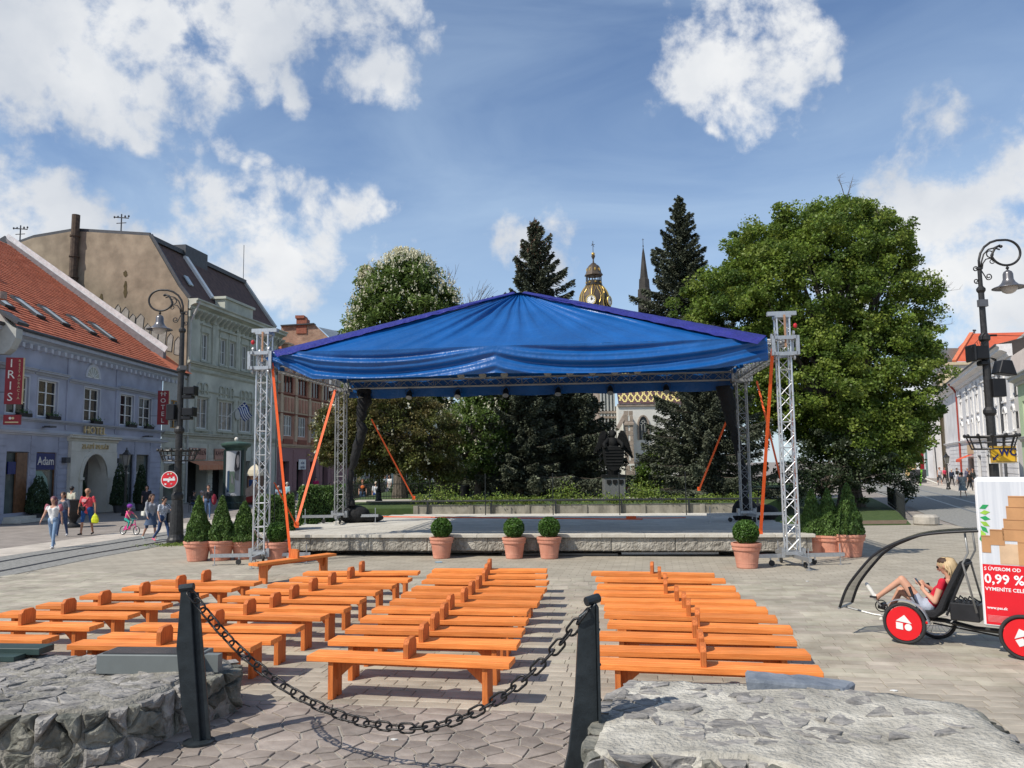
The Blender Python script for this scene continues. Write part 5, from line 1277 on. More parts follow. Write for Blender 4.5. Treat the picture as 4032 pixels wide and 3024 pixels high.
# tiled roof
ex, ez, rx_, rz_ = -.42, 9.42, 12.42, 19.0; sl = hypot(rx_ - ex, rz_ - ez); sx, sz = (rx_ - ex) / sl, (rz_ - ez) / sl; X0, X1 = -1.5, 21.0
q = MB(); q.add([(X0, ex, ez), (X1, ex, ez), (X1, rx_, rz_), (X0, rx_, rz_)], [(0, 1, 2, 3)]); q.add([(X0, rx_, rz_), (X1, rx_, rz_), (X1, rx_ + 10, 11), (X0, rx_ + 10, 11)], [(0, 1, 2, 3)]); q.build('roof', m_tiled, t)
sky_l = [(3.9, 4.75, 2.3, 4.2), (6.6, 7.45, 2.3, 4.2), (9.1, 9.95, 2.3, 4.2), (12.1, 12.95, 2.3, 4.2), (14.6, 15.45, 2.3, 4.2)]
TV = [];
nr = int(sl / .34);
for r in range(nr):
 for k in range(int((X1 - X0) / .30)):
  x = X0 + k * .30 + (r % 2) * .15; s = r * .34; s1 = s + .40
  if any(a - .25 < x < b and c - .3 < s < d for a, b, c, d in sky_l): continue
  h0, h1 = .075 + RNG.uniform(-.008, .008), .03
  def P3_(xx, ss, hh): return (xx, ex + sx * ss - sz * hh, ez + sz * ss + sx * hh)
  a0, a1, b1, b0 = P3_(x + .006, s, h0), P3_(x + .292, s, h0), P3_(x + .292, s1, h1), P3_(x + .006, s1, h1)
  g0, g1 = P3_(x + .006, s, .0), P3_(x + .292, s, .0)
  TV.append((a0, a1, b1, b0)); TV.append((g0, g1, a1, a0))
# weld pairs into one piece so that each tile is an island
TV = np.array(TV, dtype=np.float32).reshape(-1, 2, 4, 3); n = len(TV); vv = np.concatenate([TV[:, 0], TV[:, 1, :2]], 1).reshape(-1, 3); fs = []
for k in range(n): o_ = k * 6; fs += [(o_, o_ + 1, o_ + 2, o_ + 3), (o_ + 4, o_ + 5, o_ + 1, o_)]
me = bpy.data.meshes.new('roof_tiles'); me.from_pydata([tuple(v) for v in vv], [], fs); me.materials.append(m_tile); o = bpy.data.objects.new('roof_tiles', me); COL.objects.link(o); o.parent = t; o['kind'] = 'stuff'
m_sky = mat('skylight_glass', (.50, .55, .56), r=.3)  # pale base colour stands in for the sky mirrored in the panes
for i, (a, b, c, d) in enumerate(sky_l):
 def RP(x, s, h): return (x, ex + sx * s - sz * h, ez + sz * s + sx * h)
 q = MB()
 for (x0_, x1_, s0, s1) in ((a, a + .07, c, d), (b - .07, b, c, d), (a + .07, b - .07, c, c + .1), (a + .07, b - .07, d - .1, d)):
  q.add([RP(x0_, s0, .03), RP(x1_, s0, .03), RP(x1_, s1, .03), RP(x0_, s1, .03), RP(x0_, s0, .18), RP(x1_, s0, .18), RP(x1_, s1, .18), RP(x0_, s1, .18)], [(4, 5, 6, 7), (0, 1, 5, 4), (1, 2, 6, 5), (2, 3, 7, 6), (3, 0, 4, 7)])
 f = q.build('skylight', m_dgrey, t)
 q = MB(); q.add([RP(a + .07, c + .1, .15), RP(b - .07, c + .1, .15), RP(b - .07, d - .1, .15), RP(a + .07, d - .1, .15)], [(0, 1, 2, 3)]); q.build('pane', m_sky, f)
q = MB(); pts = []; q.tube([(X0, ex - .07, ez - .02), (X1 + 1.6, ex - .07, ez - .02)], .10, 8); q.build('gutter', m_dgrey, t)
# parapet gable with white capping at the far end
q = MB(); q.add([(X1, ex + 1.2, ez + .4), (X1, rx_, rz_ - .1), (X1, rx_ + .2, rz_ + .5), (X1, ex + 1.2, ez + 1.55), (X1 + .5, ex + 1.2, ez + .4), (X1 + .5, rx_, rz_ - .1), (X1 + .5, rx_ + .2, rz_ + .5), (X1 + .5, ex + 1.2, ez + 1.55)],
              [(0, 1, 2, 3), (7, 6, 5, 4), (3, 2, 6, 7), (0, 3, 7, 4)]); q.build('gable_parapet', mat('grey_render', (.22, .205, .21), r=.9, bump=.2), t)
q = MB(); q.beam((X1 + .2, ex + 1.1, ez + 1.62), (X1 + .2, rx_ + .3, rz_ + .62), .62, .12, up=Vector((1, 0, 0))); q.build('parapet_capping', mat('white_sheet_metal', (.70, .68, .67), r=.5), t)
q = MB(); q.beam((X1 + .24, rx_ + .2, rz_ + .5), (X1 + .24, rx_ + 8, rz_ - 4), .5, .3, up=Vector((1, 0, 0))); q.build('rear_capping', m_dgrey, t)
q = MB(); q.b2(5.3, 6.9, 7.6, 8.6, 14.9, 17.4); q.build('chimney', mat('chimney_plaster', (.40, .37, .33)), t)
# projecting signs on the hotel
def hsign(lab, px, y, zc, w, h, s, sub=None, size=.45, base=None):
 p = Y(px, 1500, y); t2 = thing('projecting_sign', lab, 'sign', (p.x, y, zc - h / 2), radians(14))
 q = MB(); q.b2(-w / 2, w / 2, 0, .16, 0, h); q.build('sign_box', m_red, t2, bevel=.005)
 q = MB(); q.b2(w / 2, w / 2 + .02, .0, .16, 0, h); q.build('gold_edge', m_letter, t2)
 for z in (h * .25, h * .75): q = MB(); q.b2(-w / 2 - .45, -w / 2, .06, .1, z, z + .03); q.build('arm', m_dgrey, t2)
 n = len(s)
 for i, ch in enumerate(s): text(ch, 'letter', m_letw, t2, (-(.17 * w if sub else 0), -.012, h - h * (i + .55) / (n + .15)), RF_, size, .006)
 if sub:
  for i, ch in enumerate(sub): text(ch, 'small_letter', m_letter, t2, (w * .3, -.012, h - .16 - (h - .35) * i / (len(sub) - 1) * .95), RF_, .17, .004)
 return t2
hsign('tall dark red projecting sign reading IRIS at the left edge', 54, 37.2, 6.72, .74, 2.2, 'IRIS', 'REŠTAURÁCIA', .55)
t2 = hsign('tall dark red projecting HOTEL sign beside the left lamp post', 645, 52.5, 6.55, .68, 2.25, 'HOTEL', None, .42)
for i, (a, b) in enumerate(((-.22, .03), (-.1, .12), (.1, .12), (.22, .03))): q = MB(); q.lathe([(.035, 0), (.035, .01)], n=5); o = q.build('star', m_letter, t2); o.location = (a * .8, -.01, 2.05 + b * .8); o.rotation_euler = RF_
p = Y(46, 1655, 37.2); t2 = thing('projecting_sign', 'small dark red sign with clover mark under the IRIS sign', 'sign', (p.x, 37.2, p.z - .2), radians(14))
q = MB(); q.b2(-.36, .36, 0, .16, 0, .46); q.build('sign_box', m_red, t2, bevel=.005)
for a in (-.07, .05): q = MB(); q.lathe([(.06, 0), (.06, .01)], n=12); o = q.build('emblem', m_letw if a < 0 else m_letter, t2); o.location = (a, -.01, .30); o.rotation_euler = RF_
q = MB(); q.b2(-.28, .28, -.012, 0, .08, .14); q.build('script_line', m_letter, t2)
# corner of the nearer house at the very left edge
c = Y(20, 1360, 37.0); t = thing('corner_house', 'white plastered house corner at the left edge of the photo', 'house', (c.x - 6, 37.0, 0))
q = MB(); ps = [Y(-160, 1385, 37), Y(15, 1393, 37), Y(40, 1372, 37), Y(62, 1330, 37), Y(64, 1292, 37), Y(48, 1285, 37), Y(0, 1228, 37), Y(-160, 1180, 37)]
q.prism([(p.x - c.x + 6, p.z) for p in ps], (0, 0, 0), (1, 0, 0), (0, 0, 1), (0, 1, 0), .5); q.build('curved_gable', m_lgrey, t)
q = MB(); q.beam((ps[6].x - c.x + 6, .2, ps[6].z + .05), (ps[4].x - c.x + 6.2, .2, ps[5].z + .12), .9, .14, up=Vector((0, 0, 1))); q.build('roof_edge', m_dgrey, t)
q = MB(); q.b2(-4, 3.2, .1, 1.2, 0, 9.0); q.build('wall', m_lgrey, t)
q = MB(); q.b2(5.5, 5.58, .0, .1, 6.6, 8.6); q.build('downpipe', m_dgrey, t)
q = MB(); q.tube([(5.0, 1, 10.8), (5.0, 1, 11.15)], .28, 14); q.build('round_vent', mat('old_tile_cap', (.35, .25, .2)), t)

# ---- annex and green palace
GA = Vector((-24.4, 55.4, 0)); GB = Vector((-21.75, 73.6, 0)); ga = atan2(GB.y - GA.y, GB.x - GA.x); LG = (GB - GA).length
m_green = mat('grey_green_plaster', (.47, .475, .40), c2=(.54, .545, .47), r=.9, vs=.6, bump=.15, bs=20, stain=.22, ss=.7)
m_greend = mat('weathered_trim', (.35, .355, .29), c2=(.50, .505, .43), r=.9, vs=2)
t = thing('green_palace', 'grey green three storey palace with ornate facade and steep dark roof', 'palace', GA, ga)
s0 = 3.05                                              # palace facade starts after the low annex
hol3 = [(s0 + a, s0 + b, 10.8, 12.82) for a, b in ((1.85, 2.75), (4.6, 5.55), (6.1, 7.05), (8.2, 9.15), (9.7, 10.6), (12.0, 12.9))]
hol2 = [(s0 + a, s0 + b, 5.55, 7.85) for a, b in ((1.3, 2.95), (4.55, 6.95), (8.0, 10.2), (11.8, 13.4))]
hol1 = [(s0 + .3, s0 + 3.1, 0, 3.1), (s0 + 3.9, s0 + 6.6, 0, 3.1), (s0 + 7.8, s0 + 10.2, 0, 3.1), (s0 + 11.4, s0 + 13.6, 0, 3.1)]
q = facade('', m_green, t, LG - s0, 4.6, 14.3, [(h[0] - s0, h[1] - s0, h[2], h[3]) for h in hol3 + hol2], nm='wall'); q.location = (s0, 0, 0)
facade('', m_lgrey, t, s0, 4.6, 9.4, [(1.0, 2.2, 5.4, 7.4)], nm='annex_wall'); win(t, 1.0, 2.2, 5.4, 7.4, 2, 2, fm=mat('ochre_wood', (.45, .25, .08)))
facade('', m_green, t, LG, 0, 4.4, [h for h in hol1] + [(.4, 2.6, .3, 4.0)], nm='ground_floor_wall', depth=.96)
q = MB(); q.b2(0, LG, .01, .3, 4.4, 4.6); q.build('frieze', m_greend, t)
q = MB(); q.b2(.1, s0 - .1, -.05, .05, 9.0, 14.2);
for (a, b, c, d) in hol3:
 win(t, a, b, c, d, 2, 2, gm=m_glassl, fw=.06, bar=.03)
 q = MB(); q.b2(a - .16, a, -.06, 0, c - .1, d + .08); q.b2(b, b + .16, -.06, 0, c - .1, d + .08); q.b2(a - .22, b + .22, -.10, 0, d + .08, d + .3); q.b2(a - .26, b + .26, -.20, 0, d + .62, d + .74); q.b2(a - .1, b + .1, -.07, 0, d + .3, d + .62); q.b2(a - .2, b + .2, -.14, 0, c - .2, c - .08); q.build('window_surround', m_greend, t)
for (a, b, c, d) in hol2:
 win(t, a, b, c, d, 3 if b - a > 2 else 2, 2, gm=m_glassl, fw=.06, bar=.035)
 q = MB(); q.b2(a - .2, a, -.08, 0, c - .1, d + .1); q.b2(b, b + .2, -.08, 0, c - .1, d + .1); q.b2(a - .25, b + .25, -.12, 0, d + .1, d + .26); q.b2(a - .25, b + .25, -.18, 0, c - .22, c - .1); q.build('window_surround', m_greend, t)
 k = 2 if b - a < 2 else 3; w = (b - a) / k                  # blind arches above the windows
 for j in range(k):
  cx_ = a + w * (j + .5); r = w * .40; q = MB()
  for i in range(10):
   a0, a1 = pi * i / 10, pi * (i + 1) / 10; q.add([(cx_ + rr * cos(aa), y, 8.75 + rr * sin(aa)) for y in (-.11, 0) for rr, aa in ((r * .72, a0), (r * .72, a1), (r, a1), (r, a0))], [(0, 1, 2, 3), (3, 2, 6, 7), (0, 4, 5, 1)])
  q.b2(cx_ - r, cx_ - r * .72, -.10, 0, 8.2, 8.75); q.b2(cx_ + r * .72, cx_ + r, -.10, 0, 8.2, 8.75); q.build('blind_arch', m_greend, t)
for i, (a, b, c, d) in enumerate(hol1):
 q = MB(); q.b2(a, b, .9, .95, c, d); q.build('shop_window', m_glass, t)
for x in (s0 + .1, s0 + 3.5, s0 + 7.3, s0 + 10.9, s0 + 14): q = MB(); q.b2(x - .22, x + .22, -.13, 0, 10.6, 14.2); q.b2(x - .3, x + .3, -.2, 0, 13.75, 14.2); q.b2(x - .26, x + .26, -.17, 0, 10.5, 10.75); q.build('pilaster', m_greend, t)
for z in np.arange(.2, 4.3, .38):
 for a, b in ((s0 - .3, s0 + .28), (s0 + 3.15, s0 + 3.85), (s0 + 6.65, s0 + 7.75), (s0 + 10.3, s0 + 11.3)): q = MB(); q.b2(a, b, -.06, 0, z + .025, z + .355); q.build('rustic_course', m_green, t)
band(t, 'string_course', m_greend, s0 - .2, LG, 10.15, sc(CORN, .9, .7)); band(t, 'string_course', m_greend, 0, LG, 4.75, sc(CORN, .8, .8)); band(t, 'string_course', m_greend, s0, LG, 9.72, sc(CORN, .4, .4)); band(t, 'string_course', m_greend, s0, LG, 7.98 + .35, sc(CORN, .3, .25))
band(t, 'main_cornice', m_green, s0 - .2, LG + .3, 14.35, sc(CORN, 2.2, 1.5))
for x in np.arange(s0 + .1, LG, .72): q = MB(); q.prism([(0, 0), (-.62, 0), (-.62, -.12), (-.2, -.55), (0, -.62)], (x, 0, 14.36), (0, 1, 0), (0, 0, 1), (1, 0, 0), .22); q.build('bracket', m_greend, t)
for a, b in ((s0 + 4.6, s0 + 9.4),): q = MB(); q.b2(a, b, -.35, .5, 15.1, 16.05); q.b2(a - .15, b + .15, -.5, .65, 16.05, 16.25); q.build('attic_block', m_green, t)
for a in np.arange(s0 + .5, LG - 1, 1.6): q = MB(); q.b2(a, a + .95, -.05, 0, 4.05 + 1.05, 5.42); q.build('parapet_panel', m_greend, t)
# firewall facing the square, with stains, pipe and painted scrawl
m_fire = mat('old_firewall', (.24, .19, .135), c2=(.38, .305, .22), r=.95, vs=.35, bump=.35, bs=14, detail=10, stain=.22, ss=1.1)
gpr = [(-.02, 9), (-.02, 15.05), (.75, 16.0), (3.3, 20.05), (9.6, 20.75), (13.0, 20.4), (17.5, 19.1), (17.5, 9)]
fw_o = (2.6 if False else 0)
q = MB(); q.prism([(-a, b) for a, b in gpr], (s0 - .02, 0, 0), (0, -1, 0), (0, 0, 1), (-1, 0, 0), .25); q.build('firewall', m_fire, t)
q = MB();
for p, r in zip(gpr[1:], gpr[2:-1]): q.beam((s0 - .1, p[0], p[1] + .05), (s0 - .1, r[0], r[1] + .05), .42, .14, up=Vector((1, 0, 0)))
q.build('verge_sheet', m_dgrey, t)
q = MB(); q.tube([(s0 - .55, 9.25, 15.6), (s0 - .55, 9.2, 21.9)], .30, 10)
for z in (17, 18.6, 20.2): q.tube([(s0 - .55, 9.22, z), (s0 - .55, 9.22, z + .12)], .37, 10)
q.build('flue_pipe', mat('rusty_pipe', (.055, .04, .032), c2=(.12, .085, .06), r=.9), t)
m_moss = mat('moss_stain', (.06, .05, .02), c2=(.12, .09, .045), r=1, vs=6)
for (y, z, h) in ((5.05, 16.0, 1.3), (7.0, 15.2, 1.1), (5.1, 17.2, .5), (8.4, 14.4, .7)):
 q = MB(); n = 16; q.prism([((.17 + .1 * nz3(k, y, z, 1)) * cos(2 * pi * k / n) * (1.0 if k % 2 else .7), h / 2 * sin(2 * pi * k / n)) for k in range(n)], (s0 - .262 - .02, y, z), (0, -1, 0), (0, 0, 1), (-1, 0, 0), .012); q.build('moss_patch', m_moss, t)
m_scr = mat('scrawl_paint', (.27, .24, .21), c2=(.38, .345, .30), r=.9); m_scrd = mat('scrawl_outline', (.05, .05, .055), r=.9)
rs = random.Random(4)
for k in range(9):
 y = .7 + k * .62; z = 11.0 + k * .30 + rs.uniform(-.1, .1); w, h = rs.uniform(.5, .75), rs.uniform(1.1, 1.6); po = [(-w / 2, 0), (w / 2 - .1, -.1), (w / 2, h * .8), (w * .1, h), (-w * .4, h * .75)]
 q = MB(); q.prism(po, (s0 - .275, y, z), (0, -1, 0), (0, 0, 1), (-1, 0, 0), .006); q.build('scrawl_fill', m_scr, t)
 q = MB(); pp = [(s0 - .29, y - a, z + b) for a, b in po]; q.tube(pp, .022, 4, closed=True); q.build('scrawl_outline', m_scrd, t)
# steep mansard roof, dark brown
m_mans = mat('dark_roof_tile', (.065, .04, .035), c2=(.13, .075, .06), r=.8, vs=3, bump=.5, bs=26, stretch=(1, 1, .4))
q = MB(); q.add([(s0, .75, 16.0), (LG + .3, .75, 16.0), (LG - .4, 3.4, 19.9), (s0, 3.4, 19.9)], [(0, 1, 2, 3)]); q.add([(s0, .0, 15.1), (LG + .4, 0, 15.1), (LG + .3, .75, 16.0), (s0, .75, 16.0)], [(0, 1, 2, 3)])
q.add([(s0, 3.4, 19.9), (LG - .4, 3.4, 19.9), (LG - .4, 9.6, 20.7), (s0, 9.6, 20.7)], [(0, 1, 2, 3)]); q.add([(LG + .3, .75, 16), (LG + .3, 14, 15.9), (LG - .4, 9.6, 20.7), (LG - .4, 3.4, 19.9)], [(0, 1, 2, 3)]); q.build('mansard_roof', m_mans, t)
q = MB(); q.beam((s0, 3.3, 19.95), (LG - .4, 3.3, 19.95), .35, .35); q.build('ridge_flashing', m_dgrey, t)
q = MB(); q.b2(s0 + 4.2, s0 + 7.6, 2.95, 5, 19.2, 20.6); q.build('dormer_head', m_dgrey, t)
q = MB(); q.beam((s0 + 4.6, .75, 16.1), (s0 + 4.4, 3.1, 19.6), .45, .3, up=Vector((0, 1, 0))); q.build('roof_upstand', m_white, t)
q = MB(); q.beam((LG + .05, .4, 15.6), (LG - .4, 3.4, 20.0), .4, .3, up=Vector((0, 1, 0))); q.build('verge_capping', m_lgrey, t)
q = MB(); q.beam((s0 + 1.9, 1.0, 16.6), (s0 + 1.9, 1.5, 17.35), .55, .1, up=Vector((0, 1, 0))); q.build('skylight', m_sky, t)
q = MB(); q.tube([(LG - .5, 3.4, 20), (LG - .5, 3.4, 23.5)], .03, 4); q.build('lightning_rod', m_dgrey, t)
for nm_, y, z in (('roof_antenna', 6.0, 20.35), ('roof_antenna', 14.6, 19.95)):
 q = MB(); q.tube([(0, 0, 0), (0, 0, 1.7)], .05, 5); q.tube([(0, -.6, 1.35), (0, .6, 1.5)], .045, 5); q.tube([(0, -.4, 1.0), (0, .4, 1.0)], .035, 5)
 for a in (-.6, -.3, .3, .6): q.ell((0, a, 1.5), (.07, .07, .1), 6, 4)
 o = q.build(nm_, m_dgrey, t); o.location = (s0 + .3, y, z)
q = MB(); q.tube([(s0 + .05, -.12, 0.1), (s0 + .05, -.12, 9.6), (s0 + .05, -.12, 13.4), (s0 + .05, -.5, 14.2), (s0 + .05, -.85, 14.9)], .075, 8); q.build('downpipe', m_lgrey, t)
q = MB(); q.b2(.6, 2.4, .25, .3, .3, 4.0); q.build('annex_shop_window', m_shopg, t)
q = MB(); q.b2(.3, 2.9, -.1, -.02, 2.9, 3.5); s_ = q.build('annex_sign', m_white, t); text('Cake & Coffee', 'sign_letters', m_navy, s_, (1.5, -.11, 3.2), RF_, .3, .005)
# low tiled bit of roof over the annex
q = MB(); q.add([(.3, -.4, 9.45), (s0, -.4, 9.45), (s0, 1.6, 10.9), (.3, 1.6, 10.9)], [(0, 1, 2, 3)]); q.build('annex_roof', m_tile, t)
# cafe signs and awning
m_csign = mat('cafe_sign_pink', (.42, .24, .18), r=.7, var=.15); m_awn = mat('awning_red', (.50, .13, .05), c2=(.60, .34, .20), r=.8, vs=9, stretch=(1.5, .01, .01))
for x, w_, s in ((s0 + 1.55, 2.3, 'KAVIAREŇ'), (s0 + 5.3, 2.5, 'KÁVY SVET')):
 q = MB(); q.b2(x - w_ / 2, x + w_ / 2, -.14, -.07, 3.2, 4.05); s_ = q.build('cafe_sign', m_csign, t); text(s, 'sign_letters', mat('dark_letter', (.06, .03, .03)), s_, (x, -.15, 3.68), RF_, .48, .006)
q = MB(); x0_, x1_ = s0 + .3, s0 + 6.6; n = 42; vs = []
for i in range(n + 1):
 x = x0_ + (x1_ - x0_) * i / n; dz = .08 * abs(sin(i * pi / 2)) ; vs += [(x, -.05, 3.1), (x, -.95, 2.75), (x, -.97, 2.45 - dz)]
q.add(vs, [(i * 3 + k, i * 3 + k + 1, i * 3 + k + 4, i * 3 + k + 3) for i in range(n) for k in range(2)]); q.build('awning', m_awn, t)
# emblem and flag
q = MB(); q.lathe([(.42, 0), (.42, .04)], n=20); o = q.build('round_emblem', m_lgrey, t); o.location = (s0 + 7.45, -.12, 6.9); o.rotation_euler = RF_
# flag: local frame at the wall
fa = Y(878, 1615, 64); t = thing('flag', 'blue and white striped flag with canton on a slanted pole, on the green palace', 'flag', (-23.1 + .15, 62.5, 6.0))
q = MB(); q.tube([(0, 0, 0), (2.2, -1.0, 1.65)], .03, 6); q.build('flag_pole', m_white, t)
q = MB(); vs = []; nx, ny = 14, 9; mi = []
for i in range(nx + 1):
 for j in range(ny + 1):
  a, b = i / nx, j / ny; vs.append((1.55 + .65 * (1 - b) * .9 + a * 1.15 * .6, -.75 - a * .2 + .1 * sin(a * 7 + b), 1.15 + .45 * (1 - b) - a * 1.05 + .08 * sin(a * 6)))
q.v = vs
for i in range(nx):
 for j in range(ny):
  q.f.append((i * (ny + 1) + j, (i + 1) * (ny + 1) + j, (i + 1) * (ny + 1) + j + 1, i * (ny + 1) + j + 1)); q.m.append(1 if (j % 2 == 1 and not (i < 5 and j < 5)) or (i < 5 and j < 5 and (i == 2 or j == 2)) else 0)
q.build('flag_cloth', [mat('flag_blue', (.02, .05, .22)), m_white], t, smooth=True)

# ---- pink house and what follows
PA_ = Vector((-21.75, 73.6, 0)); PB_ = Vector((-19.0, 93.0, 0)); pa = atan2(PB_.y - PA_.y, PB_.x - PA_.x); LP = (PB_ - PA_).length
m_pink = mat('pink_plaster', (.46, .24, .17), r=.9, var=.12, vs=1, stain=.25); m_pinkl = mat('cream_panel', (.55, .42, .30), r=.9, var=.12, vs=3); m_mauve = mat('mauve_plaster', (.30, .17, .17), r=.9, var=.1); m_rw = mat('red_window_wood', (.22, .06, .035), r=.6)
t = thing('pink_house', 'pink and cream three storey house with red window frames and mauve ground floor', 'house', PA_, pa)
bays = [1.2 + k * 3.35 for k in range(5)]
facade('', m_pink, t, LP, 4.5, 13.4, [(x - .0, x + 2.3, 9.6, 11.35) for x in bays] + [(x + .2, x + 2.1, 5.5, 7.45) for x in bays])
facade('', m_mauve, t, LP, -.6, 4.5, [(x, x + 1.6, -.5, 3.1) for x in bays], nm='ground_floor_wall', depth=.56)
for k, x in enumerate(bays):
 win(t, x, x + 2.3, 9.6, 11.35, 3, 1, fm=m_rw, gm=m_glass, fw=.1, bar=.08); win(t, x + .2, x + 2.1, 5.5, 7.45, 3, 2, gm=m_glassl, bar=.04)
 q = MB(); q.b2(x - .05, x + 2.35, -.08, 0, 7.7, 9.3); q.build('relief_panel', m_pinkl, t)
 for j in range(3): q = MB(); q.b2(x + .1 + j * .78, x + .6 + j * .78, -.15, -.08, 7.85, 9.15); q.ell((x + .35 + j * .78, -.14, 8.5), (.18, .07, .4), 6, 4); q.build('relief', m_pink, t)
 q = MB(); q.b2(x - .75, x - .25, -.14, 0, 5.0, 12.6); q.build('pilaster', m_pinkl, t)
 q = MB(); q.b2(x + .05, x + 2.2, -.1, 0, 4.75, 5.2); q.build('apron_panel', m_rw, t)
 q = MB(); q.b2(x, x + 1.6, .5, .55, -.5, 3.1); q.build('shop_window', m_glass, t)
 for z in np.arange(-.4, 4, .42): q = MB(); q.b2(x - .9, x - .1, -.05, 0, z + .03, z + .39); q.build('rustic_course', m_mauve, t)
q = MB(); q.b2(4.9, 6.6, -.1, -.03, 2.3, 3.3); s_ = q.build('shop_sign', m_white, t); text('očná\noptika', 'sign_letters', m_navy, s_, (5.75, -.11, 2.75), RF_, .42, .005)
band(t, 'string_course', m_pinkl, 0, LP, 4.4, sc(CORN, .7, .6)); band(t, 'string_course', m_rw, 0, LP, 9.35, sc(CORN, .5, .3)); band(t, 'string_course', m_rw, 0, LP, 7.5, sc(CORN, .5, .3)); band(t, 'main_cornice', m_pinkl, -.1, LP, 12.6, sc(CORN, 2, 1.6))
q = MB(); q.add([(0, .0, 13.4), (LP, 0, 13.4), (LP, 3.5, 15.2), (0, 3.5, 15.2)], [(0, 1, 2, 3)]); q.build('roof', m_tile, t)
for k in range(4): q = MB(); q.b2(1.5 + k * 3.3, 2.5 + k * 3.3, -.3, .4, 13.4, 14.2); q.b2(1.3 + k * 3.3, 2.7 + k * 3.3, -.4, .5, 14.2, 14.35); q.build('attic_post', m_pinkl, t)
q = MB(); c_ = [];
q = MB(); q.add([(0, 0, 13.3), (0, 3, 15.9), (0, 3, 13)], [(0, 1, 2)]); q.build('tarp_wrap', m_drape, t)
# brick firewall behind
m_brick = brickmat('old_brick', (.33, .16, .10), (.42, .24, .15), (.36, .30, .24), .3, .09, msize=.14, bump=.4, axes='XZ', var=.35)
bp_ = [Y(px, py, 80) for px, py in ((1107, 1285), (1238, 1277), (1340, 1375), (1345, 1500), (1107, 1500))]
t = thing('brick_house', 'old brick gable wall with chimney above the pink house', 'house', (bp_[0].x, 80, 0))
q = MB(); q.prism([(p.x - bp_[0].x, p.z) for p in bp_][::-1], (0, 0, 0), (1, 0, 0), (0, 0, 1), (0, 1, 0), .5); q.build('gable_wall', m_brick, t)
q = MB(); c1_, c2_ = Y(1168, 1262, 80), Y(1208, 1290, 80); q.b2(c1_.x - bp_[0].x, c2_.x - bp_[0].x, -.1, 1.2, c2_.z - .6, c1_.z + .2); q.b2(c1_.x - bp_[0].x - .1, c2_.x - bp_[0].x - .25, -.2, 1.3, c1_.z + .2, c1_.z + .5); q.build('chimney', mat('brick_red', (.30, .10, .06), var=.3, vs=8), t)
q = MB(); q.beam((0, .2, bp_[0].z + .05), (bp_[1].x - bp_[0].x, .2, bp_[1].z + .05), .9, .12); q.build('coping', m_dgrey, t)
q = MB(); a, b, c = [p - Vector((bp_[0].x, 80, 0)) for p in bp_[1:4]]
q.add([(a.x + .3, .5, a.z - .2), (b.x + .4, .5, b.z - .2), (b.x + 4.2, 9, b.z + .3), (a.x + 4.0, 9, a.z)], [(0, 1, 2, 3)]); q.build('metal_roof', mat('seamed_metal', (.33, .36, .37), r=.45, m=.4, var=.1, vs=9, stretch=(1, .1, .1)), t)
# far houses glimpsed below the trees
for k, (px0, px1, y, h, c, nm, lab) in enumerate(((1372, 1420, 96, 9, (.60, .47, .16), 'yellow_house', 'yellow house front glimpsed between the back left tower and the trees'), (1420, 1560, 99, 10, (.38, .47, .42), 'mint_house', 'mint green house front with shop windows below the copper tree'), (1560, 1720, 103, 10, (.52, .55, .50), 'grey_house', 'pale grey house front seen between the dark trunks'), (1720, 1990, 108, 11, (.45, .42, .36), 'cream_house', 'cream house front behind the park trees'), (1990, 2400, 118, 7, (.30, .27, .22), 'brown_house', 'brownish house front hidden behind the spruces'))):
 a, b = Y(px0, 1800, y), Y(px1, 1800, y + 3); t = thing(nm, lab, 'house', (a.x, a.y, 0), atan2(b.y - a.y, b.x - a.x)); l = hypot(b.x - a.x, b.y - a.y); nb = max(1, int(l / 2.3)); M_ = mat(nm, c, r=.9, var=.1)
 hs = [(l * (i + .25) / nb, l * (i + .75) / nb, .3, 2.8) for i in range(nb)] + [(l * (i + .3) / nb, l * (i + .7) / nb, 4.6, 6.6) for i in range(nb)]
 facade('', M_, t, l, -.3, h, hs)
 for hh in hs: win(t, *hh, 2, 1, gm=m_glass)
 q = MB(); q.b2(0, l, .3, 6, -.3, h); q.build('body', M_, t); band(t, 'cornice', m_white, 0, l, 3.6, sc(CORN, .8, .6))
# ---- right side of the street: white palace, theatre, green house
WA_ = Vector((60.1, 111.0, 0)); WB_ = Vector((40.5, 64.2, 0)); wa_ = atan2(WB_.y - WA_.y, WB_.x - WA_.x); LW = (WB_ - WA_).length
m_wp = mat('white_palace_plaster', (.62, .60, .60), c2=(.70, .68, .66), r=.9, vs=.8, bump=.1, stain=.12)
m_wpt = mat('white_palace_trim', (.72, .70, .68), r=.85, var=.1, vs=3)
t = thing('white_palace', 'long white baroque palace with two window rows on the right side', 'palace', WA_, wa_)
xs_ = [13.4, 16.9 + 1.6, 22.2, 26.1, 31.5, 35.4 + 2.0, 41.3, 45.0]
up_ = [(5 + x, 5 + x + 1.0, 7.5, 9.15) for x in xs_]; lo_ = [(5 + x, 5 + x + 1.0, 4.95, 6.3) for x in xs_]
shp = [(22.5, 26.5, 0, 2.6), (29, 31.5, .5, 2.9), (35, 37.5, .5, 2.9), (40.5, 43.5, .3, 2.9)]
facade('', m_wp, t, LW, 0, 10.9, up_ + lo_ + shp, depth=.3)
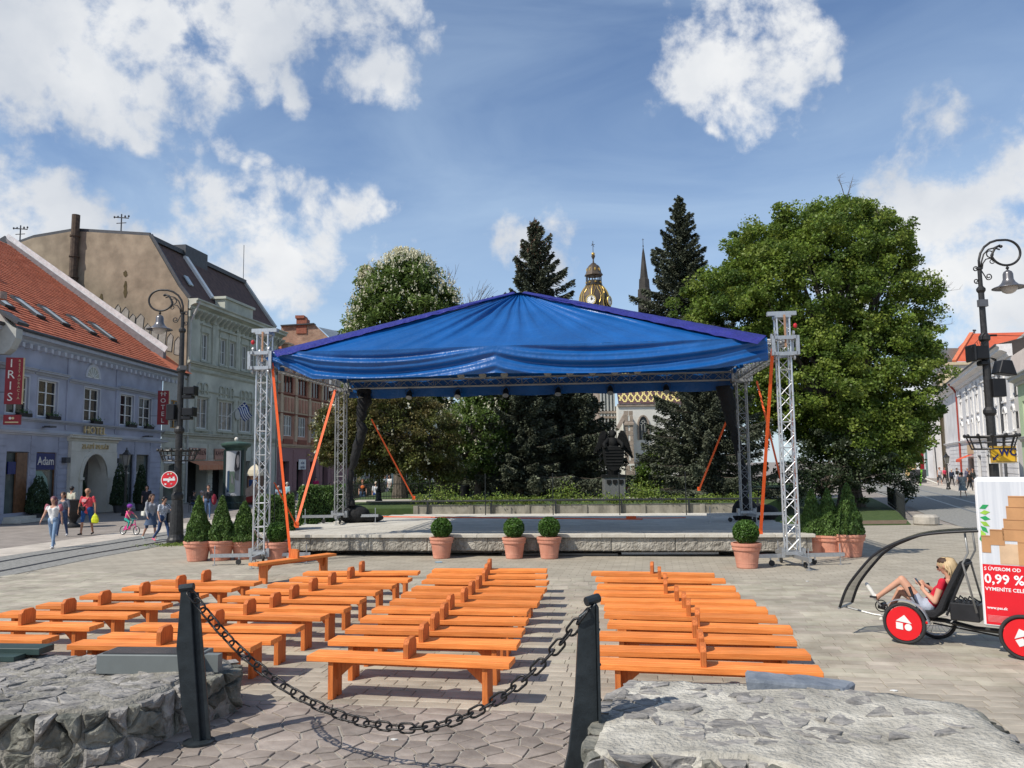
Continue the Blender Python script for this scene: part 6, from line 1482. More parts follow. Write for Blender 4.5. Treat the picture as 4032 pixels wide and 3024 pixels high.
for i, h in enumerate(up_ + lo_):
 a, b, c, d = h; win(t, a, b, c, d, 2, 2, gm=m_glassl, fw=.06, bar=.035, yin=.15)
 q = MB(); q.b2(a - .18, a, -.07, 0, c - .1, d); q.b2(b, b + .18, -.07, 0, c - .1, d); q.b2(a - .3, b + .3, -.16, 0, c - .25, c - .1)
 if i < len(up_): q.b2(a - .25, b + .25, -.12, 0, d, d + .35); q.b2(a - .3, b + .3, -.25, 0, d + .75, d + .9); q.ell(((a + b) / 2, -.08, d + .55), (.5, .12, .25), 8, 4); q.ell(((a + b) / 2, -.1, d + 1.1), (.35, .12, .25), 8, 4)
 else:
  for k in range(8): a0, a1 = pi * k / 8, pi * (k + 1) / 8; m_c = (a + b) / 2; q.add([(m_c + r * cos(aa), y, d + .05 + r * .8 * sin(aa)) for y in (-.16, 0) for r, aa in ((.55, a0), (.55, a1), (.75, a1), (.75, a0))], [(0, 1, 2, 3), (3, 2, 6, 7), (0, 4, 5, 1)])
 q.build('window_surround', m_wpt, t)
for z in np.arange(.3, 4.2, .48):
 for a, b in ((5, 22.3), (26.7, 28.8), (31.7, 34.8), (37.7, 40.3), (43.7, LW)): q = MB(); q.b2(a, b, -.05, 0, z + .03, z + .44); q.build('rustic_course', m_wp, t)
for x in (17.3, 28.9, 34.3, 44.1): q = MB(); q.b2(x - .5, x + .5, -.10, 0, 4.6, 10.4); q.b2(x - .65, x + .65, -.2, 0, 10.0, 10.5); q.build('pilaster', m_wpt, t)
band(t, 'string_course', m_wpt, 0, LW, 4.3, sc(CORN, .8, .7)); band(t, 'main_cornice', m_wpt, 0, LW + .3, 10.8, sc(CORN, 2.6, 2.0))
q = MB(); q.add([(0, -.9, 11.85), (LW, -.9, 11.85), (LW, 3, 12.7), (0, 3, 12.7)], [(0, 1, 2, 3)]); q.build('roof', mat('grey_roof', (.40, .36, .33), r=.85, bump=.3), t)
q = MB(); q.tube([(4, -.98, 11.8), (LW, -.98, 11.8)], .09, 6); q.build('gutter', m_dgrey, t)
m_dp = mat('red_downpipe', (.30, .045, .03), r=.5)
q = MB(); q.tube([(16.6, -.9, 11.6), (16.6, -.4, 10.9), (16.6, -.15, 10.4), (16.6, -.15, 0)], .12, 8); q.build('downpipe', m_dp, t)
q = MB(); q.tube([(46.0, -.9, 11.6), (46.0, -.3, 11.0), (46.0, -.15, 10.4), (46.0, -.15, 0)], .12, 8); q.build('downpipe', m_dgrey, t)
q = MB(); q.add([(22.4, -.1, 3.0), (26.6, -.1, 3.0), (26.6, -1.3, 2.5), (22.4, -1.3, 2.5), (22.4, -1.3, 2.2), (26.6, -1.3, 2.2)], [(0, 3, 2, 1), (3, 4, 5, 2)]); q.build('awning', mat('orange_awning', (.65, .09, .03)), t)
for a, b, c, d in shp: q = MB(); q.b2(a, b, .25, .3, c, d); q.build('shop_window', m_glass, t)
q = MB(); q.b2(22.2, 26.8, -.08, -.01, 3.1, 4.1); q.build('shop_fascia', mat('ochre_fascia', (.50, .38, .22)), t)
# pinkish firewall rising behind the palace front
m_pf = mat('pinkish_firewall', (.50, .42, .37), c2=(.62, .54, .48), r=.9, vs=.5, bump=.15)
fp = [Y(3812, 1521, 72), Y(4100, 1295, 66), Y(4100, 1345, 66), Y(3990, 1430, 67), Y(3900, 1470, 70)]
t2 = thing('firewall_house', 'pinkish sloping firewall above the white palace at the right edge', 'house', (50, 72, 0))
a, b = Y(3775, 1532, 114), Y(4180, 1215, 80)
q = MB(); a2, b2_ = Y(3775, 1600, 114), Y(4180, 1480, 80); c0_ = Vector((50, 72, 0)); q.add([a - c0_, b - c0_, b2_ - c0_, a2 - c0_, a - c0_ + Vector((3, 1, 0)), b - c0_ + Vector((3, 1, 0))], [(3, 2, 1, 0), (0, 1, 5, 4)]); q.build('wall', m_pf, t2)
q = MB(); q.beam(a - c0_ + Vector((0, 0, .1)), b - c0_ + Vector((0, 0, .1)), .7, .3); q.build('verge', m_lgrey, t2)
# theatre: pediment, cornice, red hipped roof
m_th = mat('theatre_plaster', (.56, .52, .47), r=.9, var=.06, vs=.6); m_tht = mat('theatre_trim', (.62, .50, .33), r=.85, var=.1); m_or = mat('orange_roof', (.50, .085, .035), c2=(.60, .13, .06), r=.8, vs=.6)
YT = 118.0; oT = Y(3745, 1830, YT); oT.z = 0
t = thing('theatre', 'cream theatre with pediment, columns and steep red hipped roof behind the palace', 'theatre', oT)
def T_(px, py, y=YT): return Y(px, py, y) - oT
def poly(q, pts, m=0): q.add(pts, [tuple(range(len(pts)))], m); return q
k9 = 3.3167 # 1327/400 zoom
Z9 = lambda x, y: (3632 + x / k9, 1250 + y / k9)
q = MB(); poly(q, [T_(*Z9(415, 575)), T_(*Z9(1400, 575)), T_(*Z9(1400, 190), YT + 10), T_(*Z9(640, 210), YT + 10)]); poly(q, [T_(*Z9(415, 575)), T_(*Z9(640, 210), YT + 10), T_(*Z9(465, 395), YT + 12)]); q.build('roof', m_or, t)
q = MB(); q.beam(T_(*Z9(415, 572)), T_(*Z9(640, 208), YT + 10), .55, .4); q.build('hip_ridge', mat('hip_tile', (.60, .17, .08), bump=.8, bs=2), t)
q = MB(); poly(q, [T_(*Z9(125, 352)), T_(*Z9(258, 352), YT + 4), T_(*Z9(415, 590), YT + 4), T_(*Z9(270, 610))]); poly(q, [T_(*Z9(290, 400), YT + 5), T_(*Z9(490, 400), YT + 9), T_(*Z9(410, 580), YT + 3.9)]); q.build('copper_roof', mat('verdigris_sheet', (.26, .29, .25), r=.6, m=.2), t)
q = MB(); A3 = [T_(*Z9(122, 360), YT - .6), T_(*Z9(280, 620), YT - .6), T_(*Z9(85, 690), YT - 3.6)]; poly(q, A3[::-1]); q.build('pediment', m_th, t)
q = MB(); q.beam(A3[0], A3[1], .5, .6); q.beam(A3[0], A3[2], .5, .6); q.beam(A3[2], A3[1], .5, .5); q.build('pediment_moulding', m_tht, t)
q = MB();
for k in range(12): f = RNG.uniform(.2, .8); p = A3[0].lerp(A3[2].lerp(A3[1], RNG.uniform(.2, .8)), f); q.ell(p + Vector((0, -.2, 0)), (.35, .2, .55), 7, 4)
q.build('pediment_relief', m_wpt, t)
q = MB();
for (y0, y1, d, ) in ((590, 650, 1.2), (650, 760, .2), (760, 780, 1.0), (780, 2600, 0)):
 poly(q, [T_(*Z9(275, y0 + 15), YT - d), T_(*Z9(1400, y0), YT - d), T_(*Z9(1400, y1), YT - d), T_(*Z9(275, y1 + 15), YT - d)][::-1])
 poly(q, [T_(*Z9(120, y0 + 90), YT - d - 4), T_(*Z9(275, y0 + 15), YT - d), T_(*Z9(275, y1 + 15), YT - d), T_(*Z9(120, y1 + 90), YT - d - 4)][::-1])
q.build('wall', m_th, t)
q = MB(); q.beam(T_(*Z9(275, 605), YT - 1.2), T_(*Z9(1400, 588), YT - 1.2), .6, .4); q.beam(T_(*Z9(275, 770), YT - 1), T_(*Z9(1400, 758), YT - 1), .5, .3); q.build('cornice', m_tht, t)
for x in (240, 330): q = MB(); p = T_(*Z9(x, 850), YT - 2.5); q.ell(p, (1.0, .3, 1.4), 8, 5); q.build('gilded_relief', m_tht, t)
for x0_, x1_ in ((180, 215), (258, 290)): q = MB(); poly(q, [T_(*Z9(x0_, 1240), YT - 3.3), T_(*Z9(x1_, 1225), YT - 2.2), T_(*Z9(x1_, 1560), YT - 2.2), T_(*Z9(x0_, 1570), YT - 3.3)][::-1]); q.build('tall_window', m_glass, t)
for px in (3697, 3728, 3742): q = MB(); p = T_(px, 1830, YT - 5); q.lathe([(.8, 0), (.8, .8), (.6, .9), (.5, 8), (.7, 8.4)], c=(p.x, p.y, 0), n=12); q.build('column', m_tht, t)
q = MB(); q.beam(T_(*Z9(560, 880), YT - .5), T_(*Z9(570, 2400), YT - .5), .2, .2); q.build('downpipe', m_dp, t)
q = MB(); q.tube([T_(3836, 1312, YT + 10), T_(3836, 1300, YT + 10)], .15, 5); q.tube([T_(3831, 1301, YT + 10), T_(3842, 1301, YT + 10)], .15, 5); q.build('roof_vent', m_dgrey, t)
# green house at the right edge
t = thing('light_green_house', 'light green house with dark tiled roof at the right edge', 'house', (40.0, 62.8, 0), wa_)
facade('', mat('light_green_plaster', (.42, .52, .32), r=.9, var=.06), t, 12, 0, 8.3, [(1.4 + k * 2.3, 2.6 + k * 2.3, z, z + 1.9) for k in range(4) for z in (1.0, 5.0)])
for k in range(4):
 for z in (1.0, 5.0): win(t, 1.4 + k * 2.3, 2.6 + k * 2.3, z, z + 1.9, 2, 2, gm=m_glassl)
band(t, 'cornice', m_lgrey, -.2, 12, 8.2, sc(CORN, 2, 1.4)); band(t, 'cornice', m_lgrey, 0, 12, 3.8, sc(CORN, 1, .8))
q = MB(); q.add([(-.2, -.6, 8.9), (12, -.6, 8.9), (12, 5, 12), (-.2, 5, 12)], [(0, 1, 2, 3)]); q.b2(.0, 12, .3, 5, 0, 8.3); q.build('roof', m_mans, t)
# ochre house at the far end of the right street and glazed shop
a, b = Y(3535, 1830, 128), Y(3606, 1830, 122); t = thing('ochre_house', 'ochre yellow house at the far end of the right street', 'house', (a.x, a.y, 0), atan2(b.y - a.y, b.x - a.x)); l = (b - a).length
hs = [(.5, 1.2, .2, 3.4), (1.6, 2.2, 0, 3.6)]; facade('', mat('ochre', (.58, .40, .18), r=.9, var=.08), t, l, -.5, 7, hs);
for h in hs: win(t, *h, 1, 2, fm=m_door)
q = MB(); q.b2(0, l, .3, 5, -.5, 7); q.build('body', mat('ochre', (.58, .40, .18)), t); band(t, 'cornice', m_white, 0, l, 4.5, sc(CORN, 1, 1)); q = MB(); q.b2(-.2, l, -.1, 6, 7, 9.5); q.build('upper_floor', m_wp, t)
a, b = Y(3608, 1830, 116), Y(3662, 1830, 112); t = thing('glass_fronted_house', 'pale house with tall green glass shopfront beside the theatre', 'house', (a.x, a.y, 0), atan2(b.y - a.y, b.x - a.x)); l = (b - a).length
facade('', m_wp, t, l, -.5, 12, [(.3, l - .4, .2, 5.0)]); q = MB(); q.b2(.3, l - .4, .3, .35, .2, 5.0); q.build('shop_glass', mat('green_glass', (.14, .21, .20), r=.15), t)
for x in (.3, l * .5, l - .45): q = MB(); q.b2(x, x + .08, .2, .3, .2, 5); q.build('mullion', m_wpt, t)
q = MB(); q.b2(l, l + 1.5, -.3, 1, -.5, 12); q.build('rusticated_pier', m_wp, t)

# ---- cathedral: clock tower, thin spire, chapel wall
m_dst = mat('dark_tower_stone', (.02, .018, .016), c2=(.06, .052, .045), r=.8, vs=.5, bump=.5, bs=2)
m_cu = mat('brown_copper', (.06, .045, .032), c2=(.12, .09, .065), r=.5, m=.4, vs=.4)
YC = 200.0; mpx = YC / FPX
def TZ(y): return Y(2354, 900 + y / 3.687, YC).z
def TR(w): return w / 3.687 * mpx * 1.12
cb = Y(2354.5, 1830, YC); t = thing('clock_tower', 'cathedral clock tower with gilded brown onion dome and lantern', 'church tower', (cb.x, YC, 0))
RO = pi / 8 + .12
q = MB(); q.lathe([(TR(205), 0), (TR(205), TZ(1255)), (TR(190), TZ(1250))], n=8, rot=RO); q.build('shaft', m_dst, t)
q = MB(); q.lathe([(TR(w), TZ(y)) for w, y in ((200, 1255), (250, 1222), (243, 1210), (222, 1175), (205, 1120), (200, 1060), (196, 1000), (183, 950), (162, 905), (136, 865), (112, 838))], n=8, rot=RO); q.build('dome', m_cu, t)
q = MB(); q.lathe([(TR(w), TZ(y)) for w, y in ((112, 836), (120, 826), (105, 815), (105, 765), (98, 760))], n=8, rot=RO); q.build('lantern_parapet', m_dst, t)
for k in range(8):
 a = RO + 2 * pi * k / 8; q = MB(); r = TR(98); q.tube([(r * cos(a), r * sin(a), TZ(765)), (r * cos(a), r * sin(a), TZ(690))], TR(7), 6); q.build('lantern_column', m_dst, t)
q = MB(); q.lathe([(TR(w), TZ(y)) for w, y in ((100, 695), (124, 683), (122, 675), (104, 645), (92, 600), (84, 565), (62, 535), (38, 520), (38, 512), (12, 495), (8, 450), (22, 415), (28, 395), (20, 388))], n=8, rot=RO); q.build('lantern_dome', m_cu, t)
q = MB(); q.ell((0, 0, TZ(368)), (TR(24), TR(24), TR(22)), 10, 6); q.build('gilded_ball', m_gold, t)
q = MB(); q.tube([(0, 0, TZ(350)), (0, 0, TZ(180))], TR(4), 5); q.tube([(-TR(24), 0, TZ(242)), (TR(24), 0, TZ(230))], TR(4), 5); q.tube([(-TR(15), 0, TZ(215)), (TR(15), 0, TZ(265))], TR(3), 5); q.build('cross', m_dst, t)
DP = [(245, 1212), (224, 1175), (207, 1120), (202, 1060), (198, 1000), (186, 950), (165, 905), (139, 865), (114, 838)]
for k in range(8):
 a = RO + 2 * pi * k / 8
 q = MB(); q.tube([(TR(w) * cos(a) * .995, TR(w) * sin(a) * .995, TZ(y)) for w, y in DP], TR(6), 5); q.build('gilded_rib', m_gold, t)
 for s in (-.22, .22): q = MB(); q.tube([(TR(w) * .955 * cos(a + s + .1 * sin(i * 1.2) * (s / .22)), TR(w) * .955 * sin(a + s + .1 * sin(i * 1.2) * (s / .22)), TZ(y)) for i, (w, y) in enumerate(DP)], TR(3.5), 5); q.build('gilded_scroll', m_gold, t)
 q = MB(); b = RO + 2 * pi * (k + .5) / 8; q.ell((TR(98) * cos(b), TR(98) * sin(b), TZ(790)), (TR(16), TR(16), TR(14)), 6, 4); q.build('gilded_boss', m_gold, t)
 q = MB(); q.ell((TR(88) * cos(b), TR(88) * sin(b), TZ(605)), (TR(12), TR(12), TR(26)), 6, 4); q.build('gilded_frame', m_gold, t)
q = MB(); q.lathe([(TR(236), TZ(1208)), (TR(244), TZ(1204)), (TR(236), TZ(1198))], n=8, rot=RO, cap=False); q.build('gilded_rim', m_gold, t)
m_clk = mat('clock_white', (.78, .77, .72), r=.5, var=.03)
for k, px in enumerate((500, 775)):
 zc_ = TZ(1078); xk = (px - 570) / 3.687 * mpx; an = math.asin(max(-1, min(1, xk / TR(215)))); d = Vector((sin(an), -cos(an), 0)); p = d * TR(207); p.z = zc_; s = d.cross(Vector((0, 0, 1)))
 def disc(r, th, m_, nm_, par, o2=0.0, ring=0):
  q = MB(); n_ = 20
  if ring: vs = [p + d * o2 + s * (rr * cos(2 * pi * i / n_)) + Vector((0, 0, rr * sin(2 * pi * i / n_))) for rr in (r, r + ring) for i in range(n_)] + [p + d * (o2 + th) + s * (rr * cos(2 * pi * i / n_)) + Vector((0, 0, rr * sin(2 * pi * i / n_))) for rr in (r, r + ring) for i in range(n_)]; fs = [(2 * n_ + i, 3 * n_ + i, 3 * n_ + (i + 1) % n_, 2 * n_ + (i + 1) % n_) for i in range(n_)] + [(n_ + i, n_ + (i + 1) % n_, 3 * n_ + (i + 1) % n_, 3 * n_ + i) for i in range(n_)]; q.add(vs, [f[::-1] for f in fs])
  else: q.prism([(r * cos(2 * pi * i / n_), r * sin(2 * pi * i / n_)) for i in range(n_)], p + d * o2, s, (0, 0, 1), d, th)
  return q.build(nm_, m_, par)
 disc(TR(75), TR(10), m_dst, 'clock_housing', t, -TR(5)); c_ = disc(TR(55), .15, m_clk, 'clock_face', t, TR(8)); disc(TR(56), .2, m_gold, 'gilded_clock_ring', t, TR(9), ring=TR(12))
 q = MB(); z0_ = p + d * (TR(8) + .25); q.beam(z0_, z0_ + Vector((0, 0, TR(42))) + s * -TR(8), .14, .05, up=d); q.beam(z0_, z0_ + s * -TR(24) + Vector((0, 0, TR(18))), .2, .05, up=d)
 for i in range(12): a = 2 * pi * i / 12; q.beam(z0_ - d * .1 + (s * cos(a) + Vector((0, 0, sin(a)))) * TR(40), z0_ - d * .1 + (s * cos(a) + Vector((0, 0, sin(a)))) * TR(51), .12, .05, up=d)
 q.build('clock_hands', m_dst, c_)
def SX(px, y=YC): return Y(px, 1830, y).x
cb = SX(2557.5); t = thing('thin_spire', 'slender dark gothic spire of the cathedral next to the tall spruce', 'church spire', (cb, YC, 0))
q = MB(); q.lathe([(TR(86), 0), (TR(86), TZ(900)), (TR(72), TZ(880)), (TR(66), TZ(745)), (TR(54), TZ(735)), (TR(18), TZ(370)), (TR(4), TZ(280)), (TR(3), TZ(150))], n=8); q.build('spire', m_dst, t)
q = MB(); q.ell((0, 0, TZ(262)), (TR(10),) * 3, 8, 5); q.tube([(-TR(14), 0, TZ(172)), (TR(14), 0, TZ(168))], TR(3), 5); q.build('finial', m_dst, t)
for k in range(8):
 a = 2 * pi * k / 8; q = MB()
 for i in range(16): f = i / 16; r = TR(50 - 36 * f); q.ell((r * cos(a), r * sin(a), TZ(735 - 355 * f)), (TR(6), TR(6), TR(5)), 5, 3)
 q.build('crockets', m_dst, t)['kind'] = 'stuff'
 q = MB(); r = TR(80); q.lathe([(TR(10), TZ(1400)), (TR(9), TZ(960)), (TR(2), TZ(900))], c=(r * cos(a), r * sin(a), 0), n=6); q.build('pinnacle', m_dst, t)
for px in (2528, 2533): q = MB(); q.lathe([(TR(9), 0), (TR(9), TZ(1240)), (TR(2), TZ(1130))], c=(SX(px) - cb, -4, 0), n=6); q.ell((SX(px) - cb, -4, TZ(1285)), (TR(28 if px == 2528 else 14), 1, TR(6)), 6, 4); q.build('pinnacle', m_dst, t)
q = MB(); q.lathe([(TR(12), 0), (TR(12), TZ(1300)), (TR(22), TZ(1285)), (TR(8), TZ(1275)), (TR(8), TZ(1260)), (TR(3), TZ(1248))], n=8); o = q.build('stone_finial', m_dst); o.location = (SX(2450), YC, 0); tag(o, 'small stone finial peeping over the roof between dome and spire', 'finial')
YH = 118.0; mh = YH / FPX
def HX(px): return SX(px, YH)
def HZ(py): return Y(2500, py, YH).z
hb = HX(2440); t = thing('chapel', 'white chapel with brown stone buttress, gothic windows and diamond patterned tile roof', 'chapel', (hb, YH, 0))
m_chw = mat('lime_wash', (.58, .56, .50), c2=(.68, .66, .60), r=.9, vs=.4, bump=.1); m_ash = mat('brown_ashlar', (.22, .17, .13), c2=(.36, .29, .23), r=.9, vs=2, isl=.2)
X_ = lambda px: HX(px) - hb
q = MB(); q.b2(X_(2440), X_(2680), 0, 14, 0, HZ(1593)); q.build('wall', m_chw, t)
q = MB(); q.b2(X_(2436), X_(2690), -.25, 0, HZ(1600), HZ(1590)); q.b2(X_(2436), X_(2690), -.2, 0, HZ(1826), HZ(1820)); q.build('moulding', m_ash, t)
m_rt = mat('aubergine_tile', (.075, .04, .045), c2=(.12, .065, .06), r=.35, vs=3); m_yt = mat('yellow_tile', (.68, .56, .22), r=.35, var=.12, vs=6)
sl_ = Vector((0, .62, .78)); r0 = Vector((0, -.35, HZ(1590))); q = MB(); w_ = X_(2690) + .5
q.add([r0, r0 + Vector((w_, 0, 0)), r0 + Vector((w_, 0, 0)) + sl_ * 9, r0 + sl_ * 9], [(0, 1, 2, 3)]); q.build('tiled_roof', m_rt, t)
nrm = Vector((0, -.78, .62)) * .05
for k in range(-6, 14):
 for s in (-1, 1):
  q = MB(); step = .2;
  for i in range(24):
   x = k * .98 + (s * i * .155 if s > 0 else -i * .155 + 3.7); v = i * .29 + .3
   if 0 < x < w_ - .3: p = r0 + Vector((x, 0, 0)) + sl_ * v; q.add([p + nrm, p + nrm + Vector((.26, 0, 0)), p + nrm + Vector((.26, 0, 0)) + sl_ * .27, p + nrm + sl_ * .27], [(0, 1, 2, 3)])
  if q.v: q.build('yellow_tile_line', m_yt, t)
def gothic(t, xc, z0, z1, w, y, fm=m_ash):
 q = MB(); zs = z1 - w * .9; o = [];
 for k in range(7): a = k / 6; o.append((w / 2 - (w / 2) * a ** 1.6, zs + (z1 - zs) * sin(a * pi / 2)))
 prof = [(-w / 2, z0)] + [(-x, z) for x, z in o] + [(x, z) for x, z in o[::-1][1:]] + [(w / 2, z0)]
 q.prism([(x, z) for x, z in prof][::-1], (xc, y - .02, 0), (1, 0, 0), (0, 0, 1), (0, -1, 0), .02); f = q.build('gothic_window', m_glass, t)
 q = MB(); pr = [Vector((xc + x * 1.12, y - .12, z + (.1 if z > z0 else 0))) for x, z in prof]
 for a, b in zip(pr, pr[1:]): q.beam(a, b, .22, .22, up=Vector((0, 1, 0)))
 q.build('stone_frame', fm, f)
 q = MB();
 for dx in (-w / 6, w / 6): q.beam((xc + dx, y - .08, z0), (xc + dx, y - .08, zs), .06, .06, up=Vector((0, 1, 0)))
 for (a, b) in ((-.5, .2), (0, .55), (.5, .2)): q.tube([(xc + a * w * .45 + .16 * w * cos(th), y - .08, zs + b * w * .6 + .16 * w * sin(th)) for th in np.linspace(0, 2 * pi, 9)[:-1]], .03, 4, closed=True)
 q.build('tracery', m_lgrey, f)
gothic(t, X_(2537), HZ(1732), HZ(1640), 36 * mh, 0)
# buttress with sloping cap and small blind arch, dressed stones at the foot
for z0_, z1_, y0_ in ((0, HZ(1826), -2.4), (HZ(1826), HZ(1640), -1.7)):
 q = MB(); q.b2(X_(2455), X_(2490), y0_, 0, z0_, z1_); q.build('buttress', m_chw if z0_ else m_chw, t)
q = MB(); q.prism([(0, HZ(1640)), (-1.9, HZ(1668)), (-1.9, HZ(1676)), (0, HZ(1650))], (X_(2452), 0, 0), (0, 1, 0), (0, 0, 1), (1, 0, 0), X_(2493) - X_(2452)); q.build('buttress_cap', m_ash, t)
for i in range(16):
 z = .1 + i * .72
 if z > 10: break
 for (xa, xb) in ((2455, 2470), (2478, 2490)): q = MB(); e = (3 if i % 2 else 0); q.b2(X_(xa - (0 if xa == 2455 else e)), X_(xb + (e if xa == 2455 else 0)), -2.46 if z + .68 < HZ(1826) else -1.76, -1.6, z, z + .68); q.build('quoin', m_ash, t)
q = MB(); q.beam((X_(2426), -2.2, HZ(1692)), (X_(2466), -.9, HZ(1628)), .5, .7, up=Vector((0, 1, 0))); q.build('flying_strut', m_ash, t)
# grey stone bay with tall traceried window to its left
t = thing('cathedral_apse', 'grey brown stone bay of the cathedral with tall narrow windows beside the chapel', 'cathedral', (HX(2350), YH + 3, 0)); b0 = HX(2350)
q = MB(); q.b2(HX(2370) - b0, HX(2436) - b0, 0, 8, 0, HZ(1500)); q.build('wall', m_ash, t)
for k, px in enumerate((2386, 2400, 2414, 2428)): gothic(t, HX(px) - b0, HZ(1610), HZ(1480), 9 * mh, -.05, m_lgrey)
for k, px in enumerate((2380, 2393, 2407, 2421, 2434)): q = MB(); q.b2(HX(px) - b0 - .09, HX(px) - b0 + .09, -.5, 0, 0, HZ(1500)); q.build('pier', m_lgrey, t)
for k in range(9): q = MB(); x = HX(2376 + k * 7) - b0; q.tube([(x + .12 * cos(a), -.45, HZ(1626) + .16 * sin(a)) for a in np.linspace(0, 2 * pi, 9)[:-1]], .04, 4, closed=True); q.build('quatrefoil', m_lgrey, t)
q = MB(); q.b2(HX(2370) - b0, HX(2440) - b0, -.6, 0, HZ(1622), HZ(1613)); q.b2(HX(2370) - b0, HX(2440) - b0, -.6, 0, HZ(1642), HZ(1634)); q.build('gallery', m_ash, t)

# ================================================================ tall street lamps
m_post = mat('lamp_iron', (.045, .043, .042), r=.45, m=.5, var=.3, vs=10, bump=.1, bs=40); m_shade = mat('lamp_shade_grey', (.16, .155, .16), r=.3, m=.5); m_bulb = mat('frosted_globe', (.55, .50, .46), r=.25, var=.05)
def spiral(c, r0, r1, a0, turns, n=26): return [(c[0] + (r0 + (r1 - r0) * i / n) * cos(a0 + turns * 2 * pi * i / n), 0, c[1] + (r0 + (r1 - r0) * i / n) * sin(a0 + turns * 2 * pi * i / n)) for i in range(n + 1)]
def big_lamp(lab, loc, s, H):
 """s = +1: crook to the right, -1: to the left"""
 t = thing('street_lamp', lab, 'street lamp', loc, 0, 'tall crook street lamps'); F = lambda P: [(x * s, y, z) for x, y, z in P]
 q = MB(); q.lathe([(.30, 0), (.30, .12), (.26, .2), (.23, .3), (.20, 1.0), (.17, 1.45), (.19, 1.5), (.19, 1.62), (.145, 1.72), (.14, 1.9)], n=16); q.build('plinth', m_post, t)
 q = MB(); q.lathe([(.125, 1.9), (.115, 3.7), (.17, 3.78), (.17, 3.86), (.11, 3.95), (.10, 5.5), (.10, 5.8), (.15, 5.86), (.15, 5.95), (.085, 6.05), (.078, 7.2), (.12, 7.27), (.12, 7.33), (.06, 7.4), (.055, 7.86), (.08, 7.89), (.08, 7.93), (.05, 7.95)], n=14); q.build('post', m_post, t)
 C0 = (.78, 8.37); pts = [(0, 0, 7.9), (.0, 0, 8.15), (.06, 0, 8.36), (.18, 0, 8.54), (.36, 0, 8.67), (.55, 0, 8.73)] + [(C0[0] + .42 * sin(a), 0, C0[1] + .37 * cos(a)) for a in np.linspace(-.1, 4.5, 34)] + [(.50, 0, 8.52), (.64, 0, 8.58)]
 q = MB(); q.tube(F(pts), .034, 8); q.build('crook', m_post, t, smooth=True)
 q = MB(); q.tube(F([(.05, 0, 7.9), (.07, 0, 8.1), (.15, 0, 8.33), (.30, 0, 8.47), (.46, 0, 8.51), (.62, 0, 8.46)]), .022, 7); q.ell((.66 * s, 0, 8.55), (.05, .05, .045), 8, 5); q.tube(F([(.08, 0, 7.9), (.11, 0, 8.06), (.2, 0, 8.18), (.32, 0, 8.21), (.42, 0, 8.17)]), .018, 6); q.tube(F(spiral((.33, 8.33), .095, .095, 0, 1)), .016, 6); q.tube(F(spiral((.37, 8.12), .08, .03, .8, -1.2)), .014, 5); q.build('scrollwork', m_post, t, smooth=True)
 for (c, r, a0, tr, k) in (((-.11, 7.9), .08, 0, 1.3, 0), ((-.11, 7.55), .08, 0, -1.3, 1), ((.25, 7.68), .10, -2.2, 1.3, 2)):
  q = MB(); q.tube(F([(.0 if k < 2 else .04, 0, 7.88 if k != 1 else 7.72)] + spiral(c, r, .025, a0, tr)), .016, 6); q.build('side_scroll', m_post, t, smooth=True)
 lx = .80 * s; dz = .97; rs_ = .87
 q = MB(); q.tube([(lx, 0, 8.02), (lx, 0, 7.84)], .025, 6); q.ell((lx, 0, 7.92), (.05, .05, .04), 8, 4); q.build('hanger', m_post, t)
 q = MB(); q.lathe([(r * rs_, 7.86 + (z - 7.16) * .64) for r, z in ((.04, 7.16), (.12, 7.08), (.15, 6.98), (.155, 6.74), (.20, 6.60), (.30, 6.46), (.47, 6.38), (.50, 6.35), (.50, 6.335), (.30, 6.40))], c=(lx, 0, 0), n=24); q.build('lamp_shade', m_shade, t, smooth=True)
 q = MB(); q.ell((lx, 0, 7.37), (.23, .23, .2), 16, 8); q.build('globe', m_bulb, t, smooth=True)
 # ring basket
 q = MB();
 for r, z, rr in ((.62, 3.12, .03), (.50, 2.78, .025), (.56, 2.96, .015)): q.tube([(r * cos(a), r * sin(a), z) for a in np.linspace(0, 2 * pi, 25)[:-1]], rr, 6, closed=True)
 for k in range(12): a = 2 * pi * k / 12; q.tube([(.62 * cos(a), .62 * sin(a), 3.12), (.50 * cos(a), .50 * sin(a), 2.78)], .02, 5); q.ell((.66 * cos(a), .66 * sin(a), 3.15), (.055, .055, .055), 6, 4)
 for k in range(4): a = pi / 4 + pi * k / 2; q.tube([(0, 0, 2.78), (.5 * cos(a), .5 * sin(a), 2.78)], .018, 5)
 q.build('basket', m_post, t)
 return t
def spot(t, x, z, s, lab='spotlight', big=1.0, tilt=0):
 q = MB(); q.b2(min(0, s * .38 * big) + x, max(0, s * .38 * big) + x, -.17 * big, .17 * big, z, z + .26 * big); q.b2(x + s * .38 * big - .02, x + s * .38 * big + .02, -.2 * big, .2 * big, z - .04, z + .30 * big); q.b2(x - .05 * s, x + s * .3 * big, -.14, .14, z - .14, z - .02); q.build(lab, m_can, t, bevel=.02)
def U(px, py, y): return Y(px, py, y)
lb = G(683, 2141); k_ = 8.67 / 8.63
t = big_lamp('tall black lamp post with crook and bell lamp, left, behind the potted thujas', (lb.x, lb.y + .2, 0), -1, 8.6)
spot(t, .15, 5.0 + .05, 1); spot(t, .12, 4.32, 1, tilt=1);
q = MB(); q.b2(-.40, -.12, -.2, .16, 4.35 - .18, 4.72); q.build('loudspeaker', m_can, t, bevel=.02)
q = MB(); q.b2(.02, .25, -.16, -.12, 5.9, 6.05); q.build('junction_box', m_dgrey, t)
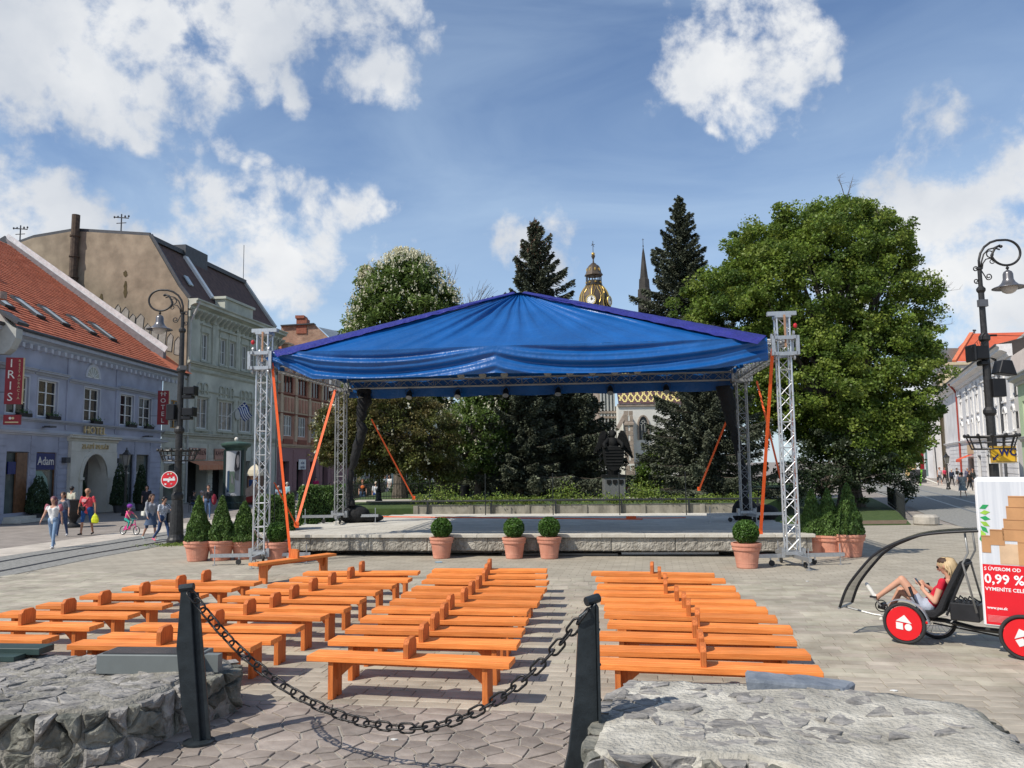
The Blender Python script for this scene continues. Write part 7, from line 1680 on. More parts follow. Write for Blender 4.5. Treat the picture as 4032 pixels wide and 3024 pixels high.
# no entry sign on the left lamp
t2 = thing('road_sign', 'round red no entry sign covered with stickers on the left lamp post', 'road sign', (lb.x, lb.y, 0)); sgn = Y(677, 1888, lb.y) - Vector((lb.x, lb.y, 0)); q = MB(); cz = sgn.z
for r, m_, dy, nm_ in ((.285, m_white, -.20, 'sign_rim'), (.262, mat('sign_red_bright', (.62, .02, .03), r=.4), -.206, 'sign_disc')):
 q = MB(); q.lathe([(r, 0), (r, .008)], n=28); o = q.build(nm_, m_, t2); o.location = (sgn.x, dy, cz); o.rotation_euler = RF_
q = MB(); q.b2(sgn.x - .2, sgn.x + .2, -.222, -.216, cz - .035, cz + .04); q.build('sign_bar', m_white, t2)
for dx, dz, m_ in ((.02, .06, m_bulb), (-.02, -.06, m_white), (.15, .07, m_white), (-.12, -.15, m_white), (.06, .2, m_letter), (-.04, .18, m_bulb), (.08, -.14, mat('sticker_pink', (.6, .3, .3)))): q = MB(); q.b2(sgn.x + dx - .03, sgn.x + dx + .03, -.226, -.222, cz + dz - .025, cz + dz + .025); q.build('sticker', m_, t2)
q = MB(); q.b2(sgn.x - .02, sgn.x + .02, -.2, -.1, cz - .02, cz + .02); q.build('clamp', m_dgrey, t2)
rb = Y(3925, 2000, 22.3); rb.z = 0
t = big_lamp('tall black lamp post with crook and bell lamp, right, above the WC sign', rb, 1, 8.7)
rx0 = lambda px, py: Y(px, py, 22.3) - rb
q = MB(); a = rx0(3848, 1190); q.b2(a.x, a.x + .24, -.12, .02, a.z - .14, a.z + .06); q.tube([(a.x + .12, 0, a.z - .14), (0, 0, a.z - .35)], .015, 5); q.build('small_floodlight', m_shade, t)
a = rx0(3838, 1390); q = MB(); q.b2(a.x - .10, .0, -.22, .2, a.z - .2, a.z + .18); q.b2(a.x - .14, a.x - .08, -.27, .25, a.z - .25, a.z + .23); q.b2(a.x + .1, 0, -.15, .15, a.z - .36, a.z - .22); q.build('spotlight', m_can, t, bevel=.03)
a = rx0(3930, 1450); q = MB(); q.prism([(-.1, -.15), (.42, -.22), (.30, .2), (.02, .22)], (a.x, -.2, a.z), (1, 0, 0), (0, 0, 1), (0, 1, 0), .4); q.build('spotlight', m_can, t, bevel=.02)
a = rx0(3890, 1490); q = MB(); q.b2(a.x + .02, a.x + .38, -.2, .16, a.z - .53, a.z - .02); q.build('loudspeaker', m_can, t, bevel=.01)
q = MB();
for k in range(5): q.tube([(-.03, -.1, 6.05), (-.25 - .06 * k, -.15, 5.85 - .06 * k), (-.2 - .04 * k, -.15, 5.62 - .1 * k), (-.05, -.1, 5.8)], .008, 4)
q.build('cable_loop', m_can, t)
q = MB(); q.tube([(-.12, 0, 5.98), (.35, 0, 5.98)], .03, 5); q.tube([(.35, 0, 5.98), (5, .5, 5.9), (14, 1, 6.3)], .008, 4); q.build('span_wire', m_can, t)
ws = thing('wc_sign', 'yellow WC sign with arrow strapped to the right lamp post', 'sign', (rb.x, rb.y, 0), radians(3)); a = rx0(3935, 1788)
m_yel = mat('sign_yellow', (.80, .46, .02), r=.5, var=.06)
q = MB(); q.b2(a.x - .40, a.x + .33, -.24, -.21, a.z - .23, a.z + .22); q.build('board', m_yel, ws)
q = MB(); q.b2(a.x - .44, a.x + .30, -.205, -.2, a.z - .26, a.z + .19); q.build('backing', m_white, ws)
text('WC', 'sign_letters', m_navy, ws, (a.x + .08, -.25, a.z + .045), RF_, .29, .004, bold=.009)
q = MB(); q.prism([(.09, .07), (-.02, -.02), (.01, -.05), (-.1, -.07), (-.08, .03), (-.05, .0), (.06, .10)], (a.x - .27, -.246, a.z - .10), (1, 0, 0), (0, 0, 1), (0, -1, 0), .006); q.build('arrow', m_navy, ws)
for dx, dz, w_, h_ in ((0, .2, .71, .008), (0, -.21, .71, .008), (-.395 + .03, 0, .008, .42), (.325, 0, .008, .42)): q = MB(); q.b2(a.x - .035 + dx - w_ / 2, a.x - .035 + dx + w_ / 2, -.244, -.24, a.z + dz - h_ / 2, a.z + dz + h_ / 2); q.build('border_line', m_navy, ws)
# small gas-style lanterns
def lantern(lab, p, h, sc_=1.0):
 t = thing('lantern', lab, 'street lantern', p, 0, 'small square lantern posts'); q = MB()
 q.lathe([(.18, 0), (.18, .1), (.13, .2), (.12, .5), (.15, .55), (.07, .7), (.06, 1.6), (.05, h - .9), (.09, h - .85), (.04, h - .78)], n=10); q.build('post', m_post, t)
 q = MB(); q.lathe([(.13, h - .75), (.22, h - .22), (.25, h - .2)], n=4, rot=pi / 4); q.build('lantern_glass', mat('lantern_pane', (.22, .21, .19), r=.2), t)
 q = MB(); q.lathe([(.28, h - .2), (.25, h - .16), (.10, h - .02), (.10, h + .04), (.03, h + .10), (.04, h + .14), (.01, h + .22)], n=4, rot=pi / 4)
 for k in range(4): a = pi / 4 + pi / 2 * k; q.tube([(.13 * cos(a), .13 * sin(a), h - .75), (.23 * cos(a), .23 * sin(a), h - .2)], .015, 4); q.tube([(.10 * cos(a), .1 * sin(a), h - .95), (.25 * cos(a), .25 * sin(a), h - .8)], .012, 4)
 q.build('lantern_frame', m_post, t); return t
p = G(490, 2030); lantern('black lantern on a post before the hotel entrance', (p.x, p.y, 0), Y(490, 1770, p.y).z - .1)
lantern('black lantern under the copper tree behind the stage', (Y(1492, 1800, 38).x, 38, .8), Y(1492, 1740, 38).z - .8)
p = G(3735, 1927); lantern('black lantern on a post in front of the theatre', (p.x, p.y, 0), Y(3722, 1790, p.y).z)
p = G(3606, 1893); lantern('black lantern beside the litter bin at the far right street', (p.x, p.y, 0), Y(3603, 1802, p.y).z)

# ---- advertising column and kiosk
p = G(925, 2002); t = thing('advertising_column', 'round dark green advertising column with phone poster', 'advertising column', (p.x, p.y, 0)); ky = p.y / FPX
m_dg = mat('deep_green', (.012, .028, .024), r=.35, var=.2); m_cop = mat('green_cap', (.05, .095, .075), r=.5)
H1 = Y(925, 1750, p.y).z; rr = 85 * ky * .5; hz = lambda py: Y(925, py, p.y).z
q = MB(); q.lathe([(rr * 1.02, 0), (rr * 1.02, .35), (rr * .95, .4), (rr * .95, .8)], n=28); q.build('base', m_dg, t)
q = MB(); q.lathe([(rr * .88, .8), (rr * .88, hz(1768))], n=28); q.build('drum', m_dg, t)
q = MB(); q.lathe([(rr * .95, hz(1775)), (rr * 1.0, hz(1765)), (rr * 1.3, hz(1757)), (rr * 1.36, hz(1752)), (rr * 1.36, hz(1747)), (rr * 1.0, hz(1742)), (rr * .4, hz(1738)), (.05, hz(1737))], n=28); q.build('cap', m_cop, t, smooth=False)
q = MB(); q.ell((0, 0, hz(1730)), (.13, .13, .14), 10, 6); q.lathe([(.1, hz(1744)), (.08, hz(1736))], n=8); q.build('finial_ball', m_letw, t)
z0_, z1_ = hz(1975), hz(1770); n = 12; aw = radians(52); vs = []
def cyl(a, z, off=.0): r = rr * .9 + off; return (r * sin(a), -r * cos(a), z)
def patch(pts2, off, nm_, m_): # pts in (angle fraction -1..1, height 0..1) as a curved sheet
 q = MB(); q.add([cyl((a - .08) * aw * .75, z0_ + (z1_ - z0_) * b, off) for a, b in pts2], [tuple(range(len(pts2)))]); return q.build(nm_, m_, t)
q = MB();
for i in range(n + 1): a = -aw + 2 * aw * i / n - .08; vs += [cyl(a, z0_), cyl(a, z1_)]
q.add(vs, [(2 * i, 2 * i + 2, 2 * i + 3, 2 * i + 1) for i in range(n)]); q.build('poster', mat('poster_white', (.44, .45, .47), r=.4, var=.05), t)
gr = mat('poster_grey', (.16, .165, .17), r=.5); bl = mat('poster_black', (.03, .03, .035), r=.5); sk = mat('poster_skin', (.40, .36, .34), r=.5)
patch([(.35, .50), (.55, .42), (.98, .40), (1.05, .62), (.8, .66), (.5, .60)], .02, 'poster_shoulder', gr); patch([(.35, .62), (.45, .82), (.6, .93), (.85, .97), (1.05, .95), (1.1, .62), (.9, .60), (.62, .58), (.45, .58)], .03, 'poster_hair', bl)
patch([(.62, .80), (.70, .88), (.88, .90), (1.0, .86), (1.02, .76), (.95, .68), (.82, .64), (.72, .68), (.64, .74)], .04, 'poster_face', sk)
patch([(-.75, .18), (-.72, .58), (-.35, .60), (-.32, .20)], .03, 'poster_phone', mat('poster_blue', (.03, .06, .11), r=.4)); patch([(-.30, .17), (-.26, .58), (.42, .58), (.46, .19)], .04, 'poster_phone', mat('poster_sage', (.10, .14, .11), r=.4)); patch([(-.05, .35), (.0, .53), (.15, .50), (.3, .40), (.35, .32), (.1, .36)], .05, 'poster_butterfly', gr)
text('HUAWEI', 'poster_letters', bl, t, (-.30, -rr * .92 - .03, z0_ + (z1_ - z0_) * .11), RF_, .25, .003); text('Vyberajte', 'poster_letters', gr, t, (-.45, -rr * .92 - .02, z0_ + (z1_ - z0_) * .15), RF_, .16, .003)
for a in (-1.05, 1.05): q = MB(); x_, y_, _ = cyl(a, 0, .05); q.b2(x_ - .07, x_ + .07, y_ - .07, y_ + .07, .8, hz(1772)); q.build('post', m_dg, t)
p = G(1003, 1985); yk = p.y / FPX; t = thing('kiosk', 'small brown kiosk with pointed cream dome and poster', 'kiosk', (p.x, p.y, 0)); hz = lambda py: Y(1003, py, p.y).z; w = 50 * yk / 2
m_kb = mat('kiosk_brown', (.10, .045, .025), r=.5)
q = MB(); q.b2(-w, w, -w, w, 0, hz(1873)); q.build('cabin', m_kb, t)
q = MB(); q.lathe([(w * 1.42, hz(1873)), (w * 1.38, hz(1866)), (w * 1.15, hz(1850)), (w * .75, hz(1838)), (w * .2, hz(1829)), (.02, hz(1827))], n=4, rot=pi / 4); q.build('dome', mat('cream_canopy', (.66, .58, .42), r=.6, var=.05), t)
q = MB(); q.b2(-w * .75, w * .75, -w - .06, -w - .01, hz(1955), hz(1884)); q.build('poster_frame', mat('bronze', (.30, .17, .09), r=.4, m=.4), t)
q = MB(); q.b2(-w * .6, w * .6, -w - .08, -w - .06, hz(1950), hz(1888)); q.build('poster', mat('poster_navy', (.02, .06, .17), r=.5), t)
q = MB(); q.prism([(-.45, -.7), (.45, -.7), (.5, .1), (.1, .3), (.05, .6), (-.1, .25), (-.5, .0)], (0, -w - .085, hz(1925)), (1, 0, 0), (0, 0, 1), (0, -1, 0), .005); q.build('poster_picture', mat('poster_cream', (.55, .38, .28), r=.5), t)
q = MB(); q.prism([(-.5, -.9), (.5, -.9), (.5, -.35), (-.5, -.55)], (0, -w - .095, hz(1925)), (1, 0, 0), (0, 0, 1), (0, -1, 0), .004); q.build('poster_picture', mat('poster_red', (.35, .03, .02), r=.5), t)

# ---- angel monument
m_brz = mat('shaded_bronze', (.008, .008, .008), c2=(.018, .018, .017), r=.75, m=.0, spec=.15, vs=4, bump=.4, bs=14)  # near-black base: the shade lying on the statue is put into the colour
m_gran = mat('grey_granite', (.10, .10, .10), c2=(.17, .17, .165), r=.7, vs=30)
mp_ = Y(2418, 1970, 36.5); t = thing('angel_monument', 'dark bronze angel with spread wings holding a large shield on a granite plinth', 'monument', (mp_.x, 36.5, .8)); s_ = 36.5 / FPX
hz = lambda py: Y(2418, py, 36.5).z - .8
w = .47; zt_ = hz(1878)
q = MB(); q.b2(-w, w, -w, w, 0, zt_); q.build('plinth', m_gran, t, bevel=.01)
q = MB(); q.b2(-w - .05, w + .05, -w - .05, w + .05, zt_, zt_ + .10); q.build('plinth_cap', m_brz, t)
for x in (-.27, 0.0, .27): q = MB(); q.prism([(-.1, .1), (-.1, -.04), (0, -.13), (.1, -.04), (.1, .1)], (x, -w - .001, zt_ - .22), (1, 0, 0), (0, 0, 1), (0, -1, 0), .03); q.build('small_shield', m_brz, t)
zb = zt_ + .1; zt2 = hz(1665)
q = MB(); q.lathe([(.22, zb), (.3, zb + .2), (.16, zb + .32), (.2, zb + .4)], n=12); q.build('foot', m_brz, t)
q = MB(); sh_ = [(-.47, 1.28), (.47, 1.28), (.50, 1.22), (.46, .75), (.40, .45), (.22, .25), (0, .14), (-.22, .25), (-.40, .45), (-.46, .75), (-.50, 1.22)]
q.prism([(a, b + zb + .0) for a, b in sh_][::-1], (0, -.28, 0), (1, 0, 0), (0, 0, 1), (0, 1, 0), .12)
for k in range(6): q.b2(-.42 + k * .015, .42 - k * .015, -.31, -.28, zb + 1.12 - k * .14, zb + 1.16 - k * .14)
q.build('shield', m_brz, t, bevel=.02)
q = MB(); q.ell((0, 0, zb + 1.0), (.34, .24, .55), 12, 8); q.ell((0, -.02, zb + 1.45), (.24, .2, .28), 12, 8); q.ell((0, -.02, zb + 1.82), (.14, .15, .17), 12, 8); q.ell((0, .03, zb + 1.88), (.17, .16, .17), 12, 8)
q.tube([(-.2, 0, zb + 1.6), (-.42, -.2, zb + 1.38), (-.38, -.34, zb + 1.2)], [.10, .09, .07], 8); q.tube([(.2, 0, zb + 1.6), (.42, -.2, zb + 1.38), (.38, -.34, zb + 1.2)], [.10, .09, .07], 8); q.build('figure', m_brz, t, smooth=True)
for s in (-1, 1):
 q = MB(); wg = [(.14, 1.42), (.30, 1.85), (.40, 2.02), (.52, 2.0), (.66, 1.78), (.78, 1.4), (.88, .95), (.95, .76), (.86, .74), (.70, .95), (.55, 1.1), (.40, 1.25)] if s > 0 else [(.12, 1.45), (.2, 1.8), (.32, 2.02), (.48, 2.0), (.62, 1.75), (.70, 1.35), (.72, 1.0), (.64, .95), (.5, 1.1), (.36, 1.25)]
 P2 = [(s * a, b + zb) for a, b in wg]; q.prism(P2 if s < 0 else P2[::-1], (0, .06, 0), (1, 0, 0), (0, 0, 1), (0, 1, 0), .10)
 for k in range(5): q.tube([(s * (.3 + .06 * k), .04, zb + 1.9 - k * .04), (s * (.5 + .09 * k), .03, zb + 1.25 - k * .07)], .035, 5)
 q.build('wing', m_brz, t)
for s in (-1, 1): q = MB(); q.tube([(s * .5, -.2, zb + 1.0), (s * .64, -.2, zb + .85), (s * .56, -.2, zb + .68), (s * .68, -.2, zb + .5), (s * .5, -.2, zb + .38)], .035, 6); q.build('scroll', m_brz, t)
# flower beds
for nm_, (px, py, wx_, wy_), cols, lab in (('pink_tulips', (2600, 1925, 3.2, .8), [(.62, .16, .22), (.70, .35, .36)], 'bed of pink tulips in front of the chapel wall'), ('orange_tulips', (2545, 1935, 2.4, .5), [(.75, .25, .08), (.70, .15, .10)], 'bed of orange tulips right of the monument'), ('white_flowers', (2560, 1945, 3.4, .4), [(.70, .72, .65), (.6, .65, .5)], 'row of white flowers right of the monument'), ('red_tulips', (2250, 1938, 1.6, .6), [(.6, .05, .03), (.5, .1, .05)], 'sparse red tulips left of the monument')):
 c = Y(px, py, 46); n = 700 if 'red' not in nm_ else 40; C_ = np.stack([c.x + RNG.uniform(-wx_, wx_, n), 46 + RNG.uniform(-wy_, wy_, n), .95 + RNG.uniform(0, .3, n)], 1)
 o = quads(leafquads(C_, .12, .8), nm_, [mat(nm_ + '_a', cols[0], isl=.2), mat(nm_ + '_b', cols[1], isl=.2), LM_ch[1]], mi=RNG.integers(0, 3, n), kind='stuff'); tag(o, lab, 'flowers')
# ================================================================ people
m_skin = mat('skin', (.48, .27, .19), r=.6, var=.08, spec=.3); m_skint = mat('tanned_skin', (.42, .21, .13), r=.6, var=.08, spec=.3)
HAIR = {'brown': mat('brown_hair', (.06, .03, .018), r=.6, bump=.6, bs=60, stretch=(1, 1, .1)), 'black': mat('black_hair', (.012, .010, .010), r=.5), 'blond': mat('blond_hair', (.48, .33, .17), c2=(.62, .47, .28), r=.5, vs=20, bump=.6, bs=60, stretch=(1, 1, .1)), 'grey': mat('grey_hair', (.35, .30, .28), r=.6), 'purple': mat('purple_grey_hair', (.17, .07, .09), r=.6), 'red': mat('red_hair', (.16, .05, .02), r=.6), 'bald': m_skint, 'white': mat('white_hair', (.55, .48, .40), r=.6)}
CL = {}
def cloth(c, pat=None):
 k = (tuple(round(x, 3) for x in c), pat)
 if k not in CL: CL[k] = mat('cloth_%d' % len(CL), c, r=.85, var=.14 if not pat else .5, vs=7 if not pat else 28, bump=.5, bs=9, bd=.02)
 return CL[k]
m_eye = mat('eye_dark', (.015, .012, .012), r=.2)
def rotx(v, a): return Vector((v.x, v.y * cos(a) - v.z * sin(a), v.y * sin(a) + v.z * cos(a)))
def standing(H=1.7, hip=(8, -6), knee=(5, 12), arm=(8, -8), elbow=(15, 15), out=(8, 8), lean=2, wide=1.0, turn=0, hipx=.09):
 """joints of a standing or walking figure that faces -y; angles in degrees, (left, right) with left = +x"""
 k = H / 1.75; J = {}; le = radians(lean)
 J['pelvis'] = Vector((0, 0, .97 * k))
 up = lambda z, x=0.0, y=0.0: J['pelvis'] + rotx(Vector((x, y, z)), le) * 1.0
 J['waist'] = up(.16 * k); J['chest'] = up(.33 * k); J['neck'] = up(.52 * k); J['head'] = up(.66 * k, 0, -.015)
 for i, (s, n) in enumerate(((1, 'L'), (-1, 'R'))):
  a = radians(hip[i]); b = a - radians(knee[i]); J['hip' + n] = J['pelvis'] + Vector((s * hipx * k * wide, 0, -.03 * k))
  J['knee' + n] = J['hip' + n] + Vector((s * .01, -sin(a), -cos(a))) * .43 * k
  J['ank' + n] = J['knee' + n] + Vector((0, -sin(b), -cos(b))) * .42 * k
  f = b * .6; J['toe' + n] = J['ank' + n] + Vector((s * .03, -cos(f) * .17 * k, -.055 * k + sin(f) * .10 * k)); J['heel' + n] = J['ank' + n] + Vector((0, .05 * k * cos(f), -.05 * k))
  J['sh' + n] = up(.46 * k, s * .185 * k * (.5 + .5 * wide)); a = radians(arm[i]); o = radians(out[i]); e = a + radians(elbow[i])
  J['elb' + n] = J['sh' + n] + Vector((s * sin(o), -sin(a) * cos(o), -cos(a) * cos(o))) * .29 * k
  J['wr' + n] = J['elb' + n] + Vector((s * sin(o) * .5, -sin(e), -cos(e))) * .25 * k
  d = (J['wr' + n] - J['elb' + n]).normalized(); J['hand' + n] = J['wr' + n] + d * .09 * k; J['hd' + n] = d
 mn = min(J['toeL'].z, J['toeR'].z, J['heelL'].z, J['heelR'].z) - .03 * k
 for q in J:
  if not q.startswith('hd'): J[q] = J[q] - Vector((0, 0, mn))
 return J
_bodies = {}
def body_mesh(J, H, fat=1.0, sleeve=.5, legs='trousers', vox=.018, female=False, fingers=True, curl=.5, shoe=True, lowneck=0.0):
 k = H / 1.75; S = []                # (p, q, r0, r1, region, squash)
 cap = lambda a, b, r0, r1, reg: S.append((Vector(a), Vector(b), r0 * k, r1 * k, reg))
 P = J
 hx = (P['hipL'] - P['hipR']) * .5
 cap(P['pelvis'] + hx * .55 + Vector((0, 0, .0)), P['pelvis'] - hx * .55, .125 * fat, .125 * fat, 2); cap(P['pelvis'], P['waist'], .13 * fat, .118 * fat * (.92 if female else 1), 1)
 sx = (P['shL'] - P['shR']) * .5
 fw = Vector((0, -.02, 0)) * k
 for s in (-.34, .34): cap(P['waist'] + sx * s * .8, P['chest'] + sx * s + fw * .6, .10 * fat, .112 * (fat * .5 + .5), 1); cap(P['chest'] + sx * s, P['neck'] + sx * s * 1.25 - (P['neck'] - P['chest']).normalized() * .10 * k, .105 * (fat * .5 + .5), .062, 1)
 if female:
  for s in (-.42, .42): S.append((P['chest'] + sx * s + Vector((0, -.075 * k, .03 * k)),) * 2 + (.062 * k, .062 * k, 1))
 cap(P['neck'] - (P['head'] - P['neck']).normalized() * .06 * k, P['head'] - (P['head'] - P['neck']) * .2, .055, .05, 0)
 hd = P['head']; up = (P['head'] - P['neck']).normalized(); face = P.get('face', Vector((0, -1, 0))); face = (face - up * face.dot(up)).normalized()
 S.append((hd + up * .045 * k - face * .005 * k, hd + up * .02 * k - face * .035 * k, .100 * k, .098 * k, 4)); S.append((hd + face * .02 * k, hd - up * .065 * k + face * .035 * k, .078 * k, .048 * k, 0)); S.append((hd + face * .095 * k, hd + face * .115 * k - up * .025 * k, .012 * k, .017 * k, 0))
 S.append((hd + face * .05 * k + up * .03 * k, hd + face * .055 * k, .062 * k, .058 * k, 0))
 sd_ = up.cross(face)
 for s in (-1, 1): S.append((hd + sd_ * s * .085 * k - up * .01 * k, hd + sd_ * s * .088 * k + up * .015 * k, .018 * k, .02 * k, 0))
 for n in 'LR':
  cap(P['hip' + n], P['knee' + n], .088 * fat, .060, 2); kn = P['knee' + n]; an = P['ank' + n]
  if legs == 'shorts': cap(kn, an, .055, .036, 0); cap(kn - (kn - P['hip' + n]) * .05, kn, .062, .056, 0)
  elif legs == 'skirt': cap(P['hip' + n].lerp(kn, .3), kn, .075, .056, 0); cap(kn, an, .053, .033, 0)
  else: cap(kn, an, .060, .044, 2)
  cal = kn.lerp(an, .3) + Vector((0, .018 * k, 0)); cap(cal, cal.lerp(an, .3), .05, .042, 0 if legs != 'trousers' else 2)
  if shoe: cap(P['heel' + n] + Vector((0, 0, .0)), P['toe' + n], .036, .032, 3); cap(an, P['heel' + n], .036, .036, 3 if legs == 'trousers' else 0)
  sh, el, wr = P['sh' + n], P['elb' + n], P['wr' + n]; mid = sh.lerp(el, min(1, sleeve * 1.6))
  cap(sh, sh.lerp(el, .3), .054, .05, 1 if sleeve > 0 else 0)
  if sleeve > .62: cap(sh, el, .055, .045, 1);
  else: cap(sh, mid, .052, .048, 1 if sleeve > 0 else 0); cap(mid, el, .046, .040, 0)
  if sleeve >= 1: cap(el, wr, .043, .032, 1)
  else: cap(el, wr, .040, .028, 0)
  d = P['hd' + n]; side = P.get('hs' + n, Vector((0, 1, 0))); side = (side - d * side.dot(d)).normalized(); nrm = d.cross(side)
  pl = wr + d * .045 * k; cap(wr, pl, .026, .022, 0)
  for i in range(4):
   o = side * (.028 - .0187 * i) * k; l = (.082, .09, .084, .066)[i] * k; b = pl + d * .035 * k + o; cap(pl + o * .5, b, .014, .0125, 0)
   if fingers: c = curl; m1 = b + (d * cos(c) + nrm * sin(c)) * l * .5; m2 = m1 + (d * cos(2 * c) + nrm * sin(2 * c)) * l * .5; cap(b, m1, .0105, .0095, 0); cap(m1, m2, .0095, .008, 0)
  th = pl + side * .03 * k; cap(wr + d * .02 * k + side * .015 * k, th + side * .02 * k + d * .01 * k, .013, .011, 0); cap(th + side * .02 * k + d * .01 * k, th + side * .03 * k + d * .045 * k + nrm * .01, .011, .009, 0)
 q = MB()
 for (a, b, r0, r1, reg) in S:
  d = b - a; l = d.length; d = d / l if l > 1e-6 else Vector((0, 0, 1)); pts = []; rr = []
  for t in (-.999, -.8, -.45, 0): pts.append(a + d * r0 * t); rr.append(r0 * sqrt(max(0, 1 - t * t)) + 1e-4)
  for t in (0, .45, .8, .999): pts.append(b + d * r1 * t); rr.append(r1 * sqrt(max(0, 1 - t * t)) + 1e-4)
  q.tube(pts, rr, 10)
 o = q.build('tmp', m_skin); md = o.modifiers.new('r', 'REMESH'); md.mode = 'VOXEL'; md.voxel_size = vox; sm = o.modifiers.new('s', 'SMOOTH'); sm.factor = .5; sm.iterations = 2
 dg = bpy.context.evaluated_depsgraph_get(); me = bpy.data.meshes.new_from_object(o.evaluated_get(dg)); old = o.data; bpy.data.objects.remove(o); bpy.data.meshes.remove(old); me.name = 'body'; me.materials.clear()
 nf = len(me.polygons); ce = np.empty(nf * 3, dtype=np.float32); me.polygons.foreach_get('center', ce); ce = ce.reshape(-1, 3)
 best = np.full(nf, 1e9); reg = np.zeros(nf, dtype=np.int32)
 for (a, b, r0, r1, rg_) in S:
  a_ = np.array(a); ab = np.array(b) - a_; l2 = (ab ** 2).sum() + 1e-9; t = np.clip(((ce - a_) @ ab) / l2, 0, 1); d = np.linalg.norm(ce - a_ - t[:, None] * ab, axis=1) - (r0 + (r1 - r0) * t)
  m = d < best; best[m] = d[m]; reg[m] = rg_
 if lowneck: m = (reg == 1) & (np.linalg.norm(ce - np.array(P['neck'] + Vector((0, -.06, -.02)) * k), axis=1) < lowneck * k); reg[m] = 0
 return me, reg
def person(lab, loc, face_deg, H=1.7, top=(.6, .6, .6), bot=(.04, .06, .13), shoes=(.6, .6, .6), hair='brown', long=0, J=None, vox=.022, skin=None, pat=None, skirt=None, extras=None, group=None, z0=0, pb=None, **kw):
 bkw = {a: kw.pop(a) for a in list(kw) if a in ('fat', 'sleeve', 'legs', 'female', 'fingers', 'curl', 'shoe', 'lowneck')}
 if J is None: J = standing(H, **kw)
 if skirt: bkw['legs'] = 'skirt'
 me, reg = body_mesh(J, H, vox=vox, **bkw)
 t = thing('person', lab, 'person', (loc[0], loc[1], loc[2] if len(loc) > 2 else z0), radians(face_deg), group)
 for m_ in (skin or m_skin, cloth(top, pat), cloth(bot, pb), cloth(shoes), HAIR[hair]): me.materials.append(m_)
 me.polygons.foreach_set('material_index', reg); me.polygons.foreach_set('use_smooth', [True] * len(me.polygons)); me.update()
 o = bpy.data.objects.new('body', me); COL.objects.link(o); o.parent = t; k = H / 1.75
 hd = J['head']; up = (J['head'] - J['neck']).normalized(); fc = J.get('face', Vector((0, -1, 0))); fc = (fc - up * fc.dot(up)).normalized()
 if long:
  q = MB();
  q.tube([hd + up * .06 * k - fc * .03 * k, hd - up * .02 * k - fc * .06 * k, hd - up * (.10 + long * .05) * k - fc * .065 * k, hd - up * (.12 + long * .15) * k - fc * .06 * k], [.098 * k, .105 * k, (.085 + .01 * long) * k, .03 * k], 12); q.build('hair', HAIR[hair], t, smooth=True)
 if vox < .03:
  sd_ = up.cross(fc)
  for s in (-1, 1): q = MB(); q.ell(hd + fc * .098 * k + sd_ * s * .03 * k + up * .012 * k, (.012 * k, .008 * k, .007 * k), 6, 4); q.build('eye', m_eye, t)
 if skirt:
  col, l, fl = skirt; hp = J['pelvis'] + Vector((0, 0, .06 * k)); q = MB(); pr = []
  for r, z in ((.125, 0), (.15, -.12), (.17 + fl * .4, -.12 - l * .5), (.18 + fl, -.12 - l)): pr.append((r * k, z * k))
  q.lathe(pr, c=hp, n=18, cap=False, squash=.85); q.build('skirt', cloth(col, 'p' if pat else None), t, smooth=True)
 return t, J
def bag(t, p, size, m_, nm='bag', strap=None, rot=0):
 q = MB(); q.box((0, 0, 0), size); o = q.build(nm, m_, t, bevel=min(size) * .25); o.location = p; o.rotation_euler = (0, 0, rot)
 if strap: q = MB(); q.tube([Vector(s) for s in strap], .012, 5); q.build('strap', m_, t)
navy = (.025, .04, .09); jean = (.07, .12, .22); ljean = (.20, .29, .42); blk = (.014, .014, .016)
# --- the group walking on the left
g_ = G(205, 2158)
t, J = person('woman in white top, light jeans and purple grey hair walking in front on the left', g_, -12 + 15, 1.68, top=(.68, .66, .64), bot=ljean, shoes=(.75, .73, .7), hair='purple', long=.9, female=True, sleeve=.25, hip=(14, -12), knee=(6, 20), arm=(-6, 12), elbow=(8, 20), out=(14, 16), lowneck=.11)
q = MB();
for s in (-1, 1): q.tube([(s * .19, -.01, 1.40), (s * .235, -.0, 1.28), (s * .24, 0, 1.18)], [.062, .062, .05], 8)
q.build('open_shirt', cloth((.32, .10, .13), 'p'), t, smooth=True)
g_ = G(243, 2112)
t, J = person('woman in grey top, dark jeans and sunglasses behind the woman in white', g_, 8, 1.70, top=(.13, .14, .17), bot=(.035, .06, .13), shoes=(.6, .6, .6), hair='brown', long=.35, female=True, sleeve=.9, hip=(-10, 16), knee=(14, 4), out=(12, 10), arm=(6, -10), fat=1.05, lowneck=.10)
q = MB(); q.b2(-.07, .07, -.13, -.10, J['head'].z - .005, J['head'].z + .035); q.build('sunglasses', m_eye, t)
g_ = G(340, 2106)
t, J = person('bald man in coral red T-shirt and blue shorts carrying a yellow bag', g_, 4, 1.80, top=(.62, .065, .08), bot=(.015, .07, .22), shoes=(.03, .03, .035), hair='bald', skin=m_skint, legs='shorts', fat=1.22, sleeve=.42, hip=(-12, 16), knee=(10, 6), out=(18, 16), arm=(4, -4), elbow=(12, 8), wide=1.25)
bag(t, (-.12, -.20, 1.02), (.24, .09, .17), cloth(blk), strap=[(-.16, -.17, 1.05), (.02, -.18, 1.3), (.13, -.10, 1.48), (.15, .08, 1.42)])
q = MB(); q.b2(-.07, .07, -.13, -.10, J['head'].z - .01, J['head'].z + .03); q.build('sunglasses', m_eye, t)
q = MB(); q.b2(-.15, .02, -.175, -.165, 1.27, 1.39); o = q.build('chest_print', cloth((.68, .35, .35)), t)
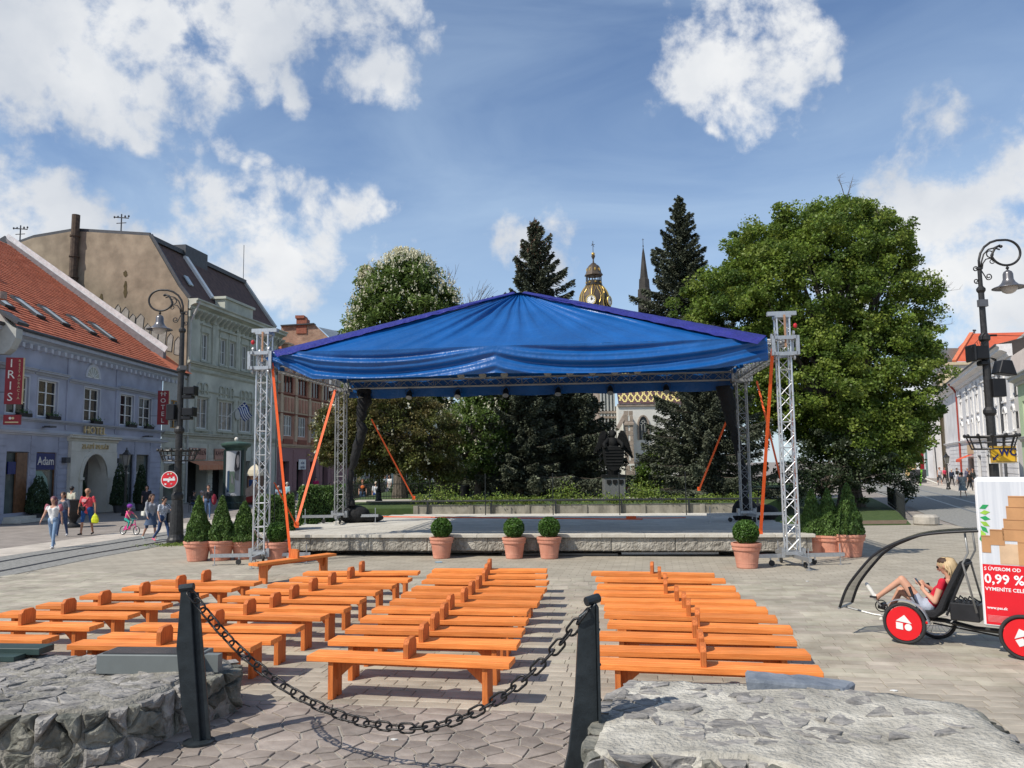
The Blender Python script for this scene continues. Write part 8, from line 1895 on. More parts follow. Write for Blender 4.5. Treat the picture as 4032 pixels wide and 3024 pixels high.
h = J['handL']; q = MB(); q.lathe([(.02, 0), (.05, -.06), (.10, -.12), (.15, -.25), (.14, -.36), (.09, -.40)], c=(h.x, h.y, h.z + .02), n=10, squash=.5); q.build('yellow_bag', mat('lime_plastic', (.62, .66, .02), r=.4, bump=.6, bs=9), t)
g_ = Y(275, 2080, 37.5); g_.z = 0
person('person with black cap and pale shirt half hidden behind the woman in grey', g_, 170, 1.76, top=(.48, .46, .36), bot=(.05, .05, .06), hair='black', vox=.03)
g_ = Y(574, 2050, 42); g_.z = 0
person('dark haired woman in black walking by the hotel shop windows', g_, 20, 1.68, top=(.02, .02, .03), bot=(.015, .015, .02), hair='black', long=.2, female=True, vox=.03, sleeve=.5)
g_ = G(592, 2128)
t, J = person('girl in grey cardigan and short patterned dress eating an ice cream', g_, 50, 1.66, top=(.27, .28, .31), bot=(.05, .08, .14), shoes=(.25, .32, .32), hair='brown', long=1.1, female=True, sleeve=1.0, hip=(16, -18), knee=(4, 22), arm=(35, 10), elbow=(95, 25), out=(4, 8), skirt=((.06, .09, .15), .30, .07))
h = J['handL']; q = MB(); q.lathe([(.008, -.10), (.03, 0)], c=h + Vector((0, -.03, .05)), n=8); q.build('ice_cream_cone', mat('wafer', (.55, .33, .14)), t)
q = MB(); q.ell(h + Vector((0, -.03, .09)), (.035, .035, .05), 8, 6); q.build('ice_cream', m_white, t)
bag(t, (-.26, .05, .95), (.08, .22, .16), cloth((.62, .60, .52)), strap=[(-.24, .05, 1.0), (-.15, .0, 1.42)])
g_ = G(640, 2134)
t, J = person('boy in white and grey T-shirt with a big black shoulder bag', g_, 62, 1.60, top=(.48, .50, .55), bot=(.03, .06, .14), shoes=(.62, .12, .20), hair='black', sleeve=.45, hip=(22, -14), knee=(8, 30), arm=(40, 0), elbow=(100, 30), out=(5, 12), fat=1.0, pat='p')
bag(t, (.14, -.12, .82), (.16, .50, .33), cloth(blk), nm='shoulder_bag', strap=[(.2, -.3, .95), (.08, -.14, 1.25), (-.05, .0, 1.40), (.10, .12, 1.2), (.2, .08, .95)])
# --- child on a small bicycle
g_ = G(508, 2106); bk = thing('child_bicycle', 'small pink child bicycle with white stabiliser free wheels', 'bicycle', g_, radians(70)); m_pk = mat('pink_paint', (.62, .04, .22), r=.35); m_rub = MATS['rubber']
# bicycle faces -y
def wheel(parent, c, r, rw=.018, ax=Vector((1, 0, 0)), nsp=12, rimm=None, tm=None, spokes=True):
 c = Vector(c); u = Vector((0, 0, 1)); v = ax.cross(u).normalized(); ring = lambda R: [c + (u * cos(a) + v * sin(a)) * R for a in np.linspace(0, 2 * pi, 29)[:-1]]
 q = MB(); q.tube(ring(r - rw), rw, 7, closed=True); w = q.build('tyre', tm or m_rub, parent, smooth=True)
 q = MB(); q.tube(ring(r - 2.2 * rw), rw * .5, 5, closed=True); q.build('rim', rimm or m_metal, parent)
 if spokes:
  q = MB()
  for i in range(nsp): a = 2 * pi * i / nsp; q.tube([c + ax * .02 * (1 if i % 2 else -1), c + (u * cos(a) + v * sin(a)) * (r - 2.2 * rw)], .003, 3, caps=False)
  q.tube([c - ax * .03, c + ax * .03], .02, 6); q.build('spokes', m_metal, parent)
wheel(bk, (0, -.36, .17), .17); wheel(bk, (0, .30, .17), .17)
q = MB(); q.tube([(0, -.36, .17), (0, -.29, .45), (0, -.26, .58)], .016, 6); q.tube([(0, -.28, .42), (0, .0, .28), (0, .12, .50)], .02, 6); q.tube([(0, 0, .28), (0, .3, .17)], .014, 5); q.tube([(0, .1, .42), (0, .3, .17)], .012, 5); q.b2(-.02, .02, -.05, .22, .2, .33); q.build('frame', m_pk, bk)
q = MB(); q.tube([(-.2, -.2, .62), (-.05, -.27, .58), (.05, -.27, .58), (.2, -.2, .62)], .012, 5); q.build('handlebar', m_metal, bk)
q = MB(); q.ell((0, .14, .52), (.07, .11, .03), 10, 5); q.build('saddle', m_rub, bk)
q = MB(); q.tube([(-.08, 0, .2), (.08, 0, .36)], .01, 4); q.b2(-.12, -.06, -.04, .04, .19, .21); q.b2(.06, .12, -.04, .04, .35, .37); q.build('pedals', m_rub, bk)
Jc = standing(1.10); V = Vector
Jc.update(pelvis=V((0, .14, .60)), waist=V((0, .12, .69)), chest=V((0, .08, .80)), neck=V((0, .03, .93)), head=V((0, .0, 1.05)), hipL=V((.05, .12, .58)), hipR=V((-.05, .12, .58)), kneeL=V((.09, -.12, .60)), kneeR=V((-.09, -.08, .50)), ankL=V((.09, -.03, .42)), ankR=V((-.09, .0, .26)), toeL=V((.09, -.13, .38)), toeR=V((-.09, -.10, .22)), heelL=V((.09, .01, .39)), heelR=V((-.09, .04, .23)),
          shL=V((.10, .05, .89)), shR=V((-.10, .05, .89)), elbL=V((.15, -.07, .78)), elbR=V((-.15, -.07, .78)), wrL=V((.17, -.18, .67)), wrR=V((-.17, -.18, .67)), handL=V((.17, -.2, .63)), handR=V((-.17, -.2, .63)), hdL=V((0, -.6, -.8)), hdR=V((0, -.6, -.8)))
t, _ = person('small child in pink T-shirt, green leggings and purple helmet on the little bicycle', g_, 70, 1.10, top=(.75, .10, .24), bot=(.02, .28, .22), shoes=(.5, .05, .15), hair='brown', long=.6, J=Jc, vox=.018)
q = MB(); q.ell((0, .01, 1.10), (.095, .12, .085), 12, 6); q.build('helmet', mat('purple_helmet', (.20, .03, .30), r=.3), t)
# --- cafe side and street on the left, farther away
m_ch = mat('cafe_chair_black', (.02, .02, .02), r=.6)
def far_person(lab, px, py, y, face, H=1.7, z0=None, **kw):
 p = Y(px, py, y) if y else G(px, py); p.z = z0 if z0 is not None else (0 if y is None or y < 60 else 0)
 return person(lab, p, face, H, vox=.034, fingers=False, **kw)
far_person('woman in black T-shirt and jeans carrying a dark red jacket near the advertising column', 818, 2030, 40.5, 20, 1.70, top=(.02, .02, .025), bot=jean, hair='brown', female=True, hip=(12, -12))
t = COL.objects[[o.name for o in COL.objects if o.get('label', '').startswith('woman in black T-shirt and jeans')][0]]; q = MB(); q.ell((.28, -.05, .95), (.13, .1, .28), 8, 6); q.build('dark_red_jacket', cloth((.20, .01, .03)), t, smooth=True)
def seated(lab, px, y, face, zs=.0, **kw):
 k = 1.0; p = Y(px, 1900, y); p.z = zs; J = standing(1.68); dz = -.47
 for n in ('pelvis', 'waist', 'chest', 'neck', 'head', 'shL', 'shR', 'hipL', 'hipR'): J[n] = J[n] + V((0, .0, dz + .02))
 for n, s in (('L', 1), ('R', -1)):
  J['knee' + n] = J['hip' + n] + V((s * .05, -.42, .02)); J['ank' + n] = J['knee' + n] + V((0, -.03, -.41)); J['toe' + n] = J['ank' + n] + V((0, -.16, -.045)); J['heel' + n] = J['ank' + n] + V((0, .04, -.045))
  J['elb' + n] = J['sh' + n] + V((s * .06, -.10, -.25)); J['wr' + n] = J['elb' + n] + V((-s * .05, -.22, .02)); J['hand' + n] = J['wr' + n] + V((0, -.08, 0)); J['hd' + n] = V((0, -1, 0))
 return person(lab, p, face, 1.68, J=J, vox=.034, fingers=False, **kw)
def cafe_chair(p, rz, lab, grp_='cafe chairs on the left pavement'):
 t = thing('cafe_chair', lab, 'chair', p, rz, grp_); q = MB(); q.b2(-.22, .22, -.22, .22, .42, .46); q.build('seat', m_ch, t); q = MB(); q.b2(-.22, .22, .2, .24, .5, .88); q.build('backrest', m_ch, t)
 for a in (-.19, .19):
  for b in (-.19, .21): q = MB(); q.tube([(a, b, 0), (a, b, .43)], .015, 5); q.build('leg', m_ch, t)
 return t
def cafe_table(p, lab):
 t = thing('cafe_table', lab, 'table', p, 0, 'cafe tables on the left pavement'); q = MB(); q.lathe([(.35, .72), (.35, .75)], n=16); q.build('table_top', m_dgrey, t); q = MB(); q.lathe([(.22, 0), (.2, .03), (.03, .06), (.03, .72)], n=10); q.build('pedestal', m_dgrey, t)
# cafe before the palace
for i, (px, y, fc, lab, kw) in enumerate(((763, 47, 100, 'person in dark clothes seated at the cafe left of the column', dict(top=(.03, .03, .03), hair='black')), (797, 47, -60, 'person in turquoise shirt seated at the cafe left of the column', dict(top=(.18, .36, .38), hair='grey')),
                           (1097, 58, 20, 'person in pale blue seated behind the front left tower', dict(top=(.3, .42, .5), hair='grey')), (1196, 61, -30, 'person in pale shirt seated between the crossing straps', dict(top=(.40, .46, .55), hair='white')), (1216, 62, 60, 'person in blue seated right of the crossing straps', dict(top=(.10, .22, .36), hair='black')), (1300, 66, 30, 'person in white top seated before the pink house', dict(top=(.5, .5, .5), hair='black')))):
 p = Y(px, 1900, y); p.z = 0; seated(lab, px, y, fc, **kw); cafe_chair(p + Vector((0, .05, 0)), radians(fc), 'black cafe chair under the %s' % lab.split(' seated')[0])
for i, (px, y) in enumerate(((780, 46.5), (1185, 60), (1160, 58))): p = Y(px, 1900, y); p.z = 0; cafe_table(p, ['small dark cafe table left of the advertising column', 'small dark cafe table between the crossing straps', 'small dark cafe table left of the crossing straps'][i])
for i, (px, y) in enumerate(((1150, 57), (1172, 56), (1232, 60))): p = Y(px, 1900, y); p.z = 0; cafe_chair(p, i * 1.3, ['empty black cafe chair left of the crossing straps', 'empty black cafe chair nearest the crossing straps', 'empty black cafe chair right of the crossing straps'][i])
far_person('elderly woman in light blue jacket seen from behind near the crossing straps', 1128, 1999, None, 165, 1.62, top=(.30, .47, .50), bot=(.012, .012, .014), hair='white', sleeve=.9, fat=1.15, hip=(14, -12))
far_person('woman in a long magenta dress standing by the pink house door', 1243, 1960, 66, 10, 1.7, top=(.45, .015, .10), bot=(.45, .015, .10), hair='black', skirt=((.45, .015, .10), .5, .05))
far_person('person in plaid shirt seen from behind left of the back left tower', 1320, 1960, 44, 175, 1.75, top=(.12, .10, .15), bot=blk, hair='grey', pat='p', sleeve=.9)
far_person('man in black and orange T-shirt walking behind the park fence', 1428, 1960, 48, 5, 1.74, top=(.03, .02, .02), bot=(.05, .09, .16), hair='red', sleeve=.45)
p_ = [o for o in COL.objects if o.get('label', '').startswith('man in black and orange')][0]; q = MB(); q.ell((0, -.115, 1.30), (.12, .03, .10), 8, 5); q.build('shirt_print', cloth((.75, .18, .04)), p_)
far_person('boy in white and blue T-shirt walking behind the park fence', 1480, 1960, 48, 15, 1.62, top=(.62, .62, .64), bot=(.03, .08, .25), hair='white')
far_person('person in pink shirt standing just right of the back left tower', 1384, 1950, 52, 90, 1.66, top=(.50, .30, .36), bot=(.15, .12, .12), hair='grey')
far_person('person in white at the cafe behind the copper tree trunk', 1535, 1950, 60, -30, 1.66, top=(.62, .60, .56), bot=(.4, .38, .35), hair='brown', z0=.2)
far_person('second person in white further behind the copper tree trunk', 1515, 1940, 66, 60, 1.6, top=(.66, .66, .66), bot=(.5, .5, .5), hair='grey', z0=.2)
far_person('person in dark shirt at the mint house windows', 1446, 1930, 74, 0, 1.7, top=(.20, .19, .19), bot=blk, hair='black', z0=.2)
far_person('man in white shirt standing far behind the ivy', 1680, 1935, 70, 170, 1.75, top=(.60, .62, .68), bot=(.2, .2, .22), hair='black', z0=.3)
far_person('person in purple shirt beside the trunk behind the ivy', 1586, 1940, 64, 20, 1.66, top=(.16, .13, .36), bot=(.1, .1, .12), hair='grey', z0=.3)
# park benches with white slats and two people on one
def park_bench(px, y, rz, lab):
 p = Y(px, 1930, y); t = thing('park_bench', lab, 'bench', (p.x, y, .81), rz, 'white slatted park benches')
 for k in range(5): q = MB(); q.b2(-.8, .8, -.22 + k * .09, -.15 + k * .09, .43 - .01 * k, .455 - .01 * k); q.build('seat_slat', m_white, t)
 for k in range(5): q = MB(); q.beam((-.8, .24 + .03 * k, .5 + .085 * k), (.8, .24 + .03 * k, .5 + .085 * k), .02, .06); q.build('back_slat', m_white, t)
 for s in (-.65, .65): q = MB(); q.tube([(s, -.22, 0), (s, -.2, .42), (s, .2, .40), (s, .38, .9)], .022, 6); q.tube([(s, .2, .4), (s, .28, 0)], .022, 6); q.build('side_frame', m_rl, t)
park_bench(1890, 43, radians(100), 'white slatted park bench with two people left of the grey green spruce'); park_bench(1975, 44, radians(80), 'empty white slatted park bench under the grey green spruce')
seated('person in green top sitting on the white park bench', 1898, 42.6, 100, zs=.78, top=(.03, .10, .05), hair='brown'); seated('person in white shirt sitting beyond the one in green on the park bench', 1905, 43.4, 100, zs=.78, top=(.66, .66, .68), hair='brown')
park_bench(2850, 38, radians(6), 'white slatted park bench at the right behind the railing')
t = thing('litter_bin', 'dark round litter bin in the park left of the bench', 'litter bin', Y(1830, 1960, 41) * 1.0); t.location.z = .81; q = MB(); q.lathe([(.20, 0), (.26, .62), (.28, .64), (.28, .68), (.24, .68)], n=14); q.build('bin_body', m_rl, t)
# big black planter bowl near the hotel, hotel entrance cypresses
p = G(288, 2075); t = thing('planter_bowl', 'large black bowl planter behind the woman in grey', 'planter', p); q = MB(); q.lathe([(.3, 0), (.3, .08), (.12, .2), (.18, .35), (.5, .7), (.62, 1.15), (.66, 1.2), (.6, 1.2)], n=20); q.build('bowl', mat('black_planter', (.02, .02, .022), r=.5), t)
for px, y, h, r, lab in ((148, 40.5, 2.3, .62, 'dark clipped cypress left of the hotel entrance, by the navy sign'), (307, 46.5, 2.9, .45, 'dark slim cypress at the left side of the hotel portal'), (467, 47.5, 2.95, .48, 'dark slim cypress at the right side of the hotel portal'), (552, 49.5, 2.9, .42, 'dark slim cypress before the cafe window')):
 p = Y(px, 1990, y); t = thing('cypress', lab, 'shrub', (p.x, y, 0), 0, 'dark clipped cypresses before the hotel'); q = MB(); q.lathe([(.25, 0), (.32, .4), (.34, .42), (.2, .42)], n=12); q.build('pot', m_dgrey, t)
 f = conefn(r, h - .4, .4, lump=.2, seed=px, pw_=.5); pts = shell_leaves(f, 3500, .06, .3); quads(leafquads(pts, .13, .45, dirs=np.tile((0, 0, 1.0), (len(pts), 1)), jit=.5), 'foliage', mat('cypress_leaf', (.018, .038, .016), c2=(.035, .065, .025), r=.7, isl=.4), t)
# --- people in the right street
R_P = [(3702, 1911, 10, 1.78, dict(top=(.50, .50, .53), bot=(.06, .06, .07), hair='red', legs='shorts', sleeve=0), 'man in white tank top and dark shorts walking left of the theatre lantern'),
 (3721, 1903, 20, 1.7, dict(top=(.72, .06, .12), bot=blk, hair='red', female=True), 'woman in bright pink top and black trousers beside the theatre lantern'),
 (3750, 1915, 5, 1.66, dict(top=(.02, .03, .06), bot=blk, hair='white', sleeve=1.0), 'woman in dark navy jacket and trousers right of the theatre lantern'),
 (3770, 1908, 30, 1.68, dict(top=(.02, .02, .022), bot=(.6, .58, .58), hair='brown', sleeve=1.0, arm=(40, 40), elbow=(80, 80)), 'woman in black top with folded arms and white trousers'),
 (3793, 1958, 175, 1.68, dict(top=(.22, .25, .25), bot=(.25, .27, .27), hair='brown', skirt=((.22, .25, .25), .42, .1), pat='p', fat=1.15, sleeve=.5), 'woman in grey patterned dress, nearest walker in the right street'),
 (3784, 1940, 172, 1.5, dict(top=(.2, .18, .24), bot=(.2, .2, .22), hair='brown'), 'child partly hidden by the woman in the grey patterned dress'),
 (3821, 1935, 20, 1.66, dict(top=(.02, .018, .02), bot=blk, hair='red', sleeve=.5), 'woman in black beside the white panel edge'),
 (3833, 1925, 0, 1.74, dict(top=(.03, .035, .035), bot=(.05, .06, .07), hair='red', sleeve=1.0), 'man in dark jacket just left of the white poster panel'),
 (3812, 1918, 10, 1.8, dict(top=(.10, .10, .16), bot=(.05, .06, .08), hair='grey', sleeve=1.0), 'tall man in bluish jacket behind the woman in black'),
 (3828, 1880, 10, 1.75, dict(top=(.78, .12, .03), bot=blk, hair='brown'), 'person in orange red shirt by the orange awning'),
 (3543, 1887, 0, 1.66, dict(top=(.02, .02, .02), bot=(.02, .02, .02), hair='brown', skirt=(blk, .3, .08)), 'woman in black dress far down the right street'),
 (3557, 1883, 0, 1.66, dict(top=(.6, .57, .55), bot=(.5, .45, .42), hair='brown'), 'person in white far down the right street'),
 (3532, 1878, 10, 1.66, dict(top=(.55, .05, .04), bot=(.1, .1, .1), hair='brown'), 'person in red at the far end of the right street')]
for px, py, fc, H, kw, lab in R_P:
 p = G(px, py); person(lab, (p.x, p.y, 0), fc, H, vox=.036, fingers=False, group=None, hip=(13, -13), **kw)
p = G(3575, 1894); t = thing('grey_planter_box', 'pale grey planter boxes at the far right street', 'planter', G(3525, 1905)); q = MB(); q.b2(-.9, .9, -.5, .5, 0, 1.0); q.build('box', m_lgrey, t, bevel=.03); q = MB(); q.b2(-.9, .9, -.5, .5, 1.0, 2.1); q.build('white_cube', m_white, t)
t = thing('bin_box', 'dark litter bin beside the lantern in the far right street', 'litter bin', G(3617, 1905)); q = MB(); q.b2(-.7, .7, -.4, .4, .1, 1.5); q.build('bin_body', m_dgrey, t, bevel=.05)
t = thing('advert_banner', 'green framed pavement sign with red banner in the far right street', 'sign', G(3632, 1912)); q = MB(); q.beam((-.2, 0, 0), (.3, 0, 3.6), .12, .12, up=Vector((0, 1, 0))); q.beam((.3, 0, 3.6), (1.6, 0, 3.9), .08, .08); q.build('frame', mat('leaf_green', (.2, .5, .05)), t)
q = MB(); q.b2(-.15, .25, -.1, -.06, 1.6, 3.3); q.build('banner', m_red, t); q = MB(); q.beam((0, 0, .8), (1.3, -.3, .2), .1, .3, up=Vector((0, 1, 0))); q.build('fallen_board', m_clk, t); q = MB(); q.beam((1.7, .3, 0), (1.6, .3, 3.8), .08, .08, up=Vector((0, 1, 0))); q.build('second_post', m_dgrey, t)
# --- iron fences
def fence(lab, pts, h, z0, step=.13):
 pts = [Vector((p[0], p[1], 0)) for p in pts]; t = thing('iron_fence', lab, 'fence', (pts[0].x, pts[0].y, z0)); o = pts[0]; cnt_ = 0; rest = MB()
 for a, b in zip(pts, pts[1:]):
  for z in (.15, h - .12): q = MB(); q.beam(a - o + Vector((0, 0, z)), b - o + Vector((0, 0, z)), .03, .04); q.build('rail', m_rl, t)
  n = max(1, int((b - a).length / step))
  for i in range(n): p = a.lerp(b, i / n) - o; rest.tube([p, p + Vector((0, 0, h)), p + Vector((0, 0, h + .07))], [.010, .010, .001], 4)
  q = MB(); p = a - o; q.tube([p, p + Vector((0, 0, h + .12))], .035, 6); q.build('post', m_rl, t)
 rest.build('pickets', m_rl, t)['kind'] = 'stuff'
fence('dark iron fence along the lawn beside the right street', [(16.5, 34.0), (18.6, 39), (21.2, 45.6)], .95, 0.03)
fence('low iron fence along the left edge of the park', [(-8.9, 33.4), (-9.3, 40), (-9.6, 48), (-9.2, 58)], 1.0, .35)
fence('low iron fence across the park behind the ivy at the left', [(-8.6, 41.6), (-4.4, 42.4), (-1.6, 44)], .9, .8)
q = MB(); p0_ = G(760, 2150);
# moss at the lamp foot
c = Vector((lb.x + .3, lb.y - .5, 0)); C_ = np.array(c) + np.stack([RNG.normal(size=900) * .45, RNG.normal(size=900) * .25, RNG.uniform(0, .05, 900)], 1); o = quads(leafquads(C_, .05), 'moss_patch', m_ivy, kind='stuff'); tag(o, 'patch of green weeds on the paving at the foot of the left lamp post', 'weeds')
# ================================================================ advertising tricycle with its rider
wl_ = G(3566, 2536); TA = atan2(G(4040, 2597).y - wl_.y, G(4040, 2597).x - wl_.x)
m_bik = mat('bike_black', (.018, .018, .02), r=.4, var=.3); m_disc = mat('wheel_disc_red', (.68, .012, .018), r=.4, var=.04); m_fend = mat('silver_fender', (.62, .64, .68), r=.25, m=.7)
tr = thing('advertising_tricycle', 'black recumbent tricycle with red disc wheels and smoked front canopy, right', 'tricycle', (wl_.x, wl_.y, 0), TA)
# local frame: x to the rear (right in the picture), y away from the camera, near front wheel at the origin
ax = Vector((0, 1, 0)); RW = .278
def T(*pts): return [Vector(p) for p in pts]
def tub(nm_, r, m_, *lines, par=None, smooth=False, n=6):
 q = MB()
 for l in lines: q.tube(l, r, n)
 return q.build(nm_, m_, par or tr, smooth=smooth)
def shape(nm_, pts, m_, par, o, th=.006): q = MB(); q.prism(pts, o, (1, 0, 0), (0, 0, 1), (0, -1, 0), th); return q.build(nm_, m_, par)
def circ(c, r, n=37): return [Vector(c) + Vector((cos(a), 0, sin(a))) * r for a in np.linspace(0, 2 * pi, n)[:-1]]
def tyre(nm_, c): q = MB(); q.tube(circ(c, RW - .022), .024, 8, closed=True); return q.build(nm_, m_rub, tr, smooth=True)
def discwheel(c, rot=0.0, nm_='front_wheel'):
 c = Vector(c); w = tyre(nm_, c); q = MB(); n = 36; q.prism([(.226 * cos(2 * pi * i / n), .226 * sin(2 * pi * i / n)) for i in range(n)], c + Vector((0, .02, 0)), (1, 0, 0), (0, 0, 1), (0, -1, 0), .045); q.build('red_disc', m_disc, w)
 R2 = lambda pts: [(x * cos(rot) - z * sin(rot), x * sin(rot) + z * cos(rot)) for x, z in pts]; f = c + Vector((0, -.0255, 0))
 shape('logo_roof', R2([(-.10, .03), (.10, .005), (.01, .115)]), m_white, w, f); shape('logo_square', R2([(-.10, .012), (-.012, .002), (-.012, -.085), (-.10, -.075)][::-1]), m_white, w, f)
 shape('logo_circle', R2([(.055 + .046 * cos(2 * pi * i / 18), -.045 + .046 * sin(2 * pi * i / 18)) for i in range(18)]), m_white, w, f)
discwheel((0, 0, RW)); c = Vector((.24, .6, RW)); fw2 = tyre('front_wheel', c)
q = MB(); q.tube(circ(c, RW - .05), .012, 6, closed=True); q.build('rim', m_metal, fw2)
tub('spokes', .003, m_metal, *[[c, c + Vector((cos(2 * pi * i / 20), 0, sin(2 * pi * i / 20))) * (RW - .055)] for i in range(20)], [c - ax * .04, c + ax * .04], par=fw2, n=3)
q = MB(); vs = []; n = 20
for i in range(n + 1):
 a = radians(130 - 125 * i / n)
 for y in (-.05, -.035, .035, .05): r = RW + .035 + (.0 if abs(y) > .04 else .012); vs.append((r * cos(a), y, RW + r * sin(a)))
q.add(vs, [(i * 4 + k, i * 4 + k + 1, i * 4 + k + 5, i * 4 + k + 4) for i in range(n) for k in range(3)]); q.build('fender', m_fend, tr, smooth=True)
q = MB(); q.ell((.29, -.02, .32), (.02, .02, .02), 8, 5); q.build('reflector', mat('red_lens', (.6, .01, .01), r=.2), tr)
tub('axle', .022, m_bik, [(0, -.02, RW), (.1, .3, RW + .02), (.24, .6, RW)])
tub('frame', .032, m_bik, [(-.42, .3, .42), (-.2, .3, .38), (.1, .3, .33), (.45, .3, .32), (.8, .3, .26), (1.5, .3, .24)], [(.8, .3, .26), (1.45, .1, .30)])
tub('boom', .015, m_aludark, [(-.92, .3, .37), (-.5, .3, .30), (-.1, .3, .28)])
bb = Vector((-.36, .3, .44)); q = MB(); q.tube([bb - ax * .05, bb + ax * .05], .04, 10); q.tube([p + Vector((0, -.06, 0)) for p in circ(bb, .08, 17)], .008, 5, closed=True); q.b2(-.33, -.27, .27, .33, .2, .42); q.build('chainset', m_bik, tr)
pedF = bb + Vector((-.075, -.12, .13)); pedB = bb + Vector((.03, .12, -.15))
tub('crank', .012, m_metal, [bb + Vector((0, -.08, 0)), pedF], [bb + Vector((0, .08, 0)), pedB])
for p in (pedF, pedB): q = MB(); q.b2(p.x - .045, p.x + .045, p.y - .05, p.y + .05, p.z - .012, p.z + .012); q.build('pedal', m_bik, tr)
tub('chain_tube', .012, m_bik, [(.25, .45, .24), (1.5, .35, .14)])
q = MB(); q.prism([(.0, .42), (.10, .36), (.36, .36), (.46, .46), (.54, .66), (.68, .94), (.77, 1.13), (.71, 1.16), (.62, 1.0), (.44, .62), (.36, .47), (.08, .44)], (0, .10, 0), (1, 0, 0), (0, 0, 1), (0, 1, 0), .42); q.build('seat', mat('seat_mesh', (.018, .018, .02), r=.85, bump=.8, bs=60), tr, bevel=.02)
tub('seat_frame', .018, m_bik, [(.74, .10, 1.10), (.80, .3, 1.12), (.74, .52, 1.10)], [(.5, .14, .42), (.58, .14, .62), (.78, .14, 1.08)])
q = MB(); q.b2(.55, .90, .10, .50, .37, .60); q.build('battery_box', m_bik, tr, bevel=.012)
tub('cables', .010, m_bik, *[[(.58 + .055 * k, .12, .60), (.61 + .055 * k, .2, .665 + .02 * (k % 2)), (.66 + .055 * k, .32, .6)] for k in range(5)])
for y_, x0_ in ((.04, .12), (.56, .22)):
 q = MB(); q.tube([(x0_ + .12, y_, .40), (x0_ + .02, y_, .60), (x0_ - .01, y_, .66)], .013, 6); q.tube([(x0_, y_, .64), (x0_ - .04, y_, .77)], .021, 8); q.tube([(x0_ + .0, y_, .64), (x0_ - .07, y_, .64), (x0_ - .10, y_, .71)], .006, 4); q.build('steering_grip', m_bik, tr)
arc = [(-.86, .40), (-.73, .71), (-.45, 1.07), (-.30, 1.21), (-.13, 1.315), (.2, 1.455), (.5, 1.52), (.94, 1.565), (1.2, 1.58)]; fa_ = []
for i in range(len(arc) - 1):
 p0, p1, p2, p3 = arc[max(i - 1, 0)], arc[i], arc[i + 1], arc[min(i + 2, len(arc) - 1)]
 for k in range(5):
  f = k / 5; fa_.append(tuple(.5 * (2 * p1[j] + (p2[j] - p0[j]) * f + (2 * p0[j] - 5 * p1[j] + 4 * p2[j] - p3[j]) * f * f + (3 * p1[j] - p0[j] - 3 * p2[j] + p3[j]) * f ** 3) for j in (0, 1)))
fa_.append(arc[-1]); q = MB(); vs = []; m_ = 8; WC = .52
for i, (x, z) in enumerate(fa_):
 for j in range(m_ + 1): b = .03 * sin(pi * j / m_); vs.append((x - b * .6, WC * j / m_, z + b))
q.add(vs, [(i * (m_ + 1) + j, i * (m_ + 1) + j + 1, (i + 1) * (m_ + 1) + j + 1, (i + 1) * (m_ + 1) + j) for i in range(len(fa_) - 1) for j in range(m_)]); q.build('canopy_sheet', mat('canopy_tint', (.06, .06, .058), r=.15, spec=.5), tr, smooth=True)
M_ = MATS['canopy_tint'].node_tree; pb_ = [n for n in M_.nodes if n.type == 'BSDF_PRINCIPLED'][0]; tp = M_.nodes.new('ShaderNodeBsdfTransparent'); mx = M_.nodes.new('ShaderNodeMixShader'); mx.inputs[0].default_value = .4; om = [n for n in M_.nodes if n.type == 'OUTPUT_MATERIAL'][0]
M_.links.new(tp.outputs[0], mx.inputs[2]); M_.links.new(pb_.outputs[0], mx.inputs[1]); M_.links.new(mx.outputs[0], om.inputs[0])
for y in (0, WC): tub('canopy_rail', .02, m_bik, [(x, y, z) for x, z in fa_], smooth=True)
tub('nose_bar', .016, m_aludark, [(-.87, -.02, .39), (-.87, WC, .39)])
for y in (.06, .50): tub('canopy_strut', .014, m_aludark, [(.80, y, 1.54), (.82, y, 1.27), (.75, y, 1.13), (.88, y, .5)], smooth=True)
# poster box
PX0, PX1, PZ0, PZ1 = .965, 1.9, .36, 2.26; yf = -.034
q = MB(); q.b2(PX0, PX1, -.03, .52, PZ0, PZ1); pan = q.build('poster_box', mat('panel_white', (.78, .78, .78), r=.4, var=.02), tr, bevel=.025)
q = MB(); q.b2(PX0 + .035, PX1, yf, -.028, 1.152, PZ1 - .05); q.build('poster_picture', mat('poster_room', (.50, .52, .56), c2=(.66, .67, .69), r=.5, vs=3, stretch=(6, 1, .2)), pan)
q = MB(); q.b2(PX0 + .035, PX1, yf, -.028, PZ0 + .035, 1.15); q.build('poster_red_field', mat('poster_red_field', (.66, .012, .022), r=.4, var=.03), pan)
q = MB(); q.b2(PX0 + .24, PX1, yf - .002, yf, 1.16, 1.42); q.build('poster_floor', mat('poster_tan', (.55, .38, .24), r=.5), pan)
for (x, z, w, h) in ((.0, 1.30, .10, .22), (.10, 1.40, .16, .20), (.26, 1.62, .26, .12), (.30, 1.74, .22, .16), (.33, 1.90, .19, .13), (.24, 1.46, .3, .16), (.40, 1.16, .2, .3)): q = MB(); q.b2(PX0 + .045 + x, min(PX0 + .045 + x + w, PX1), yf - .006, yf - .002, z, z + h); k_ = q.build('poster_carton', mat('carton', (.48, .25, .11), r=.6, var=.15, vs=3), pan); q = MB(); q.b2(PX0 + .045 + x, min(PX0 + .045 + x + w, PX1), yf - .008, yf - .006, z + h - .02, z + h - .012); q.build('lid_line', mat('carton_edge', (.30, .14, .06)), k_)
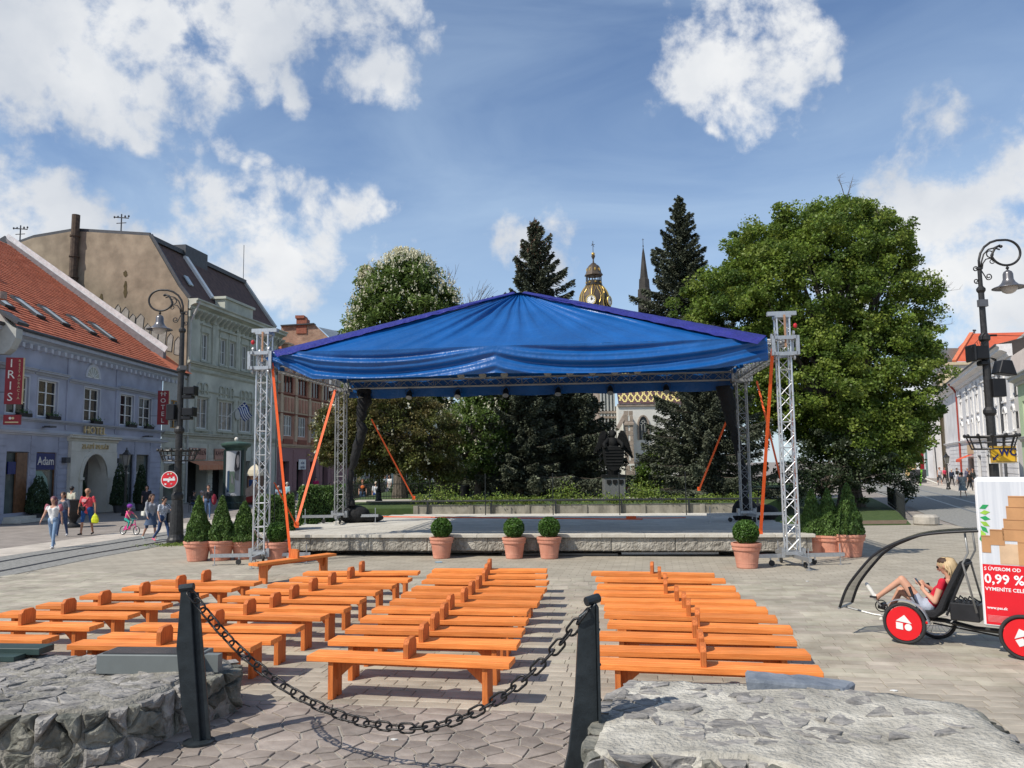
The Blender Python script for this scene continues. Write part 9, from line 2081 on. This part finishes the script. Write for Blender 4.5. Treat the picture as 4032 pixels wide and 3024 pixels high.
for k in range(7):
 z = 1.86 - k * .055; x = PX0 + .045; l = .12; d = (cos(radians(25 - 18 * k)), sin(radians(25 - 18 * k))); n_ = (-d[1], d[0])
 shape('poster_leaf', [(x, z), (x + d[0] * l * .5 - n_[0] * .03, z + d[1] * l * .5 - n_[1] * .03), (x + d[0] * l, z + d[1] * l), (x + d[0] * l * .5 + n_[0] * .03, z + d[1] * l * .5 + n_[1] * .03)], mat('poster_leaf_%d' % (k % 2), ((.02, .30, .09), (.30, .52, .06))[k % 2], r=.5), pan, (0, yf - .002, 0), .003)
tm = mat('print_white', (.80, .80, .80), r=.5, var=.02)
for s, x, z, sz in (('S ÚVEROM OD', .05, 1.095, .062), ('0,99 %', .045, .965, .165), ('VYMENÍTE CELÉ BÝVANIE', .05, .84, .062), ('www.pss.sk', .055, .605, .048)): text(s, 'poster_letters', tm, pan, (PX0 + x, yf - .002, z), RF_, sz, .002, align='LEFT', bold=.0035 if sz > .1 else .001)
for k in range(6): q = MB(); q.b2(PX0 + .055, PX1 - .1, yf - .003, yf - .001, .43 + k * .015, .435 + k * .015); q.build('fine_print', mat('fine_print', (.7, .25, .25)), pan)
discwheel((1.41, -.06, RW), rot=.5, nm_='rear_wheel'); tub('axle', .02, m_bik, [(1.41, -.06, RW), (1.41, .5, RW)])
# rider: reclining woman
V3 = Vector; J = dict(pelvis=V3((.24, .30, .50)), waist=V3((.33, .30, .575)), chest=V3((.425, .30, .71)), neck=V3((.525, .30, .905)), head=V3((.485, .29, 1.05)), face=V3((-.85, -.05, -.42)),
 hipL=V3((.19, .225, .49)), hipR=V3((.19, .375, .49)), kneeL=V3((-.055, .2, .84)), ankL=V3((-.37, .19, .585)), toeL=V3((-.525, .18, .735)), kneeR=V3((-.14, .40, .66)), ankR=V3((-.33, .42, .32)), toeR=V3((-.43, .42, .22)),
 shL=V3((.47, .14, .86)), shR=V3((.47, .46, .86)), elbL=V3((.375, .10, .59)), elbR=V3((.34, .45, .66)), wrL=V3((.23, .19, .70)), wrR=V3((.21, .35, .76)), hsL=V3((-.3, .2, 1)), hsR=V3((-.3, -.2, 1)))
J['hdL'] = (V3((.17, .23, .76)) - J['wrL']).normalized(); J['hdR'] = (V3((.16, .30, .79)) - J['wrR']).normalized(); J['handL'] = J['wrL'] + J['hdL'] * .09; J['handR'] = J['wrR'] + J['hdR'] * .09
J['heelL'] = J['ankL'] + V3((-.04, 0, -.045)); J['heelR'] = J['ankR'] + V3((-.02, 0, -.05))
me, reg = body_mesh(J, 1.60, vox=.0105, female=True, sleeve=.12, legs='shorts', fat=.98, curl=.6, lowneck=.085)
t = thing('person', 'blond woman in red top and grey shorts reclining on the tricycle, looking at her phone', 'person', (wl_.x, wl_.y, 0), TA)
for m_ in (mat('rider_skin', (.56, .30, .20), r=.55, var=.06, spec=.3), cloth((.55, .012, .035)), cloth((.40, .43, .50)), cloth((.72, .70, .64)), HAIR['blond']): me.materials.append(m_)
# shorts end at mid thigh
ce = np.empty(len(me.polygons) * 3, dtype=np.float32); me.polygons.foreach_get('center', ce); ce = ce.reshape(-1, 3)
for n in 'LR':
 a_, b_ = np.array(J['hip' + n]), np.array(J['knee' + n]); tt_ = (ce - a_) @ (b_ - a_) / ((b_ - a_) ** 2).sum(); reg[(reg == 2) & (tt_ > .42) & (np.abs(ce[:, 1] - a_[1]) < .11) & (ce[:, 0] < .17)] = 0
me.polygons.foreach_set('material_index', reg); me.polygons.foreach_set('use_smooth', [True] * len(me.polygons)); o = bpy.data.objects.new('body', me); COL.objects.link(o); o.parent = t
hd = J['head']; up = (hd - J['neck']).normalized(); fc = J['face']; fc = (fc - up * fc.dot(up)).normalized(); sdv = up.cross(fc); q = MB(); rs = random.Random(2)
q.tube([hd + up * .085 - fc * .02, hd + up * .05 - fc * .045, hd - up * .02 - fc * .06, hd - up * .09 - fc * .07, hd - up * .16 - fc * .065, hd - up * .21 - fc * .05], [.06, .096, .10, .082, .055, .02], 14)
for k in range(60):
 s = rs.uniform(-1, 1); b = hd + up * .07 + sdv * s * .075 - fc * .02; dwn = Vector((0, 0, -1)); q.tube([b, b - fc * .03 * rs.uniform(-.2, 1.6) + sdv * s * .035 - up * .08, b - up * .15 - fc * rs.uniform(.0, .07) + sdv * s * .025 + dwn * .02, b - up * (.19 + rs.uniform(0, .08)) - fc * rs.uniform(.0, .06) + dwn * .05], [.012, .013, .011, .003], 5)
q.build('hair', HAIR['blond'], t, smooth=True)
q = MB(); q.ell(hd + up * .062 - fc * .01, (.094, .092, .062), 12, 6); q.build('hair_roots', HAIR['brown'], t, smooth=True)
for s in (-1, 1): q = MB(); q.ell(hd + fc * .088 + sdv * s * .032 + up * .012, (.022, .022, .018), 8, 5); q.build('sunglass_lens', m_eye, t)
tub('sunglass_arm', .005, m_eye, *[[hd + fc * .09 + sdv * s * .03 + up * .018, hd + sdv * s * .085 + up * .02] for s in (1, -1)], par=t, n=4)
q = MB(); q.ell(hd + fc * .092 - up * .045, (.012, .022, .006), 8, 4); q.build('lips', mat('lips', (.45, .10, .10)), t)
ph = thing('phone', 'phone in a pink gold case held by the woman on the tricycle', 'phone', (wl_.x, wl_.y, 0), TA)
for nm_, c, s, w_, th_, m_ in (('case', V3((.14, .25, .80)), 1, .075, .009, mat('rose_case', (.55, .36, .28), r=.4)), ('screen', V3((.147, .25, .806)), .88, .066, .004, m_eye)):
 q = MB(); q.beam(c + Vector((.045, 0, -.06)) * s, c + Vector((-.045, 0, .065)) * s, w_, th_, up=Vector((1, 0, .9))); q.build(nm_, m_, ph)
# small litter on the paving
for k, (px, py, c, s, lab) in enumerate(((1728, 2214, (.25, .42, .55), .13, 'crumpled pale blue scrap beside the left pot before the stage'), (3520, 2722, (.75, .75, .72), .04, 'tiny white scrap on the paving beyond the right wall'), (1550, 2915, (.7, .68, .62), .035, 'tiny pale scrap on the crazy paving under the chain'), (3178, 2290, (.7, .7, .68), .05, 'small white scrap on the paving right of the benches'))):
 q = MB(); n = 7; q.prism([(s * (.7 + .4 * sin(i * 2.3 + k)) * cos(2 * pi * i / n), s * .6 * sin(2 * pi * i / n)) for i in range(n)], (0, 0, .004), (1, 0, 0), (0, 1, 0), (0, 0, 1), .008); o = q.build('paper_scrap', mat('scrap_%d' % k, c, bump=.5)); o.location = G(px, py); tag(o, lab, 'litter', 'litter scraps')
